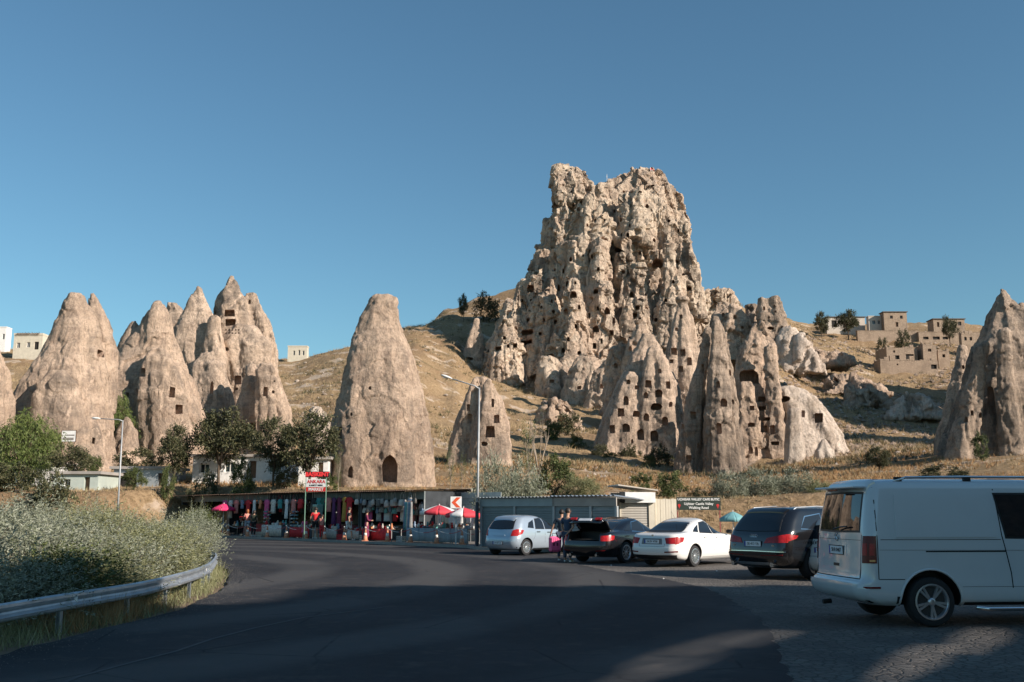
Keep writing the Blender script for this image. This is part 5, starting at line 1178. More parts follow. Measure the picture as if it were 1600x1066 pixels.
c.patch('rear_bumper', 'B', [(-.82,.36),(0,.35),(.82,.36)], [(-.83,.56),(0,.58),(.83,.56)], M_WPAINT, .03, 22, 6); c.patch('bumper_insert', 'B', [(-.70,.22),(0,.21),(.70,.22)], [(-.76,.355),(0,.34),(.76,.355)], M_BLACK, .034, 20, 5)
c.patch('plate_recess', 'B', [(-.36,.66),(.36,.66)], [(-.34,.83),(.34,.83)], simple('recess_grey', (.2,.2,.2), .5), .006, 8, 4); c.plate(0, .74, '34 SV 4758', .52, .11); c.line('B', [(-.44,.60),(-.44,.68)]); c.line('B', [(-.44,.60),(.44,.60)]); c.line('B', [(.44,.60),(.44,.68)])
MB().lathe([(.001,-.006),(.035,-.006),(.035,.006),(.001,.006)], 14, 'x', (c.cast('B',0,.91)[0].x-.006, 0, .91)).build('badge', M_CHROME, c.root); MB().tube([(.25,0,1.40),(.05,0,1.62)], .004, 4).build('aerial', M_BLACK, c.root)
# black saloon with its boot open
SED2 = [(a, b*(1.06 if b < 0 else 1.13), x*1.12, w*1.085) for a, b, x, w in SEDAN]
th = R(40); c = saloon('black saloon car with its boot lid raised beside two travellers', pos(975, 880, 1.6, th), th, M_BPAINT, SED2, 2.91, 1.62, .335, zs=.97, boot_open=True, chrome=True, spokes=10, style=1)
for sg in (1, -1):
    c.patch('tail_lamp', 'B', [(sg*.66,.70),(sg*.92,.70)], [(sg*.64,.86),(sg*.90,.88)], M_TAIL, .012, 8, 5); c.patch('tail_lamp', 'L' if sg > 0 else 'R', [(-.92,.70),(-.72,.74)], [(-.90,.88),(-.66,.86)], M_TAIL, .012, 8, 5)
    c.patch('rear_reflector', 'B', [(sg*.50,.38),(sg*.80,.40)], [(sg*.50,.41),(sg*.80,.43)], M_TAILD, .036, 6, 3); MB().lathe([(.035,-.05),(.045,-.05),(.045,.06),(.035,.06)], 14, 'x', (-1.06, sg*.5, .27)).build('exhaust_pipe', M_CHROME, c.root)
c.patch('rear_bumper', 'B', [(-.86,.32),(0,.31),(.86,.32)], [(-.88,.56),(0,.58),(.88,.56)], M_BPAINT, .03, 22, 6)
MB().box(-.90,-.40,-.55,.55,.735,.745).build('boot_floor', simple('boot_carpet', (.05,.048,.045), .9), c.root)
lidp = [(0,0),(.16,-.012),(.42,-.03),(.56,-.06),(.60,-.12),(.625,-.30)]; lid = MB(); V = []; F = []; wv = [.60,.62,.64,.64,.64,.60]
for (d_, z_), w_ in zip(lidp, wv):
    for yy in np.linspace(-1, 1, 9): V.append((-d_ + .03*yy*yy, yy*w_, z_ - .015*yy*yy))
for i in range(5):
    for j in range(8): F.append((i*9+j, i*9+j+1, i*9+10+j, i*9+9+j))
lo = MB().add(V, F).build('boot_lid', M_BPAINT, c.root, True); m = lo.modifiers.new('s', 'SOLIDIFY'); m.thickness = .04; lo.location = (-.36, 0, 1.02); lo.rotation_euler = (0, R(48), 0)
for sg in (1, -1): MB().box(-.655,-.62, min(sg*.36,sg*.60), max(sg*.36,sg*.60), -.22,-.11, .008).build('lid_lamp', M_TAIL, lo)
MB().box(-.66,-.64,-.24,.24,-.27,-.17).build('number_plate', M_PLATE, lo)
for sg in (1, -1): MB().tube([(-.42, sg*.60, .98), (-.60, sg*.60, 1.30)], .012, 6).build('gas_strut', M_ZINC, c.root)
c.patch('sunroof', 'T', [(.75,-.34),(1.25,-.34)], [(.75,.34),(1.25,.34)], M_GLASS, .012, 6, 8)
# black off roader
SUV = [(.26,-.80,3.45,.82),(.34,-1.0,3.66,.93),(.50,-1.13,3.82,.975),(.66,-1.14,3.86,.985),(.80,-1.12,3.84,.985),(.94,-1.09,3.72,.98),(1.04,-1.06,3.35,.975),(1.12,-1.02,2.75,.965),(1.18,-.99,2.40,.945),(1.30,-.92,2.20,.90),(1.45,-.80,1.95,.85),(1.58,-.66,1.68,.80),(1.65,-.57,1.48,.765),(1.70,-.40,1.25,.69),(1.73,-.1,.95,.5),(1.74,.1,.7,.3)]
th = R(56); g = G(1188, 899.8); c = Car('off_road_car', 'large black off road car with chrome window line beside the van', (g.x + .82*math.cos(th), g.y - .82*math.sin(th), 0), th, SUV, M_BPAINT, (.34,.26,.7,.4), axle=3.0)
c.cut_cyl(0, .38, .45, 1.3, .68); c.cut_cyl(3.0, .38, .45, 1.3, .68); c.finish(); c.wheels(.38, 1.66, .27, 5, .66, twin=True)
for v in 'LR':
    c.win(v, [(.46,1.18),(1.15,1.15)], [(.50,1.55),(1.15,1.60)], trim=M_CHROME); c.win(v, [(1.22,1.15),(2.15,1.12)], [(1.22,1.60),(1.62,1.54)], trim=M_CHROME); c.win(v, [(-.44,1.21),(.34,1.18)], [(-.18,1.48),(.38,1.55)], 'quarter_window', trim=M_CHROME)
    c.line(v, [(.40,1.14),(.40,.90),(.5,.7)]); c.line(v, [(1.18,1.13),(1.18,.38)]); c.line(v, [(2.3,1.05),(2.3,.5),(2.2,.38)]); c.handle(v, .62, 1.0, M_BPAINT); c.handle(v, 1.42, .98, M_BPAINT)
    c.patch('side_sill', v, [(.52,.33),(2.48,.33)], [(.52,.42),(2.48,.42)], M_GREYMETAL, .02, 10, 3); sg = 1 if v == 'L' else -1
    MB().tube([(-.40, sg*.67, 1.64), (-.28, sg*.67, 1.70), (.5, sg*.66, 1.735), (1.2, sg*.66, 1.70), (1.45, sg*.66, 1.62)], .014, 6).build('roof_rail', M_ZINC, c.root)
    c.patch('tail_lamp', 'B', [(sg*.34,.86),(sg*.92,.88)], [(sg*.42,.98),(sg*.92,1.08)], M_TAIL, .012, 14, 6); c.patch('tail_lamp', v, [(-.95,.90),(-.66,.98)], [(-.92,1.08),(-.60,1.04)], M_TAIL, .012, 8, 4)
    c.patch('rear_reflector', 'B', [(sg*.28,.56),(sg*.86,.58)], [(sg*.28,.585),(sg*.86,.605)], M_TAILD, .036, 8, 3); MB().lathe([(.04,-.06),(.055,-.06),(.055,.06),(.04,.06)], 14, 'x', (-1.12, sg*.62, .36)).build('exhaust_pipe', M_CHROME, c.root)
c.win('B', [(-.72,1.16),(0,1.14),(.72,1.16)], [(-.62,1.56),(0,1.60),(.62,1.56)], 'rear_window'); c.win('F', [(-.75,1.2),(.75,1.2)], [(-.64,1.6),(.64,1.6)], 'windscreen'); c.mirror(2.1, 1.1, 1.0, M_BPAINT)
c.patch('rear_bumper', 'B', [(-.90,.42),(0,.41),(.90,.42)], [(-.92,.64),(0,.66),(.92,.64)], M_BPAINT, .03, 22, 6); c.patch('bumper_trim', 'B', [(-.62,.34),(0,.33),(.62,.34)], [(-.62,.41),(0,.405),(.62,.41)], M_ZINC, .034, 16, 4); c.patch('chrome_strip', 'B', [(-.90,.655),(0,.665),(.90,.655)], [(-.90,.672),(0,.682),(.90,.672)], M_CHROME, .034, 20, 3)
c.patch('spoiler', 'T', [(-.66,-.60),(-.50,-.64)], [(-.66,.60),(-.50,.64)], M_BPAINT, .03, 5, 16, .05); c.plate(0, .84, 'SE 413 YA', .52, .12); c.badge_rings(0, 1.03, .036); text('model_badge', 'Q7', .07, M_CHROME, c.root, (c.cast('B',.62,.80)[0].x-.006, .62, .80), (math.pi/2,0,-math.pi/2), .003); text('engine_badge', 'TDI', .055, M_CHROME, c.root, (c.cast('B',-.62,.80)[0].x-.006, -.62, .80), (math.pi/2,0,-math.pi/2), .003)
c.line('B', [(-.80,.68),(-.78,1.1)]); c.line('B', [(.80,.68),(.78,1.1)])
# driving school hatchback mostly behind the van
th = R(60); g = G(1263, 905); c = hatch('white driving school hatchback almost hidden between off roader and van', (g.x + .62*math.cos(th) + .5*math.sin(th), g.y - .62*math.sin(th) + .5*math.cos(th), 0), th, M_WPAINT, 1)
c.plate(0, .70, '50 SR 121', .46, .11); text('door_lettering', 'SÜRÜCÜ', .11, M_BLACK, c.root, (c.cast('B',.30,.86)[0].x-.006, .30, .86), (math.pi/2,0,-math.pi/2), .002, bold=.003)
tri = [(c.cast('B',.5,.5)[0].x-.036, .5+.06*math.cos(a), .49+.06*math.sin(a)) for a in (math.pi/2, math.pi/2+2.094, math.pi/2+4.189, math.pi/2)]; MB().tube(tri, .006, 4).build('warning_triangle', M_BLACK, c.root)
# panel van
VAN = [(.27,-.78,3.70,.84),(.33,-.96,3.82,.92),(.42,-1.05,3.88,.945),(.54,-1.07,3.90,.95),(.585,-1.05,3.90,.95),(.61,-.99,3.90,.948),(.90,-.97,3.88,.952),(1.06,-.955,3.75,.952),(1.16,-.945,3.45,.948),(1.24,-.935,3.15,.942),(1.42,-.905,2.92,.918),(1.62,-.865,2.70,.888),(1.78,-.83,2.52,.858),(1.86,-.80,2.42,.832),(1.915,-.74,2.30,.785),(1.95,-.60,2.12,.68),(1.965,-.3,1.9,.48)]
th = R(85); ZV = 1.06
c = Car('panel_van', 'silvery white panel van in the shade at the right, cut by the frame', pos(1453, 978.7, 1.64, th), th, VAN, M_VAN, (.17,.13,.5,.35), axle=3.0, cat='van', zs=ZV)
c.cut_cyl(0, .345, .435, 1.3, .66); c.cut_cyl(3.0, .345, .435, 1.3, .66); c.finish(); c.wheels(.345, 1.66, .235, 5, .70, twin=True)
z_ = lambda a: a*ZV
for v, sg in (('R', -1), ('L', 1)):
    c.patch('side_panel', v, [(-.48,z_(1.17)),(1.02,z_(1.17))], [(-.44,z_(1.74)),(.96,z_(1.74))], M_VAN, .012, 30, 14, .012)
    c.win(v, [(1.18,z_(1.18)),(2.28,z_(1.17))], [(1.08,z_(1.74)),(2.10,z_(1.74))], 'side_window', grow=.03); c.win(v, [(2.42,z_(1.16)),(3.02,z_(1.10))], [(2.36,z_(1.72)),(2.56,z_(1.66))], 'door_window', grow=.02)
    c.line(v, [(-.72,z_(1.84)),(-.745,z_(1.3)),(-.755,z_(.62))], .013); c.line(v, [(1.07,z_(1.82)),(1.10,z_(1.2)),(1.20,z_(.7)),(1.22,z_(.32))], .016); c.line(v, [(2.35,z_(1.8)),(2.36,z_(.32))], .01)
    c.line(v, [(-.05,z_(.985)),(1.14,z_(.985))], .020, 'door_runner', off=.003); c.line(v, [(-.70,z_(1.14)),(1.08,z_(1.14))], .009); c.line(v, [(-.72,z_(1.005)),(3.2,z_(.99))], .004); c.line(v, [(-.75,z_(.62)),(-.38,z_(.62))], .012); c.line(v, [(.46,z_(.52)),(2.5,z_(.52))], .005)
    # wheel arch lip
    for ax in (0, 3.0):
        pts = []
        for a in np.linspace(-.12, math.pi+.12, 26):
            x, z = ax+.452*math.cos(a), .345+.452*math.sin(a); p, d = c.cast(v, x, z); pts.append((x, p.y+sg*.004, z))
        MB().tube(pts, .017, 6).build('arch_lip', M_VAN, c.root, True)
    c.patch('side_sill', v, [(.50,.29),(2.5,.29)], [(.50,.335),(2.5,.335)], M_BLACK, .012, 12, 3); MB().tube([(.62, sg*.98, .27), (.78, sg*1.03, .25), (2.3, sg*1.03, .25), (2.42, sg*.98, .27)], .032, 10).build('side_step', M_CHROME, c.root, True)
    c.patch('tail_lamp', 'B', [(sg*.825,z_(.83)),(sg*.90,z_(.83))], [(sg*.82,z_(1.19)),(sg*.885,z_(1.19))], M_TAILD, .012, 7, 8); lm = c.patch('tail_lamp', v, [(-.885,z_(.83)),(-.775,z_(.83))], [(-.865,z_(1.19)),(-.765,z_(1.19))], M_TAILD, .012, 7, 8)
    c.patch('brake_light', v, [(-.87,z_(.93)),(-.805,z_(.93))], [(-.855,z_(1.09)),(-.795,z_(1.09))], M_TAIL, .018, 6, 5); c.patch('indicator', v, [(-.87,z_(.85)),(-.80,z_(.85))], [(-.87,z_(.875)),(-.80,z_(.875))], simple('lamp_amber', (.8,.35,.12), .2), .018, 6, 3); c.patch('brake_light', 'B', [(sg*.835,z_(.93)),(sg*.885,z_(.93))], [(sg*.83,z_(1.09)),(sg*.88,z_(1.09))], M_TAIL, .018, 6, 5)
    c.patch('bumper_reflector', v, [(-.98,z_(.50)),(-.74,z_(.50))], [(-.98,z_(.525)),(-.74,z_(.525))], M_TAILD, .01, 6, 3); c.patch('mud_flap', v, [(-.50,.16),(-.44,.16)], [(-.50,.42),(-.45,.42)], M_BLACK, .01, 3, 4, .2)
    # roof rails with feet
    MB().tube([(-.36, sg*.74, z_(1.93)), (-.18, sg*.74, z_(1.975)), (.6, sg*.735, z_(1.985)), (1.9, sg*.71, z_(1.985)), (2.15, sg*.69, z_(1.95))], .02, 8).build('roof_rail', M_CHROME, c.root, True)
    for x in (-.30, .75, 1.95): MB().box(x-.06, x+.06, sg*.735-.02, sg*.735+.02, z_(1.90), z_(1.985), .008).build('rail_foot', M_BLACK, c.root)
    MB().box(2.62, 2.78, min(sg*.97, sg*1.22), max(sg*.97, sg*1.22), z_(1.05), z_(1.25), .03).build('wing_mirror', M_VAN, c.root)
    c.patch('headlamp', 'F', [(sg*.5,.75),(sg*.88,.78)], [(sg*.52,.92),(sg*.86,.95)], M_CHROME, .006, 6, 4)
c.win('B', [(-.70,z_(1.26)),(0,z_(1.25)),(.70,z_(1.26))], [(-.66,z_(1.75)),(0,z_(1.76)),(.66,z_(1.75))], 'rear_window', grow=.03); c.win('F', [(-.8,z_(1.2)),(.8,z_(1.2))], [(-.7,z_(1.7)),(.7,z_(1.7))], 'windscreen')
c.patch('rear_bumper', 'B', [(-.90,z_(.31)),(0,z_(.30)),(.90,z_(.31))], [(-.93,z_(.56)),(0,z_(.57)),(.93,z_(.56))], M_VAN, .05, 30, 8, .05); [c.line('B', q_, .014) for q_ in ([(-.78,z_(1.2)),(-.78,z_(.62))], [(.78,z_(1.2)),(.78,z_(.62))], [(-.78,z_(.62)),(.78,z_(.62))])]; c.line('B', [(-.76,z_(1.13)),(.76,z_(1.13))], .006)
c.patch('spoiler', 'T', [(-.80,-.74),(-.66,-.76)], [(-.80,.74),(-.66,.76)], M_VAN, .03, 6, 20, .05); mb = MB(); mb.box(-.98,-.66,-.72,.72,z_(1.83),z_(1.862),.012); mb.build('spoiler_lip', M_VAN, c.root); MB().box(-.985,-.97,-.16,.16,z_(1.80),z_(1.825)).build('high_brake_light', M_TAILD, c.root)
c.plate(0, z_(.98), '50 R 0467', .50, .115); c.patch('plate_recess', 'B', [(-.36,z_(.90)),(.36,z_(.90))], [(-.32,z_(1.06)),(.32,z_(1.06))], M_VAN, .006, 8, 5); c.patch('tailgate_handle', 'B', [(-.10,z_(.76)),(.10,z_(.76))], [(-.10,z_(.80)),(.10,z_(.80))], M_BLACK, .004, 5, 3)
p = c.cast('B', 0, z_(1.14))[0]; pts = [(p.x-.012, .06*math.cos(a), z_(1.165)+.06*math.sin(a)) for a in np.linspace(0, 2*math.pi, 21)]; MB().tube(pts, .006, 6, False).build('badge_ring', M_CHROME, c.root)
for pts in ([(-.04,.03),(-.018,-.0),(0,.03)], [(.04,.03),(.018,0),(0,.03)], [(-.05,.0),(-.03,-.045),(0,.0)], [(.05,0),(.03,-.045),(0,0)]): MB().tube([(p.x-.012, a, z_(1.165)+b) for a, b in pts], .005, 5).build('badge_stroke', M_CHROME, c.root)
mb = MB(); mb.tube([(-1.0,.0,z_(1.27)),(-.98,-.22,z_(1.30)),(-.97,-.42,z_(1.31))], .012, 6); mb.build('rear_wiper', M_BLACK, c.root); MB().tube([(-.95,.35,.26),(-1.08,.35,.25)], .035, 10).build('tow_bracket', M_BLACK, c.root)
# ------------------------------------------------------------ people
def skin_mesh(name, J, E, m, parent, sub=1, root=0):
    """J: list of (x, y, z, radius x, radius y)"""
    me = bpy.data.meshes.new(name); me.from_pydata([j[:3] for j in J], E, []); o = link(name, me)
    md = o.modifiers.new('skin', 'SKIN'); md.use_smooth_shade = True
    lay = me.skin_vertices[0] if me.skin_vertices else me.attributes.new('skin', 'FLOAT2', 'POINT')
    for i, j in enumerate(J): me.skin_vertices[0].data[i].radius = (j[3], j[4] if len(j) > 4 else j[3]); me.skin_vertices[0].data[i].use_root = (i == root)
    s_ = o.modifiers.new('sub', 'SUBSURF'); s_.levels = sub; s_.render_levels = sub
    m2 = eval_mesh(o); o.modifiers.clear(); o.data = m2; bpy.data.meshes.remove(me); m2.materials.clear(); m2.materials.append(m)
    m2.polygons.foreach_set('use_smooth', np.ones(len(m2.polygons), dtype=bool)); m2.name = name; o.parent = parent; return o
def cloth(name, c): return simple(name, c, .85, var=.22, scale=9, bump=.4)
SKIN = simple('skin_tan', (.42,.24,.16), .55, var=.08, scale=8); M_HAIRD = simple('hair_dark', (.02,.014,.010), .6); M_HAIRR = simple('hair_auburn', (.32,.10,.03), .55)
def person(label, x, y, heading, h, top, bottom, legs='trousers', hair=M_HAIRD, sleeves='short', arms=((.26,.02,1.13),(.25,.10,.90)), arms2=None, step=0.0, dress=None, longhair=False, shoes=None, female=False, scarf=None, z=0.0, turn=0.0, group=None, lean=0.0, base_h=1.75):
    r = tag(empty('person', (x, y, z), -heading), label, 'person', group); k = h/base_h; r.scale = (k, k, k)
    sw = .165 if female else .19; hipw = .095; ln = lean
    P = {'pel': (0,0,.95), 'sp': (0,.01+ln*.2,1.10), 'ch': (0,.01+ln*.6,1.30), 'nk': (0,ln,1.46), 'hb': (0,.015+ln*1.1,1.53), 'hd': (math.sin(turn)*.02,.025+ln*1.2,1.63), 'ht': (0,.01+ln*1.2,1.70)}
    J = [(*P['pel'], .125, .10), (*P['sp'], .115, .085), (*P['ch'], .135, .10), (*P['nk'], .052), (*P['hb'], .06, .07), (*P['hd'], .078, .092), (*P['ht'], .05, .06)]; E = [(0,1),(1,2),(2,3),(3,4),(4,5),(5,6)]
    def add(j, p): J.append(j); E.append((p, len(J)-1)); return len(J)-1
    leg = {}; arm = {}
    for sg in (1, -1):
        st = step*sg; hp = add((sg*hipw, 0, .90, .088, .09), 0); kn = add((sg*(hipw+.005), st*.5+.02, .50, .058), hp); an = add((sg*(hipw+.01), st - .03, .10 + max(0, -st)*.15, .038), kn); to = add((sg*(hipw+.03), st+.10, .035 + max(0, -st)*.05, .036, .03), an); leg[sg] = (hp, kn, an, to)
        A = arms if sg > 0 or arms2 is None else arms2
        sh = add((sg*sw, ln, 1.405, .055), 2); el = add((sg*A[0][0], A[0][1]+ln, A[0][2], .040), sh); wr = add((sg*A[1][0], A[1][1]+ln, A[1][2], .027), el)
        d = (Vector(A[1]) - Vector(A[0])).normalized(); d.x *= sg; side = Vector((0,1,0)) if abs(d.y) < .7 else Vector((0,0,1)); w = Vector((sg*A[1][0], A[1][1]+ln, A[1][2]))
        pm = w + d*.07; pl = add((*pm, .030, .022), wr); arm[sg] = (sh, el, wr, pl)
        for q, (o_, L_) in enumerate(((-.028,.062),(-.010,.072),(.010,.068),(.027,.054))):
            k1 = pm + side*o_ + d*.03; k2 = k1 + d*L_*.55 + Vector((-sg*.006,0,0)); k3 = k2 + d*L_*.4 + Vector((-sg*.014,0,0)); a = add((*k1, .010), pl); b = add((*k2, .009), a); add((*k3, .008), b)
        t1 = w + d*.03 + side*.030; t2 = t1 + side*.022 + d*.03; a = add((*t1, .012), pl); add((*t2, .009), a)
    body = skin_mesh('body', J, E, SKIN, r, 1)
    hd = Vector(P['hd']); f = Vector((math.sin(turn), math.cos(turn), 0)); sd = Vector((f.y, -f.x, 0))
    skin_mesh('nose', [(*(hd+f*.075+Vector((0,0,.015))), .008), (*(hd+f*.105+Vector((0,0,-.012))), .013)], [(0,1)], SKIN, r, 1)
    mb = MB()
    for s_ in (1, -1): q = hd + f*.083 + sd*.032*s_ + Vector((0,0,.022)); mb.box(q.x-.010, q.x+.010, q.y-.010, q.y+.010, q.z-.005, q.z+.006, .003)
    mb.build('eyes', M_HAIRD, r); q = hd + f*.085 + Vector((0,0,-.045)); MB().box(q.x-.020, q.x+.020, q.y-.008, q.y+.008, q.z-.004, q.z+.004, .003).build('mouth', simple('lips', (.30,.10,.08), .5), r)
    for s_ in (1, -1): q = hd + sd*.082*s_; MB().lathe([(.004,-.022),(.014,-.012),(.016,.008),(.006,.022)], 8, 'z', (q.x, q.y-.005, q.z+.005)).build('ear', SKIN, r)
    # hair or scarf: a cap round the back and top of the head
    V = []; F = []; n_ = 16; rows = 9; hm = scarf or hair
    for i in range(rows):
        ph = math.pi*.5 - i/(rows-1)*(math.pi*.90 if not longhair and not scarf else math.pi*.98)
        for kx in range(n_):
            a = 2*math.pi*kx/n_; fr = (math.cos(a)+1)/2; zc = math.sin(ph); rr_ = max(.02, math.cos(ph)); b_ = .099 if not scarf else .115
            if zc < .25 and not scarf: pull = 1 - .42*fr*min(1, (.25-zc)*2.2)
            else: pull = 1
            drop = (.10 if longhair else 0) + (.05 if scarf else 0); v = hd + f*(math.cos(a)*rr_*b_*1.02*pull - .008) + sd*(math.sin(a)*rr_*b_*.90) + Vector((0,0,.012 + zc*.102 - (drop*(1-fr) if zc < 0 else 0)))
            V.append(v)
    for i in range(rows-1):
        for kx in range(n_): k2 = (kx+1) % n_; F.append((i*n_+kx, i*n_+k2, (i+1)*n_+k2, (i+1)*n_+kx))
    F.append(tuple(range(n_))); F.append(tuple((rows-1)*n_+q_ for q_ in reversed(range(n_)))); MB().add(V, F).build('headscarf' if scarf else 'hair', hm, r, True)
    g = lambda i, e=.0, e2=None: (*J[i][:3], J[i][3]+e, (J[i][4] if len(J[i]) > 4 else J[i][3]) + (e if e2 is None else e2))
    mix_ = lambda i, j, t, rad: tuple(J[i][q]*(1-t)+J[j][q]*t for q in range(3)) + (rad, rad)
    # shirt
    S = [g(0,.018), g(1,.022), g(2,.020), (*Vector(J[3][:3])*.45 + Vector(J[2][:3])*.55, .085, .075)] if False else [g(0,.020), g(1,.024), g(2,.022), tuple(J[2][q]*.35+J[3][q]*.65 for q in range(3)) + (.07,.065)]; SE = [(0,1),(1,2),(2,3)]
    for sg in (1, -1):
        S.append(g(arm[sg][0], .018)); a = len(S)-1; SE.append((2, a)); e_ = arm[sg][1]
        if sleeves == 'short': S.append(mix_(arm[sg][0], e_, .72, .062)); SE.append((a, a+1))
        elif sleeves == 'long': S.append(g(e_, .017)); SE.append((a, a+1)); S.append(mix_(e_, arm[sg][2], .95, .042)); SE.append((a+1, a+2))
    skin_mesh('shirt' if not dress else 'dress_top', S, SE, top, r, 1)
    if dress:
        zb = dress; V = []; F = []; n_ = 22; rows = 8
        for i in range(rows):
            t = i/(rows-1); zz = 1.02*(1-t) + zb*t; R0 = .135 + t*.13
            for kx in range(n_): a = 2*math.pi*kx/n_; q = 1+.07*t*math.sin(a*7+1); V.append((math.cos(a)*R0*q, math.sin(a)*R0*.8*q + step*.1*t, zz))
        for i in range(rows-1):
            for kx in range(n_): k2 = (kx+1) % n_; F.append((i*n_+kx, i*n_+k2, (i+1)*n_+k2, (i+1)*n_+kx))
        F.append(tuple(range(n_))); F.append(tuple((rows-1)*n_+q_ for q_ in reversed(range(n_)))); MB().add(V, F).build('skirt', bottom, r, True)
    else:
        T = [(*J[0][:3], .137, .115)]; TE = []
        for sg in (1, -1):
            hp, kn, an, to = leg[sg]; T.append(g(hp, .018)); a = len(T)-1; TE.append((0, a))
            if legs == 'trousers': T.append(g(kn, .020)); T.append(mix_(kn, an, .93, .055)); TE += [(a, a+1), (a+1, a+2)]
            else: T.append(mix_(hp, kn, .8 if legs == 'shorts' else .45, .088)); TE.append((a, a+1))
        skin_mesh('trousers' if legs == 'trousers' else 'shorts', T, TE, bottom, r, 1)
    for sg in (1, -1):
        hp, kn, an, to = leg[sg]; a, t = Vector(J[an][:3]), Vector(J[to][:3]); skin_mesh('shoe', [(a.x, a.y-.03, t.z+.012, .040, .042), (a.x, a.y+.04, t.z+.010, .042, .042), (t.x, t.y+.05, t.z, .044, .034)], [(0,1),(1,2)], shoes or M_WHITE_P, r, 1)
    return r
def at(px, py): g = G(px, py); return g.x, g.y
NAVY = cloth('navy_cloth', (.035,.06,.11)); DENIM = cloth('denim', (.05,.065,.10)); NAVY2 = cloth('dark_teal_cloth', (.022,.04,.06)); REDC = cloth('red_cloth', (.55,.025,.03)); BLKC = cloth('black_cloth', (.014,.014,.016)); PINKC = cloth('pink_cloth', (.62,.10,.24)); WHITEC = cloth('white_cloth', (.68,.67,.64)); MAROON = cloth('maroon_cloth', (.17,.02,.06)); OLIVE = cloth('olive_cloth', (.045,.05,.03)); JEANL = cloth('pale_denim', (.30,.36,.42)); CORAL = cloth('coral_cloth', (.60,.22,.18))
x, y = at(887.5, 879); person('man in navy tee shirt standing with hand behind his back at the open boot', x, y, R(38), 1.74, NAVY, DENIM, arms=((.27,-.06,1.14),(.16,-.17,.97)), arms2=((.25,.05,1.13),(.22,.16,.93)), turn=.5, group=None)
xs, ys_ = at(878, 877); p2 = person('dark haired man in a teal shirt holding the pink suitcase', xs, ys_, R(20), 1.70, NAVY2, DENIM, arms=((.27,.0,1.14),(.25,.08,.92)), arms2=((.30,-.02,1.15),(.38,-.02,.92)), turn=-.4)
# suitcase hangs from the second man's left hand
hx, hy = at(867, 877); M_CASE = paint('suitcase_pink', (.88,.13,.30), 0, .4, .4)
r = tag(empty('suitcase', (hx, hy, .30), R(15)), 'bright pink hard suitcase carried beside the silver hatchback', 'suitcase'); MB().box(-.19,.19,-.11,.11,0,.50,.045).build('shell', M_CASE, r)
for k in range(5): MB().box(-.14+k*.065,-.105+k*.065,-.122,-.111,.05,.45,.004).build('shell_rib', M_CASE, r)
MB().tube([(-.08,0,.50),(-.08,0,.60),(.08,0,.60),(.08,0,.50)], .012, 6).build('handle', M_BLACK, r)
for sx in (-.13,.13):
    for sy in (-.07,.07): MB().lathe([(.02,-.012),(.028,-.008),(.028,.008),(.02,.012)], 10, 'y', (sx, sy, -.02)).build('castor', M_BLACK, r)
for sx in (-.07,.05): MB().box(sx-.02, sx+.03, -.126,-.1225,.2,.30,.0).build('sticker', simple('sticker_dark', (.16,.02,.05), .5), r)
Z = .118
x, y, _ = mpx(384, 1.62); person('woman with auburn hair, pale top and light denim shorts at the kerb', x, y, R(-30), 1.66, CORAL, JEANL, 'shorts', M_HAIRR, arms=((.24,.05,1.14),(.12,.22,1.10)), female=True, longhair=True, z=Z)
x, y, _ = mpx(394, 1.62); person('person in olive and black clothes beside the auburn haired woman', x, y, R(20), 1.60, OLIVE, BLKC, arms=((.25,.03,1.14),(.22,.16,.98)), longhair=True, female=True, z=Z)
x, y, _ = mpx(491, 1.62); person('man in a red tee shirt and black shorts seen from behind at the stalls', x, y, R(-10), 1.76, REDC, BLKC, 'shorts', arms=((.28,.05,1.15),(.26,.20,.99)), z=Z)
x, y, _ = mpx(474, 1.62); person('small girl in a pink dress beside the man in red', x, y, R(-5), 1.15, PINKC, PINKC, hair=M_HAIRD, dress=.50, female=True, longhair=True, z=Z)
x, y, _ = mpx(501.5, 1.62); person('girl in coral top and red leggings right of the man in red', x, y, R(5), 1.36, CORAL, REDC, arms=((.23,.03,1.14),(.20,.15,1.0)), female=True, z=Z)
x, y, _ = mpx(543.5, 1.62); person('man in black tee shirt and white shorts strolling past the bags', x, y, R(62), 1.76, BLKC, WHITEC, 'shorts', arms=((.25,-.10,1.15),(.23,-.02,.92)), arms2=((.25,.10,1.15),(.23,.22,.95)), step=.20, z=Z)
x, y, _ = mpx(571.5, 1.62); person('woman in a long maroon dress and black headscarf looking at her phone', x, y, R(80), 1.62, MAROON, MAROON, sleeves='long', dress=.10, scarf=BLKC, arms=((.24,.06,1.14),(.12,.26,1.12)), female=True, z=Z)
q = ml(-4.0, -.35); person('stall keeper in black with a cap between the white scarves', q.x, q.y, R(160), 1.68, BLKC, BLKC, sleeves='long', z=Z)
q = ml(19.6, .2); person('seated looking shopper in red under the pink parasol', q.x, q.y, R(120), 1.5, REDC, BLKC, z=Z, arms=((.24,.05,1.14),(.16,.22,1.05)))

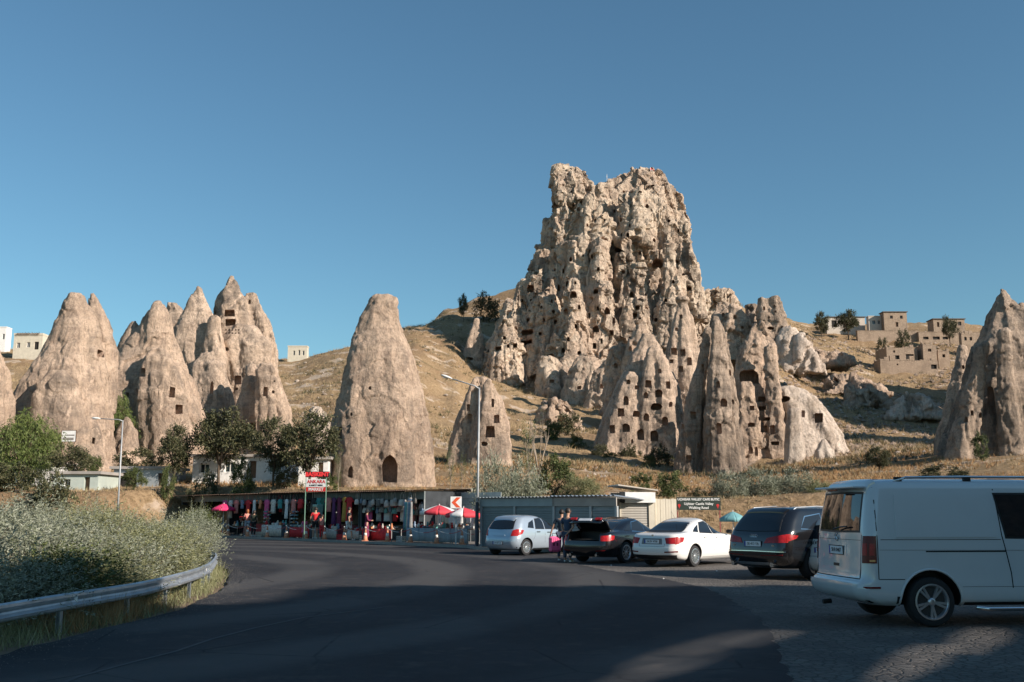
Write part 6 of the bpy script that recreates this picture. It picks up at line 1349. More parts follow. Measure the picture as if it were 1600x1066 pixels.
# ------------------------------------------------------------ market stalls
rs = random.Random(21)
M_CANV = simple('dark_canvas', (.035,.04,.045), .9, scale=2, var=.4); M_FASC = simple('fascia_grey_green', (.16,.185,.18), .7, scale=1.5, var=.25)
M_SLATE = simple('stall_post_steel', (.25,.26,.26), .5, .5)
BAGC = [simple('bag_%d' % i, c, .6, var=.3, scale=12, bump=.3) for i, c in enumerate([(.09,.08,.07),(.46,.42,.37),(.27,.26,.25),(.60,.55,.48),(.42,.05,.07),(.16,.22,.30),(.55,.20,.08),(.10,.30,.28)])]
for i, m in enumerate(BAGC): m.name = ['black_leather','beige_leather','grey_leather','cream_leather','wine_leather','blue_leather','orange_leather','teal_leather'][i]
def stall(s0, s1, label, zf=2.55, dep=3.0, over=.75, roof=M_RUST, fas=M_FASC):
    o_ = ml(s0, 0); r = tag(empty('market_stall', (o_.x, o_.y, .115), SA), label, 'market stall', 'market stalls in the roadside row'); w = s1 - s0
    for x in (.05, w/2, w-.05): MB().box(x-.035, x+.035, -.035, .035, 0, zf-.02).build('stall_post', M_SLATE, r)
    MB().box(0, w, -dep-.04, -dep, 0, zf+.1).build('back_wall', M_CANV, r)
    for x in (0, w-.035): MB().box(x, x+.03, -dep+.002, -.04, 0, zf-.02).build('side_wall', M_CANV, r)
    MB().box(.01, w-.01, -.02, .03, zf-.42, zf-.03).build('fascia_board', fas, r); corrugated('corrugated_roof', -.05, w+.045, -dep-.2, over, zf+.14, zf+.02, roof, r, .2, .02)
    MB().box(.1, w-.1, -dep+.3, -.9, .72, .78).build('display_counter', M_WOOD, r); MB().box(.12, w-.12, -dep+.32, -.93, 0, .715).build('counter_cloth', BAGC[rs.choice([0,4,5])], r)
    for zz in (1.2, 1.65, 2.05): MB().box(.08, w-.08, -dep+.05, -dep+.3, zz, zz+.03).build('shelf', M_WOOD, r)
    return r
stall(0, 5.9, 'bag stall at the near end of the row, handbags hung along its roof edge'); stall(6.0, 10.9, 'clothes stall with long red dresses under the red market sign', 2.6)
stall(11.0, 16.4, 'dark souvenir stall left of the market sign with sunglasses racks', 2.62, fas=M_CANV); stall(16.5, 21.9, 'stall behind the pink parasol with an open grey counter', 2.6); stall(22.0, 29.5, 'far end stall mostly hidden by the roadside bushes', 2.6)
# handbags: one mesh kind, copied
def bag_mesh():
    V = []; F = []; n_ = 12
    for z_b, w, d in ((0,.12,.055),(.04,.15,.07),(.16,.145,.06),(.25,.12,.03),(.26,.11,.02)):
        for k in range(n_): a = 2*math.pi*k/n_; V.append((math.copysign(abs(math.cos(a))**.6, math.cos(a))*w, math.copysign(abs(math.sin(a))**.6, math.sin(a))*d, z_b - .55))
    for i in range(4):
        for k in range(n_): k2 = (k+1) % n_; F.append((i*n_+k, i*n_+k2, (i+1)*n_+k2, (i+1)*n_+k))
    F += [tuple(reversed(range(n_))), tuple(4*n_+k for k in range(n_))]; return V, F
BAGS = []
for i in range(8):
    m_ = MB(); m_.add(*bag_mesh()); b = m_.build('handbag', BAGC[i], None, True); hl = MB().tube([(-.08,0,-.30),(-.07,0,-.12),(0,0,0),(.07,0,-.12),(.08,0,-.30)], .008, 5).build('bag_handle', BAGC[i], b, True)
    fl = MB().box(-.085,.085,-.078,-.066,-.44,-.36,.004).build('bag_flap', BAGC[(i+2) % 8], b); BAGS.append(b)
used = [False]*8
def put_bag(i, loc, rz, sc, label, group):
    b = BAGS[i] if not used[i] else copy_tree(BAGS[i]); used[i] = True; b.location = loc; b.rotation_euler = (0, 0, rz); b.scale = (sc, sc, sc); tag(b, label, 'handbag', group)
for k in range(22): s_ = .3 + k*.26; q = ml(s_, .45 + .1*math.sin(k*2.3), 2.62 - .0*k); put_bag(rs.choice([0,1,2,3,0,1,2,5]), q, SA + rs.uniform(-.3,.3), rs.uniform(1.0,1.45), NUM[k] + ' handbag from the tin wall end of the front row under the bag stall roof', 'handbags hung along the near stall roof')
for k in range(14): s_ = .2 + k*.40; q = ml(s_, .05, 2.15 + rs.uniform(-.1,.1)); put_bag(rs.choice([0,2,5,7,3]), q, SA + rs.uniform(-.4,.4), rs.uniform(.9,1.3), NUM[k] + ' handbag from the tin wall end of the inner row of the bag stall', 'handbags of the second row')
for k in range(14): s_ = 11.3 + k*.36; q = ml(s_, .35, 2.62); put_bag(rs.choice([0,2,4,7]), q, SA + rs.uniform(-.4,.4), rs.uniform(.9,1.3), NUM[k] + ' shoulder bag left of the market sign along the souvenir stall roof', 'shoulder bags of the souvenir stall')
for k in range(9): s_ = 17 + k*.5; q = ml(s_, .35, 2.6); put_bag(rs.choice([3,6,4,1]), q, SA + rs.uniform(-.4,.4), rs.uniform(.8,1.1), NUM[k] + ' small bag from the souvenir stall, hung above the pink parasol', 'small bags above the parasol')
# hanging garments
def garment(name, label, cat, loc, m, w, L_, kind, group, m2=None):
    r = tag(empty(name, loc, SA + rs.uniform(-.25,.25)), label, cat, group); V = []; F = []; n_ = 16; rows = 7; ph = rs.uniform(0,6)
    for i in range(rows):
        t = i/(rows-1); ww = w*(.72+.28*t if kind == 'dress' else 1.0)
        for k in range(n_): a = 2*math.pi*k/n_; q = 1+.18*t*math.sin(a*4+ph); V.append((math.cos(a)*ww/2*q, math.sin(a)*(.05+.05*t)*q, -.1 - t*L_))
    for i in range(rows-1):
        for k in range(n_): k2 = (k+1) % n_; F.append((i*n_+k, i*n_+k2, (i+1)*n_+k2, (i+1)*n_+k))
    F += [tuple(range(n_)), tuple((rows-1)*n_+q_ for q_ in reversed(range(n_)))]; MB().add(V, F).build('fabric', m, r, True)
    MB().tube([(-w*.45,0,-.14),(0,0,-.04),(w*.45,0,-.14)], .012, 5).build('hanger', M_WOOD, r); MB().tube([(0,0,-.04),(0,0,.03)], .005, 4).build('hook', M_ZINC, r)
    if kind in ('dress', 'shirt'):
        for sg in (1,-1): MB().tube([(sg*w*.34,0,-.16),(sg*w*.62,0,-.36)], [.06,.05], 8).build('sleeve', m2 or m, r, True)
    return r
gl = [(6.3,'dress',REDC,.50,1.5,'long red dress hanging nearest the bag stall'),(6.8,'dress',cloth('gold_cloth',(.45,.26,.05)),.45,1.35,'gold patterned dress beside the long red one'),(7.35,'dress',MAROON,.55,1.7,'maroon gown hanging in the clothes stall'),(7.9,'dress',cloth('purple_cloth',(.12,.03,.12)),.5,1.6,'purple gown beside the maroon gown'),
      (8.5,'shirt',CORAL,.5,.8,'coral blouse on a hanger in the clothes stall'),(9.0,'shirt',cloth('green_cloth',(.03,.14,.10)),.5,.8,'green blouse on a hanger under the market sign'),(9.5,'shirt',cloth('teal_cloth',(.05,.25,.24)),.45,.9,'teal tunic left of the market sign'),(10.1,'shirt',BLKC,.5,.9,'black tunic at the left end of the clothes stall')]
for s_, kd, m_, w, L_, lab in gl: garment('hanging_dress' if kd == 'dress' else 'hanging_blouse', lab, 'dress' if kd == 'dress' else 'blouse', ml(s_, .5, 2.5), m_, w, L_, kd, 'garments hung in the clothes stall')
for k in range(5): garment('hanging_scarf', NUM[k] + ' of the scarves hanging at the tin wall corner of the bag stall', 'scarf', ml(.15+k*.13, .75, 2.2), [BAGC[2], BAGC[5], BAGC[1], BAGC[7], BAGC[5]][k], .16, 1.4, 's', 'scarves at the near stall corner')
for k in range(11): garment('hanging_towel', NUM[k] + ' towel from the market sign on the rail inside the souvenir stall', 'towel', ml(12+k*.38, -.5, 2.3), rs.choice([BAGC[0], BAGC[5], REDC, BAGC[3], OLIVE]), .28, rs.uniform(.5,.8), 's', 'towels in the souvenir stall')
for k in range(10): garment('hanging_shawl', NUM[k] + ' shawl from the tin wall hanging deep inside the bag stall', 'shawl', ml(.5+k*.5, -.8, 2.1), rs.choice([BAGC[0], BAGC[5], MAROON, BAGC[2], NAVY2]), .36, rs.uniform(.8,1.1), 's', 'shawls inside the bag stall')
for k in range(13): garment('hanging_kaftan', NUM[k] + ' bright kaftan from the market sign added to lighten the far stalls', 'kaftan', ml(11.4 + k*.82, .62, 2.45), [REDC, CORAL, WHITEC, cloth('teal_cloth', (.05,.25,.24)), BAGC[3], PINKC, BAGC[6], WHITEC, REDC, BAGC[5], CORAL, BAGC[3], PINKC][k], .42, .55 + .3*(k % 3), 'shirt', 'kaftans added to lighten the far stalls')  # bright cloth added to lighten stall fronts that the sun misses
for k in range(7): garment('hanging_kaftan', NUM[k] + ' pale kaftan from the tin wall added to lighten the bag stall', 'kaftan', ml(.6 + k*.78, -.25, 2.1), [WHITEC, CORAL, BAGC[3], REDC, WHITEC, BAGC[1], PINKC][k], .46, .9, 'shirt', 'kaftans added to lighten the bag stall')  # pale cloth added in place of sunlight on the bag stall
# tables of goods in front
def goods_table(s0, o0, w, d, h, cl, label, items, group=None, skirt=True):
    cnt = {}; short = ' '.join(label.split()[:9]); short = short[:-4] if short.endswith(' of') or short.endswith(' the') else short; pend = []
    q = ml(s0, o0); r = tag(empty('goods_table', (q.x, q.y, .115), SA), label, 'table', group); MB().box(0, w, -d/2, d/2, h-.03, h, .005).build('tabletop', M_WOOD, r)
    for x in (.05, w-.05):
        for y in (-d/2+.05, d/2-.05): MB().box(x-.02, x+.02, y-.02, y+.02, 0, h-.03).build('leg', M_SLATE, r)
    if skirt:
        n_ = 24; V = []; F = []
        for i in range(n_+1):
            x = w*i/n_; y = d/2+.03+.015*math.sin(i*1.9); V += [(x,y,h+.006),(x,y+.02*math.sin(i*2.1),.05),(x,y-.012+.02*math.sin(i*2.1),.05),(x,y-.012,h+.006)]
        for i in range(n_):
            for k in range(4): k2 = (k+1) % 4; F.append((i*4+k, i*4+4+k, i*4+4+k2, i*4+k2))
        MB().add(V, F).build('cloth_front', cl, r, True)
    for k in range(items):
        x = rs.uniform(.12, w-.12); y = rs.uniform(-d*.35, d*.4); p = ml(s0 + x, o0 + y, .115 + h); kd = rs.choice(['vase','bowl','box','figurine']); m_ = rs.choice([REDC, BAGC[7], BAGC[3], WHITEC, BAGC[6], BAGC[5], M_CREAM, BAGC[1]])
        sc = rs.uniform(.8, 1.5)
        prof = {'vase': [(.04,0),(.075,.06),(.06,.13),(.03,.17),(.04,.20)], 'bowl': [(.04,0),(.09,.05),(.10,.08),(.085,.08)], 'box': [(.09,0),(.09,.10),(.08,.11)], 'figurine': [(.05,0),(.04,.05),(.055,.11),(.025,.15),(.035,.19),(.01,.22)]}[kd]
        o = MB().lathe([(a*sc, b*sc) for a, b in prof], 4 if kd == 'box' else 10, 'z').build(kd, m_, None, kd != 'box'); o.location = p; o.rotation_euler = (0,0,rs.uniform(0,3))
        pend.append((x, kd, o))
    for x, kd, o in sorted(pend, key=lambda q: q[0]): cnt[kd] = cnt.get(kd, 0) + 1; tag(o, '%s %s from the right on the %s' % (NUM[cnt[kd]-1], kd, short), kd, 'souvenirs on the stall tables')
    return r
goods_table(1.0, 1.0, 2.6, .7, .62, REDC, 'red fronted table of small bright souvenirs below the handbags', 22); goods_table(4.1, .95, 1.3, .6, .5, BAGC[3], 'cream crate table beside the woman in maroon', 9)
goods_table(6.3, .95, 1.4, .6, .55, BAGC[1], 'pale table in front of the red dresses', 8); goods_table(9.2, .9, 2.2, .7, .6, REDC, 'red table behind the girl in coral', 12); goods_table(12.4, .9, 2.4, .7, .7, BAGC[3], 'patterned table of dark trinkets left of the shoppers', 16); goods_table(17.2, .9, 2.2, .7, .6, BAGC[2], 'low table under the pink parasol', 8, skirt=False)
M_TBL = simple('grey_table_cloth', (.33,.37,.40), .85, scale=2, var=.25)
for i, (s0, w) in enumerate(((-4.9, 1.25), (-3.6, 1.2), (-2.35, 1.2), (-1.1, 1.0))): goods_table(s0, .75, w, .8, .70, M_TBL, ['grey draped table at the lamp post end of the scarf stall', 'second grey draped table from the lamp post', 'third grey draped table from the lamp post', 'grey draped table nearest to the bag stall'][i], 9)
# scarf stall right of the row: corrugated back wall, white scarves on rails, two red and white parasols
q = ml(-4.9, -.9); r = tag(empty('scarf_rack', (q.x, q.y, .115), SA), 'open steel rack behind the grey tables with white scarves', 'rack')
for x in (.1, 2.3, 4.5): MB().tube([(x,0,0),(x,0,1.72)], .02, 6).build('rack_upright', M_SLATE, r)
MB().tube([(.0,0,1.70),(4.6,0,1.70)], .018, 6).build('rack_rail', M_SLATE, r); MB().tube([(.0,-.0,1.15),(4.6,0,1.15)], .012, 6).build('rack_rail', M_SLATE, r)
for k in range(15): garment('hanging_scarf', NUM[k] + ' white scarf from the street lamp end of the steel rack', 'scarf', ml(-4.7 + k*.29 + (.3 if k > 7 else 0), -.72, 1.80), rs.choice([WHITEC, WHITEC, M_CREAM]), .24, rs.uniform(.6,1.0), 's', 'white scarves on the rack')
q = ml(-3.3, -2.3); r = tag(empty('tin_wall', (q.x, q.y, .115), SA), 'pale corrugated tin wall behind the chevron board', 'wall'); 
for k in range(8): corrugated('tin_sheet', 0, 3.2, 0, .02, 0, 0, M_ZINC, r) if False else MB().box(0, 3.2, -.02+.006*(k % 2), .01+.006*(k % 2), k*.31, k*.31+.30, .008).build('tin_sheet', simple('tin_pale', (.42,.45,.44), .5, .4, scale=1.5, var=.2), r)
def parasol(px, Y, rad, zt, zr, cols, label, pole_z=.115, lobes=8, scallop=True):
    b = W(px, 830, Y); r = tag(empty('parasol', (b.x, b.y, pole_z)), label, 'parasol'); zt -= pole_z; zr -= pole_z
    MB().tube([(0,0,0),(0,0,zt+.06)], .022, 8).build('pole', M_WHITE_P, r); MB().lathe([(.22,0),(.22,.06),(.05,.10)], 14).build('parasol_base', M_CONC, r, True)
    for k in range(lobes):
        V = []; F = []; a0, a1 = 2*math.pi*k/lobes, 2*math.pi*(k+1)/lobes; n_ = 6; rr = 6
        for i in range(rr+1):
            t = i/rr
            for j in range(n_+1):
                u = j/n_; a = a0*(1-u)+a1*u; sag = .06*math.sin(u*math.pi)*t; q = rad*t*(math.cos((a1-a0)/2)/math.cos(a-(a0+a1)/2))**.8; V.append((math.cos(a)*q, math.sin(a)*q, zt + (zr-zt)*t**1.25 + sag*.3))
        for j in range(n_+1):
            u = j/n_; a = a0*(1-u)+a1*u; q = rad*(math.cos((a1-a0)/2)/math.cos(a-(a0+a1)/2))**.8; V.append((math.cos(a)*q*1.005, math.sin(a)*q*1.005, zr - .14 - (.035*math.sin(u*math.pi) if scallop else 0)))
        for i in range(rr+1):
            for j in range(n_): F.append((i*(n_+1)+j, i*(n_+1)+j+1, (i+1)*(n_+1)+j+1, (i+1)*(n_+1)+j))
        o = MB().add(V, F).build('canopy_panel', cols[k % len(cols)], r, True); s_ = o.modifiers.new('s', 'SOLIDIFY'); s_.thickness = .008
        MB().tube([(0,0,zt-.02),(math.cos(a0)*rad*.97, math.sin(a0)*rad*.97, zr-.01)], .007, 4).build('rib', M_WHITE_P, r)
    return r
M_PINKU = simple('parasol_pink', (.70,.035,.14), .8, var=.1); M_REDU = simple('parasol_red', (.62,.05,.07), .8, var=.12); M_TEALU = simple('parasol_teal', (.16,.36,.38), .8, var=.15)
parasol(348, mpx(348, 1.2).y, .78, 2.13, 1.80, [M_PINKU], 'bright pink parasol over a table in front of the far stalls', scallop=False)
text('parasol_lettering', 'Cola', .2, M_WHITE_P, [o for o in bpy.data.objects if o.name.startswith('parasol') and o.get('label','').startswith('bright pink')][0], (-.35, -.70, 1.69), (math.pi/2, 0, 0), .004) if False else None
parasol(686, mpx(686, 1.0).y, .95, 1.92, 1.62, [M_REDU, M_WHITE_P, M_REDU], 'red and white parasol nearer the bag stall'); parasol(724, mpx(724, 1.0).y, .85, 1.80, 1.50, [M_REDU, M_REDU, M_WHITE_P], 'red parasol beside the tall street lamp'); parasol(1146, 46.5, .62, 1.62, 1.30, [M_TEALU], 'pale teal parasol between white saloon and off roader', pole_z=0, scallop=False)
# market sign on its frame above the roof
q = W(494, 770, 56); q.z = 2.2; r = tag(empty('market_sign', q, -.12), 'red and white market sign on a pole frame above the stall roofs', 'sign')
def zz_(py): return W(494, py, 56).z - 2.2
wS = 38/1570*56*1.0
MB().box(-wS/2+.05, wS/2+.05, -.06, .0, zz_(746), zz_(737), .01).build('top_sign', M_BLACK, r); text('sign_lettering', 'BAŞKENT', .30, simple('sign_red', (.85,.05,.05), .4), r, (.05, -.075, (zz_(746)+zz_(737))/2), sx=1.02, extrude=.012, bold=.018)
MB().box(-wS*.42, wS*.40, -.05, .0, zz_(761), zz_(749)).build('white_panel', M_WHITE_P, r); MB().box(-wS*.42, wS*.40, -.05, .0, zz_(768), zz_(761.3)).build('red_panel', M_RED, r)
text('sign_lettering', 'ANKARA', .26, M_RED, r, (0, -.056, zz_(753)), sx=.98, extrude=.004, bold=.006); text('sign_lettering', 'KAMPET MERK', .12, M_BLACK, r, (0, -.056, zz_(758.6)), sx=1.0, extrude=.003, bold=.003); text('sign_lettering', 'MARKET', .23, M_WHITE_P, r, (0, -.056, zz_(764.8)), sx=.98, extrude=.004, bold=.006)
for x in (-wS*.42-.04, wS*.40+.01): MB().box(x, x+.035, -.045, -.01, -2.08, zz_(746.5)).build('sign_post', simple('frame_green', (.20,.36,.26), .6), r)
# green cabinet, plastic chair shapes, crates
q = ml(8.9, .95); r = tag(empty('drinks_cabinet', (q.x, q.y, .115), SA), 'pale green display cabinet under the market sign', 'cabinet'); MB().box(-.25,.25,-.2,.2,.9,1.9,.02).build('cabinet_body', simple('cabinet_green', (.22,.40,.34), .4), r); MB().box(-.20,.20,.201,.21,1.0,1.78).build('cabinet_door', simple('cabinet_glass_green', (.05,.14,.11), .15), r); MB().box(-.22,.22,-.18,.18,0,.895).build('cabinet_stand', M_SLATE, r)
def crate(loc, rz, m, label, sx=.4, sy=.3, h=.28):
    r = tag(empty('crate', loc, rz), label, 'crate', 'crates and boxes in front of the stalls'); MB().box(-sx/2,sx/2,-sy/2,sy/2,0,.02).build('crate_floor', m, r)
    for x0, x1, y0, y1 in ((-sx/2,sx/2,-sy/2,-sy/2+.015),(-sx/2,sx/2,sy/2-.015,sy/2),(-sx/2,-sx/2+.015,-sy/2+.016,sy/2-.016),(sx/2-.015,sx/2,-sy/2+.016,sy/2-.016)):
        for k in range(3): MB().box(x0,x1,y0,y1,.021+k*h/3,.021+k*h/3+h/3*.8).build('crate_slat', m, r)
for i in range(9): s_ = [.4, 3.8, 5.6, 5.95, 8.4, 11.8, 15.2, 16.2, 20.2][i]; q = ml(s_, 1.15, .115); crate(q, SA+rs.uniform(-.3,.3), rs.choice([BAGC[3], BAGC[6], BAGC[1], REDC, M_CREAM]), NUM[i] + ' slatted crate from the tin wall on the pavement before the stalls', sx=rs.uniform(.35,.6))
# racks of small dark goods: hats, glasses boards
for i, (s_, lab) in enumerate(((11.6,'round rack of sunglasses in front of the souvenir stall'),(14.9,'tall rack of caps left of the souvenir stall'))):
    q = ml(s_, .9); r = tag(empty('display_rack', (q.x, q.y, .115)), lab, 'rack'); MB().tube([(0,0,0),(0,0,1.7)], .02, 6).build('rack_pole', M_SLATE, r); MB().lathe([(.25,0),(.25,.03),(.05,.05)], 12).build('rack_base', M_SLATE, r)
    for kz in range(6):
        for ka in range(6): a = ka*1.047 + kz*.3; MB().lathe([(.07,0),(.08,.03),(.05,.08),(.01,.09)], 8, 'z', (.17*math.cos(a), .17*math.sin(a), .45+kz*.2)).build('cap' if i else 'glasses_case', rs.choice(BAGC), r, True)
# ------------------------------------------------------------ road cones with a plastic chain
M_CONE = simple('cone_orange_faded', (.62,.27,.15), .6, var=.2); M_CONEW = simple('cone_white_band', (.72,.68,.62), .5)
cl = [(354.5,839.9),(385,841.6),(416,843.4),(446,845),(477,846.3),(506,847.4),(537,849.5),(570,851),(604.5,852),(641,853.9),(682,855),(721.6,855.6)]
c0 = empty('traffic_cone'); MB().box(-.17,.17,-.17,.17,0,.03,.008).build('cone_base', M_CONE, c0); MB().lathe([(.13,.03),(.105,.16),(.085,.28)], 16).build('cone_body', M_CONE, c0, True); MB().lathe([(.086,.281),(.065,.42)], 16).build('reflective_band', M_CONEW, c0, True); MB().lathe([(.064,.421),(.045,.55),(.035,.60),(.028,.66)], 16).build('cone_tip', M_CONE, c0, True); MB().lathe([(.020,.661),(.05,.68),(.055,.71),(.02,.73)], 10).build('chain_cap', M_CONEW, c0, True)
cps = []
for i, (px, py) in enumerate(cl):
    o = c0 if i == 0 else copy_tree(c0); g = G(px, py); 
    rel = g - Vector((S1.x, S1.y, 0)); s_ = rel.x*-.664 + rel.y*.748; g = mpx(px, 1.86); o.location = (g.x, g.y, .116); cps.append(Vector(o.location)); tag(o, 'faded orange cone, ' + NUM[i] + ' from the bushes in the chained row on the kerb', 'traffic cone', 'chained cones along the kerb')
ends = cps + [Vector((-1.35, 44.35, .116))]
for i, (a, b) in enumerate(zip(ends[:-1], ends[1:])):
    n_ = 14; r = tag(empty('plastic_chain', a), NUM[i] + ' sagging stretch of plastic chain from the bushes along the kerb cones' if i < len(cps)-1 else 'last stretch of plastic chain running to the shed corner', 'chain', 'chains between the cones' if i < len(cps)-1 else None)
    pts = [Vector((0,0,.66)).lerp(b-a+Vector((0,0,.66)), k/n_) - Vector((0,0,.16*4*(k/n_)*(1-k/n_))) for k in range(n_+1)]
    mb = MB(); mb.tube(pts[:8], .013, 5); mb.build('chain_length', M_CONEW, r); MB().tube(pts[7:], .013, 5).build('chain_length', M_RED, r)
# rope of the parking side: small litter
for i, (px, py) in enumerate(((955,884),(1120,893),(1037,905))):
    g = G(px, py); mb = MB(); s_ = .02+.015*rs.random(); mb.add([(-s_,-s_*.6,0),(s_,-s_*.5,.01),(s_*.8,s_*.7,.0),(-s_*.7,s_*.6,.015),(0,0,.03)], [(0,1,4),(1,2,4),(2,3,4),(3,0,4),(0,3,2,1)]); o = mb.build('litter_scrap', M_WHITE_P); o.location = g + Vector((0,0,.002)); tag(o, ['paper scrap near the white saloon rear wheel','paper scrap before the black off roader','paper scrap between the two saloons','paper scrap on the asphalt in front of the two men','paper scrap in the middle of the shaded road','paper scrap at the very front of the shaded road'][i], 'litter', 'paper scraps on the asphalt')
# ------------------------------------------------------------ plants
def leaf_mat(name, cols, rough=.6):
    t = NT(name); g = t.n('ShaderNodeNewGeometry'); k = len(cols)
    c = t.ramp(g.outputs['Random Per Island'], [((i+.5)/k, c_) for i, c_ in enumerate(cols)])
    big = t.noise(2.2, 4, .6); c = t.mix(t.ramp(big, [(.4, .35), (.6, 0)]), c, tuple(x*.75 for x in cols[0]))
    return t.out(c, rough, spec=.3)
LM_SILVER = leaf_mat('silver_leaves', [(.15,.165,.105),(.25,.27,.195),(.37,.38,.30),(.18,.195,.13)]); LM_SILVERY = leaf_mat('yellowing_silver_leaves', [(.14,.15,.06),(.25,.25,.12),(.32,.31,.18),(.17,.18,.085)])
LM_GREEN = leaf_mat('green_leaves', [(.045,.065,.02),(.075,.10,.03),(.11,.135,.045),(.15,.155,.05)]); LM_DARK = leaf_mat('dark_leaves', [(.040,.046,.020),(.065,.070,.032),(.10,.10,.045),(.14,.125,.06)])
LM_WILLOW = leaf_mat('willow_leaves', [(.07,.10,.025),(.12,.155,.04),(.17,.20,.06),(.10,.13,.03)]); LM_STRAW = leaf_mat('dry_straw', [(.33,.235,.12),(.45,.335,.19),(.53,.41,.25),(.26,.185,.095)], .8)
LM_STRAWR = leaf_mat('reddish_straw', [(.30,.15,.06),(.42,.25,.11),(.36,.19,.08),(.48,.32,.16)], .8); M_BARK = simple('bark', (.11,.08,.055), .9, scale=5, var=.35, bump=1.0); M_BARKP = simple('pale_bark', (.32,.26,.20), .9, scale=5, var=.25, bump=.6)
def leaves_np(O, D, L_, W_, rng):
    """diamond leaves: O roots, D unit directions"""
    n_ = len(O); r_ = rng.normal(size=(n_,3)); side = np.cross(D, r_); side /= np.linalg.norm(side, axis=1)[:,None] + 1e-9
    nn = np.cross(side, D); Lr = L_*rng.uniform(.6, 1.25, n_)[:,None]; Wr = W_*rng.uniform(.7, 1.2, n_)[:,None]
    V = np.stack([O, O + D*Lr*.45 + side*Wr*.5 + nn*Wr*.12, O + D*Lr, O + D*Lr*.45 - side*Wr*.5 + nn*Wr*.12], 1).reshape(-1, 3)
    return V, np.arange(n_*4).reshape(-1, 4)
def unit(v): return v/(np.linalg.norm(v, axis=-1, keepdims=True)+1e-9)
def crown_np(rng, c, rad, clumps, twigs, per, twl, ll, lw, up=.5, droop=0.0, clr=.32, shell=.45):
    c = np.array(c); rad = np.array(rad); O = []; D = []
    dirs = unit(rng.normal(size=(clumps,3))); rr = rng.uniform(shell, 1, clumps)[:,None]*rng.uniform(.82, 1.12, clumps)[:,None]; C_ = c + dirs*rr*rad
    for q in range(clumps):
        d = unit(rng.normal(size=(twigs,3)) + unit((C_[q]-c)/rad)*.7 + np.array([0,0,up])); st = C_[q] + rng.normal(size=(twigs,3))*rad*clr*.25*rng.uniform(.5, 1.3); L2 = twl*rng.uniform(.5, 1.3, twigs)[:,None]
        t = rng.uniform(0, 1, (twigs, per, 1)); P = st[:,None] + d[:,None]*L2[:,None]*t; P[...,2] -= droop*(t[...,0]**2)*L2
        dd = unit(d[:,None] + rng.normal(size=(twigs,per,3))*.75 + np.array([0,0,-droop*1.5])); O.append(P.reshape(-1,3)); D.append(dd.reshape(-1,3))
    return leaves_np(np.concatenate(O), np.concatenate(D), ll, lw, rng)
def proto_plant(kind, seed):
    rng = np.random.default_rng(seed); rs_ = random.Random(seed); r = empty('plant'); k = kind
    spec = {'dark': ((0,0,.62),(.40,.40,.34),46,26,9,.12,.034,.017,.3,0,LM_DARK), 'green': ((0,0,.48),(.42,.42,.46),40,24,9,.13,.040,.020,.5,0,LM_GREEN),
            'willow': ((0,0,.60),(.40,.40,.38),60,16,14,.30,.05,.010,.2,1.1,LM_WILLOW), 'silver': ((0,0,.46),(.50,.50,.48),62,20,10,.24,.055,.013,1.3,0,LM_SILVER), 'silver2': ((0,0,.46),(.50,.50,.48),62,20,10,.24,.055,.013,1.3,0,LM_SILVERY),
            'round': ((0,0,.42),(.50,.50,.50),40,16,8,.14,.05,.028,.4,0,LM_GREEN), 'roundd': ((0,0,.42),(.50,.50,.50),40,16,8,.14,.05,.028,.4,0,LM_DARK), 'sparse': ((0,0,.60),(.26,.26,.40),26,7,8,.20,.03,.014,1.0,0,LM_GREEN), 'bare': ((0,0,.60),(.3,.3,.38),8,3,3,.16,.02,.01,1.0,0,LM_GREEN)}[k]
    if k.startswith('near'): pass
    c, rad, cl_, tw, per, twl, ll, lw, up, dr_, m = spec; V, F = crown_np(rng, c, rad, cl_, tw, per, twl, ll, lw, up, dr_)
    V[:,2] = np.maximum(V[:,2], .0); me = mesh_np('crown', V, F, [m]); link('foliage' if k in ('silver','silver2','round','roundd') else 'crown', me, r)
    tree = k in ('dark', 'green', 'willow', 'sparse', 'bare'); bk = M_BARKP if k in ('bare', 'sparse') else M_BARK
    th_ = {'dark': .34, 'green': .25, 'willow': .3, 'sparse': .3, 'bare': .2}.get(k, .06); rw = .022 if tree else .012
    MB().tube([(0,0,-.12),(.01,0,.0),(.015,.01,th_*.6),(.0,.02,th_)], [rw*1.3, rw, rw*.8, rw*.7], 8).build('trunk' if tree else 'stem', bk, r, True)
    for q in range(7 if tree else 5):
        a = q*2.4+rs_.random(); h1 = rs_.uniform(.55, .95); e = (math.cos(a)*rad[0]*.75, math.sin(a)*rad[1]*.75, c[2]+rad[2]*(h1-.55)); m1 = (e[0]*.4, e[1]*.4, th_+(e[2]-th_)*.45)
        mb = MB(); mb.tube([(0,0,th_*rs_.uniform(.6,1)), m1, e], [rw*.55, rw*.38, rw*.12], 6)
        if k in ('bare', 'sparse'):
            for z in range(5): t = rs_.uniform(.3,1); p = Vector(m1).lerp(Vector(e), t); mb.tube([p, p+Vector((rs_.uniform(-.08,.08), rs_.uniform(-.08,.08), rs_.uniform(.08,.22)))], [rw*.2, rw*.05], 4)
        mb.build('limb' if tree else 'branch', bk, r, True)
    return r
PROTO = {}; PUSED = {}
def plant(kind, name, cat, label, x, y, z, w, h, group=None, variant=None):
    v = random.randrange(2) if variant is None else variant; key = (kind, v)
    if key not in PROTO: PROTO[key] = proto_plant(kind, 100 + sum(map(ord, kind)) + v*7); o = PROTO[key]
    else: o = copy_tree(PROTO[key])
    o.name = name; o.location = (x, y, z); o.scale = (w, w, h); o.rotation_euler = (0, 0, random.uniform(0, 6.28)); tag(o, label, cat, group); return o
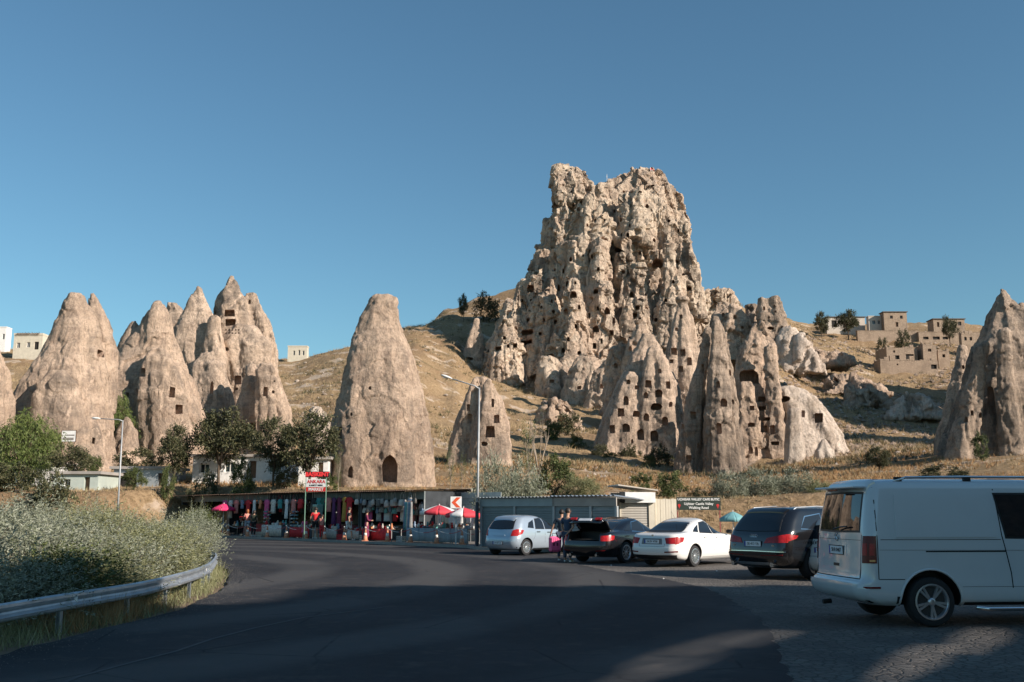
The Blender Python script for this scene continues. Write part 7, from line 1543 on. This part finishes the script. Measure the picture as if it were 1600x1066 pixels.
def plant_px(kind, name, cat, label, px, pyb, pyt, wpx, Y, group=None):
    b, t = W(px, pyb, Y), W(px, pyt, Y); zg = tz(b.x, Y); z = min(b.z, zg) if abs(b.z-zg) < 2.5 else zg
    return plant(kind, name, cat, label, b.x, Y, z, wpx/FPX*Y*1.0, t.z - z, group)
for a in [
 ('willow','weeping_willow','tree','large drooping pale green willow at the left edge below the cones',30,760,640,118,76,None),
 ('willow','weeping_willow','tree','bright green willow growing in the gap between the first two cones',182,690,612,58,105,None),
 ('dark','broadleaf_tree','tree','dark tree with two toned crown left of the big dark pair',272,746,664,80,75.5,None),
 ('dark','broadleaf_tree','tree','widest dark tree in front of the low rounded cone',343,748,640,120,76,None),
 ('dark','broadleaf_tree','tree','dark tree right of the white building with a sunlit top',428,750,652,87,70.5,None),
 ('dark','broadleaf_tree','tree','spreading dark tree touching the lone cone',482,752,643,115,68,None),
 ('dark','broadleaf_tree','tree','shaded tree over the pale green shed',112,752,694,76,74,None),
 ('green','small_tree','tree','small leafy tree in front of the grey kiosk wall',210,765,730,40,72,None),
 ('green','small_tree','tree','thin young tree beside the kiosk doorway',262,768,722,26,73,None),
 ('roundd','dark_shrub','shrub','dark shrub mass under the willow at the left edge',20,772,716,84,69,None),
 ('roundd','dark_shrub','shrub','dark shrub below the pale green shed',80,776,735,70,66,None),
 ('roundd','dark_shrub','shrub','low dark hedge bush right of the notice board',215,735,694,66,88,None),
 ('roundd','dark_shrub','shrub','dark shrub at the foot of the stubby left rock',5,735,676,60,88,None),
 ('green','small_tree','tree','small tree at the right foot of the notice board',140,752,706,40,80,None),
 ('silver','silver_shrub','shrub','tall silvery shrub straight behind the tall street lamp',768,792,716,62,53,None),
 ('silver','silver_shrub','shrub','silvery shrub over the left half of the shuttered shed',812,792,724,68,54,None),
 ('green','leafy_shrub','shrub','greener tall shrub behind the middle of the shed',866,792,708,74,57,None),
 ('silver2','silver_shrub','shrub','yellowish shrub behind the right end of the shed',912,790,742,52,56,None),
 ('sparse','sapling','tree','thin leafy sapling on the slope right of the squat cone',826,770,650,46,68,None),
 ('bare','bare_tree','tree','bare pale branched tree on the slope right of the squat cone',842,768,636,74,72,None),
 ('sparse','sapling','tree','wispy sapling between lone cone and squat cone',704,770,694,26,66,None),
 ('sparse','sapling','tree','second wispy sapling near the pale boulders',722,766,712,20,70,None),
 ('round','leafy_shrub','shrub','small green shrub in front of the dark spire shade',1002,772,736,34,62,None),
 ('green','leafy_shrub','shrub','yellow green shrub behind the booth',1050,790,732,58,58,None),
 ('silver','silver_shrub','shrub','silver olive shrub just right of the cafe sign',1140,792,738,54,57,None),
 ('silver','silver_shrub','shrub','broad silver olive shrub in the middle behind the white saloon',1186,790,734,66,59,None),
 ('silver','silver_shrub','shrub','silver olive shrub above the black off roader roof',1236,788,736,68,60,None),
 ('silver2','silver_shrub','shrub','last silver olive shrub before the white van',1282,786,752,44,58,None),
 ('roundd','dark_shrub','shrub','dark shrub behind the cafe sign posts',1096,792,762,46,60,None),
 ('round','leafy_shrub','shrub','round green bush in the shaded gully under the castle',902,706,676,30,140,None),
 ('round','leafy_shrub','shrub','green bush at the left edge of the shaded gully',866,690,656,40,148,None),
 ('roundd','dark_shrub','shrub','dark shrub in the deepest shade of the gully',890,682,640,52,158,None),
 ('roundd','dark_shrub','shrub','dark shrub at the left foot of the cave cliff',940,722,690,30,132,None),
 ('roundd','dark_shrub','shrub','dark shrub at the middle foot of the cave cliff',985,726,694,36,132,None),
 ('roundd','dark_shrub','shrub','dark shrub between the cave cliff and the ribbed spire',1030,738,694,48,126,None),
 ('round','leafy_shrub','shrub','green shrub under the ribbed spire doorway',1015,736,708,24,122,None),
 ('round','leafy_shrub','shrub','yellowing scrub at the cave cliff corner',955,724,704,28,128,None),
 ('dark','broadleaf_tree','tree','lone round tree on the skyline of the shaded castle slope',724,478,459,22,262,None),
 ('roundd','dark_shrub','shrub','dense dark scrub on the skyline beside the castle flank',760,482,456,46,268,None),
 ('dark','broadleaf_tree','tree','dark conical tree at the left end of the ridge houses',1284,518,487,34,255,None),
 ('dark','broadleaf_tree','tree','broad tree before the shaded porch house on the ridge',1325,514,484,48,258,None),
 ('dark','broadleaf_tree','tree','tree in front of the long low ridge house',1484,528,494,32,248,None),
 ('roundd','dark_shrub','shrub','dark scrub left of the arched ruin',1378,540,524,22,240,None),
 ('roundd','dark_shrub','shrub','dark scrub on the ridge wall above the ruins',1412,524,510,26,246,None),
 ('dark','small_tree','tree','small tree alone on the near slope above the van',1375,742,698,48,82,None),
 ('roundd','dark_shrub','shrub','low dark scrub on the bank above the van roof',1470,744,724,80,66,None),
 ('round','leafy_shrub','shrub','scrubby bush at the foot of the giant dark cone',1532,704,672,26,84,None),
 ('roundd','dark_shrub','shrub','dark shrub before the left windows of the white building',322,762,726,50,72.5,None),
 ('green','small_tree','tree','leafy young tree before the white building door',378,764,712,40,71,None),
 ('roundd','dark_shrub','shrub','dark shrub at the right end of the white building',448,764,728,46,70,None),
 ('round','leafy_shrub','shrub','green shrub at the left foot of the lone cone',512,768,738,34,67,None),
 ('sparse','sapling','tree','wispy tall sapling right of the market sign',528,770,700,24,64,None)]:
    plant_px(*a)
# roadside bushes along the crash barrier
def near_shrub(kind, seed):
    rng = np.random.default_rng(seed); r = empty('roadside_shrub'); m = {'s': LM_SILVER, 'y': LM_SILVERY, 'g': LM_GREEN}[kind]
    V, F = crown_np(rng, (0,0,1.0), (1.05,1.05,.92), 60, 18, 13, .55, .085 if kind != 'g' else .075, .020 if kind != 'g' else .034, 1.1, 0, clr=.5, shell=.3)
    V2, F2 = crown_np(rng, (0,0,1.05), (.95,.95,.85), 46, 2, 34, 1.0, .075, .017, 3.2, 0, clr=.3, shell=.75); F = np.concatenate([F, F2 + len(V)]); V = np.concatenate([V, V2])
    V[:,2] = np.maximum(V[:,2], -.05); link('foliage', mesh_np('foliage', V, F, [m]), r); rs_ = random.Random(seed)
    for q in range(9):
        a = q*.7+rs_.random(); e = (math.cos(a)*rs_.uniform(.3,.8), math.sin(a)*rs_.uniform(.3,.8), rs_.uniform(1.2,1.9)); MB().tube([(0,0,-.3),(e[0]*.3,e[1]*.3,.6),e], [.03,.02,.005], 5).build('stem', M_BARK, r, True)
    return r
NS = [near_shrub('s', 1), near_shrub('s', 2), near_shrub('y', 3), near_shrub('g', 4)]; nused = [False]*4
ORD = ['first','second','third','fourth','fifth','sixth','seventh','eighth','ninth','tenth','eleventh','twelfth','thirteenth','fourteenth','fifteenth','sixteenth','seventeenth','eighteenth','nineteenth','twentieth','twenty-first','twenty-second','twenty-third','twenty-fourth','twenty-fifth','twenty-sixth']
rs = random.Random(8)
for row, (off_, sp_, lab) in enumerate(((1.25, 1.55, 'front row'), (2.9, 1.9, 'second row'), (5.0, 2.3, 'third row'), (7.8, 2.9, 'back row'))):
    d = 8.5 if row == 0 else 6.0; q_ = 0
    while d < total - .3:
        p, t_, nn = rail_at(d); w = p - nn*(off_ + rs.uniform(-.15,.15)); pxx = 800 + 1600*w.x/max(w.y, 1)
        if pxx > -120:
            r_ = rs.random(); i = (3 if r_ < .05 else 2 if r_ < .27 else rs.choice([0,1])); sc = rs.uniform(.86, 1.12); hz = rs.uniform(.74,1.2)*(.78 if row == 0 else .98)
            hz *= float(np.interp(w.y, [12, 16, 24, 40], [.70, .70, .70, .68])) 
            o = NS[i] if not nused[i] else copy_tree(NS[i]); nused[i] = True; o.name = 'roadside_shrub'; o.location = (w.x, w.y, -.05); o.scale = (sc*(1+.12*row), sc*(1+.12*row), hz); o.rotation_euler = (0,0,rs.uniform(0,6.28))
            tag(o, '%s %s shrub from the near end, %s behind the crash barrier' % (ORD[q_], ['silvery','silvery','yellowish','green'][i], lab), 'shrub', 'shrubs crowding the crash barrier'); q_ += 1
        d += sp_*rs.uniform(.85,1.15)
for k, (px, py) in enumerate(((334,893),(340,868),(338,850),(325,842))):
    g = G(px, py); i = [1,0,3,2][k]; o = copy_tree(NS[i]); o.name = 'roadside_shrub'; o.location = (g.x-.75, g.y, -.05); o.scale = (.8,.8,.78 if k else .6); o.rotation_euler = (0,0,k*1.3); tag(o, ['low silvery shrub poking past the end of the crash barrier','silvery shrub at the bend nearest the pink parasol','green shrub whose tip covers the far stalls','yellowish shrub hiding the start of the cone chain'][k], 'shrub', 'shrubs crowding the crash barrier')

# ------------------------------------------------------------ grass and scrub
def blades(name, P, h, w, m, seed, per=7, lean=.45, spread=.12):
    rng = np.random.default_rng(seed); n_ = len(P); O = np.repeat(P, per, 0) + np.concatenate([rng.normal(size=(n_*per,2))*np.repeat(spread*h, per)[:,None], np.zeros((n_*per,1))], 1)
    D = unit(np.concatenate([rng.normal(size=(n_*per,2))*lean, np.ones((n_*per,1))], 1)); hh = np.repeat(h, per)[:,None]*rng.uniform(.5,1.2,(n_*per,1)); ww = np.repeat(w, per)[:,None]
    a = rng.uniform(0, 2*np.pi, n_*per); S = np.stack([np.cos(a), np.sin(a), np.zeros_like(a)], 1); bend = D*hh + np.concatenate([rng.normal(size=(n_*per,2))*.12, np.zeros((n_*per,1))], 1)*hh
    V = np.stack([O - S*ww/2, O + S*ww/2, O + bend], 1).reshape(-1,3); o = link(name, mesh_np(name, V, np.arange(n_*per*3).reshape(-1,3), [m])); tag(o, kind='stuff'); return o
rng = np.random.default_rng(5)
def scatter(n_, Y0, Y1, c0, c1, pw=1.0):
    Y = Y0 + (Y1-Y0)*rng.random(n_)**pw; c = rng.uniform(c0, c1, n_); x = (c-800)/1600*Y; nz = fbm(np.stack([x*.12, Y*.12, np.zeros(n_)], 1), 3, 44); k = nz > rng.uniform(-.35, .25, n_); x, Y = x[k], Y[k]
    z = terrain_z(x, Y); return np.stack([x, Y, z-.03], 1)
P = scatter(26000, 53, 130, -60, 1700, 1.5); P = P[P[:,2] > .25]; blades('dry_grass', P, .16 + .0022*P[:,1], .016 + .00022*P[:,1], LM_STRAW, 1)
P = scatter(9000, 60, 120, 250, 1700, 1.3); P = P[P[:,2] > .4]; blades('reddish_dry_weeds', P, .25 + .0028*P[:,1], .02 + .0003*P[:,1], LM_STRAWR, 2, 8, .7)
P = scatter(30000, 115, 290, -60, 1700, 1.2); blades('far_dry_grass', P, np.full(len(P), .55) + .0012*P[:,1], np.full(len(P), .07), LM_STRAW, 3, 6, .6, .3)
P = scatter(5200, 100, 290, 400, 1700, 1.1); blades('grey_green_scrub', P, rng.uniform(.4,1.0,len(P)), np.full(len(P), .10), LM_DARK, 4, 14, .9, .45)
P = scatter(4200, 92, 290, 380, 1560, 1.2); rub = rng.uniform(.05,.34,len(P))**1.0; PR = P
# strip of grass under the barrier
Pn = []
for k in range(4200):
    d = rng.uniform(6, total); p, t_, nn = rail_at(d); w = p - nn*(rng.uniform(-.28, 1.6)); Pn.append((w.x, w.y, -.05))
Pn = np.array(Pn); near_h = rng.uniform(.12,.42,len(Pn)); blades('roadside_grass', Pn, near_h, np.full(len(Pn), .010), LM_SILVERY, 6, 6, .5, .25)
Pn = []
for k in range(420):
    d = rng.uniform(11.2, 14.8); p, t_, nn = rail_at(d); w = p - nn*(rng.uniform(-.2, 1.2)); Pn.append((w.x, w.y, -.05))
Pn = np.array(Pn); blades('straw_by_barrier', Pn, rng.uniform(.25,.60,len(Pn)), np.full(len(Pn), .009), LM_STRAWR, 7, 6, .45, .2)
# loose grit on the setts and along the asphalt edge
def grit(name, P, s_, m, seed):
    rng_ = np.random.default_rng(seed); n_ = len(P); base = np.array([(1,0,0),(-.5,.87,0),(-.5,-.87,0),(0,0,.8)]); F0 = np.array([(0,1,3),(1,2,3),(2,0,3)])
    a = rng_.uniform(0,6.28,n_); c_, s2 = np.cos(a), np.sin(a); B = np.stack([base[None,:,0]*c_[:,None]-base[None,:,1]*s2[:,None], base[None,:,0]*s2[:,None]+base[None,:,1]*c_[:,None], np.repeat(base[None,:,2], n_, 0)], -1)
    V = P[:,None] + B*(s_*rng_.uniform(.4,1.4,n_))[:,None,None]; F = (F0[None] + 4*np.arange(n_)[:,None,None]).reshape(-1,3); o = link(name, mesh_np(name, V.reshape(-1,3), F, [m])); tag(o, kind='stuff')
n_ = 9000; Y = rng.uniform(10, 42, n_); c = rng.uniform(850, 1700, n_); x = (c-800)/1600*Y; ex = np.interp(-Y, [-b for a, b in [(e[0], e[1]) for e in lot_edge]], [e[0] for e in lot_edge]); k = x > ex - .25*rng.random(n_)**2; grit('loose_gravel', np.stack([x[k], Y[k], np.full(k.sum(), -.004)], 1), .008, simple('grit', (.16,.15,.135), .95), 3)
Pg = []
for k in range(2500): d = rng.uniform(2, total); p, t_, nn = rail_at(d); w = p + nn*(.45 + abs(rng.normal())*.35); Pg.append((w.x, w.y, .0))
grit('roadside_grit', np.array(Pg), .008, MATS['grit'], 4)
grit('hillside_rubble', PR, .26, M_WHITE, 9)
P = scatter(3200, 120, 260, 1180, 1560, 1.0); grit('slope_stones', P, .55, M_ROCK, 10)
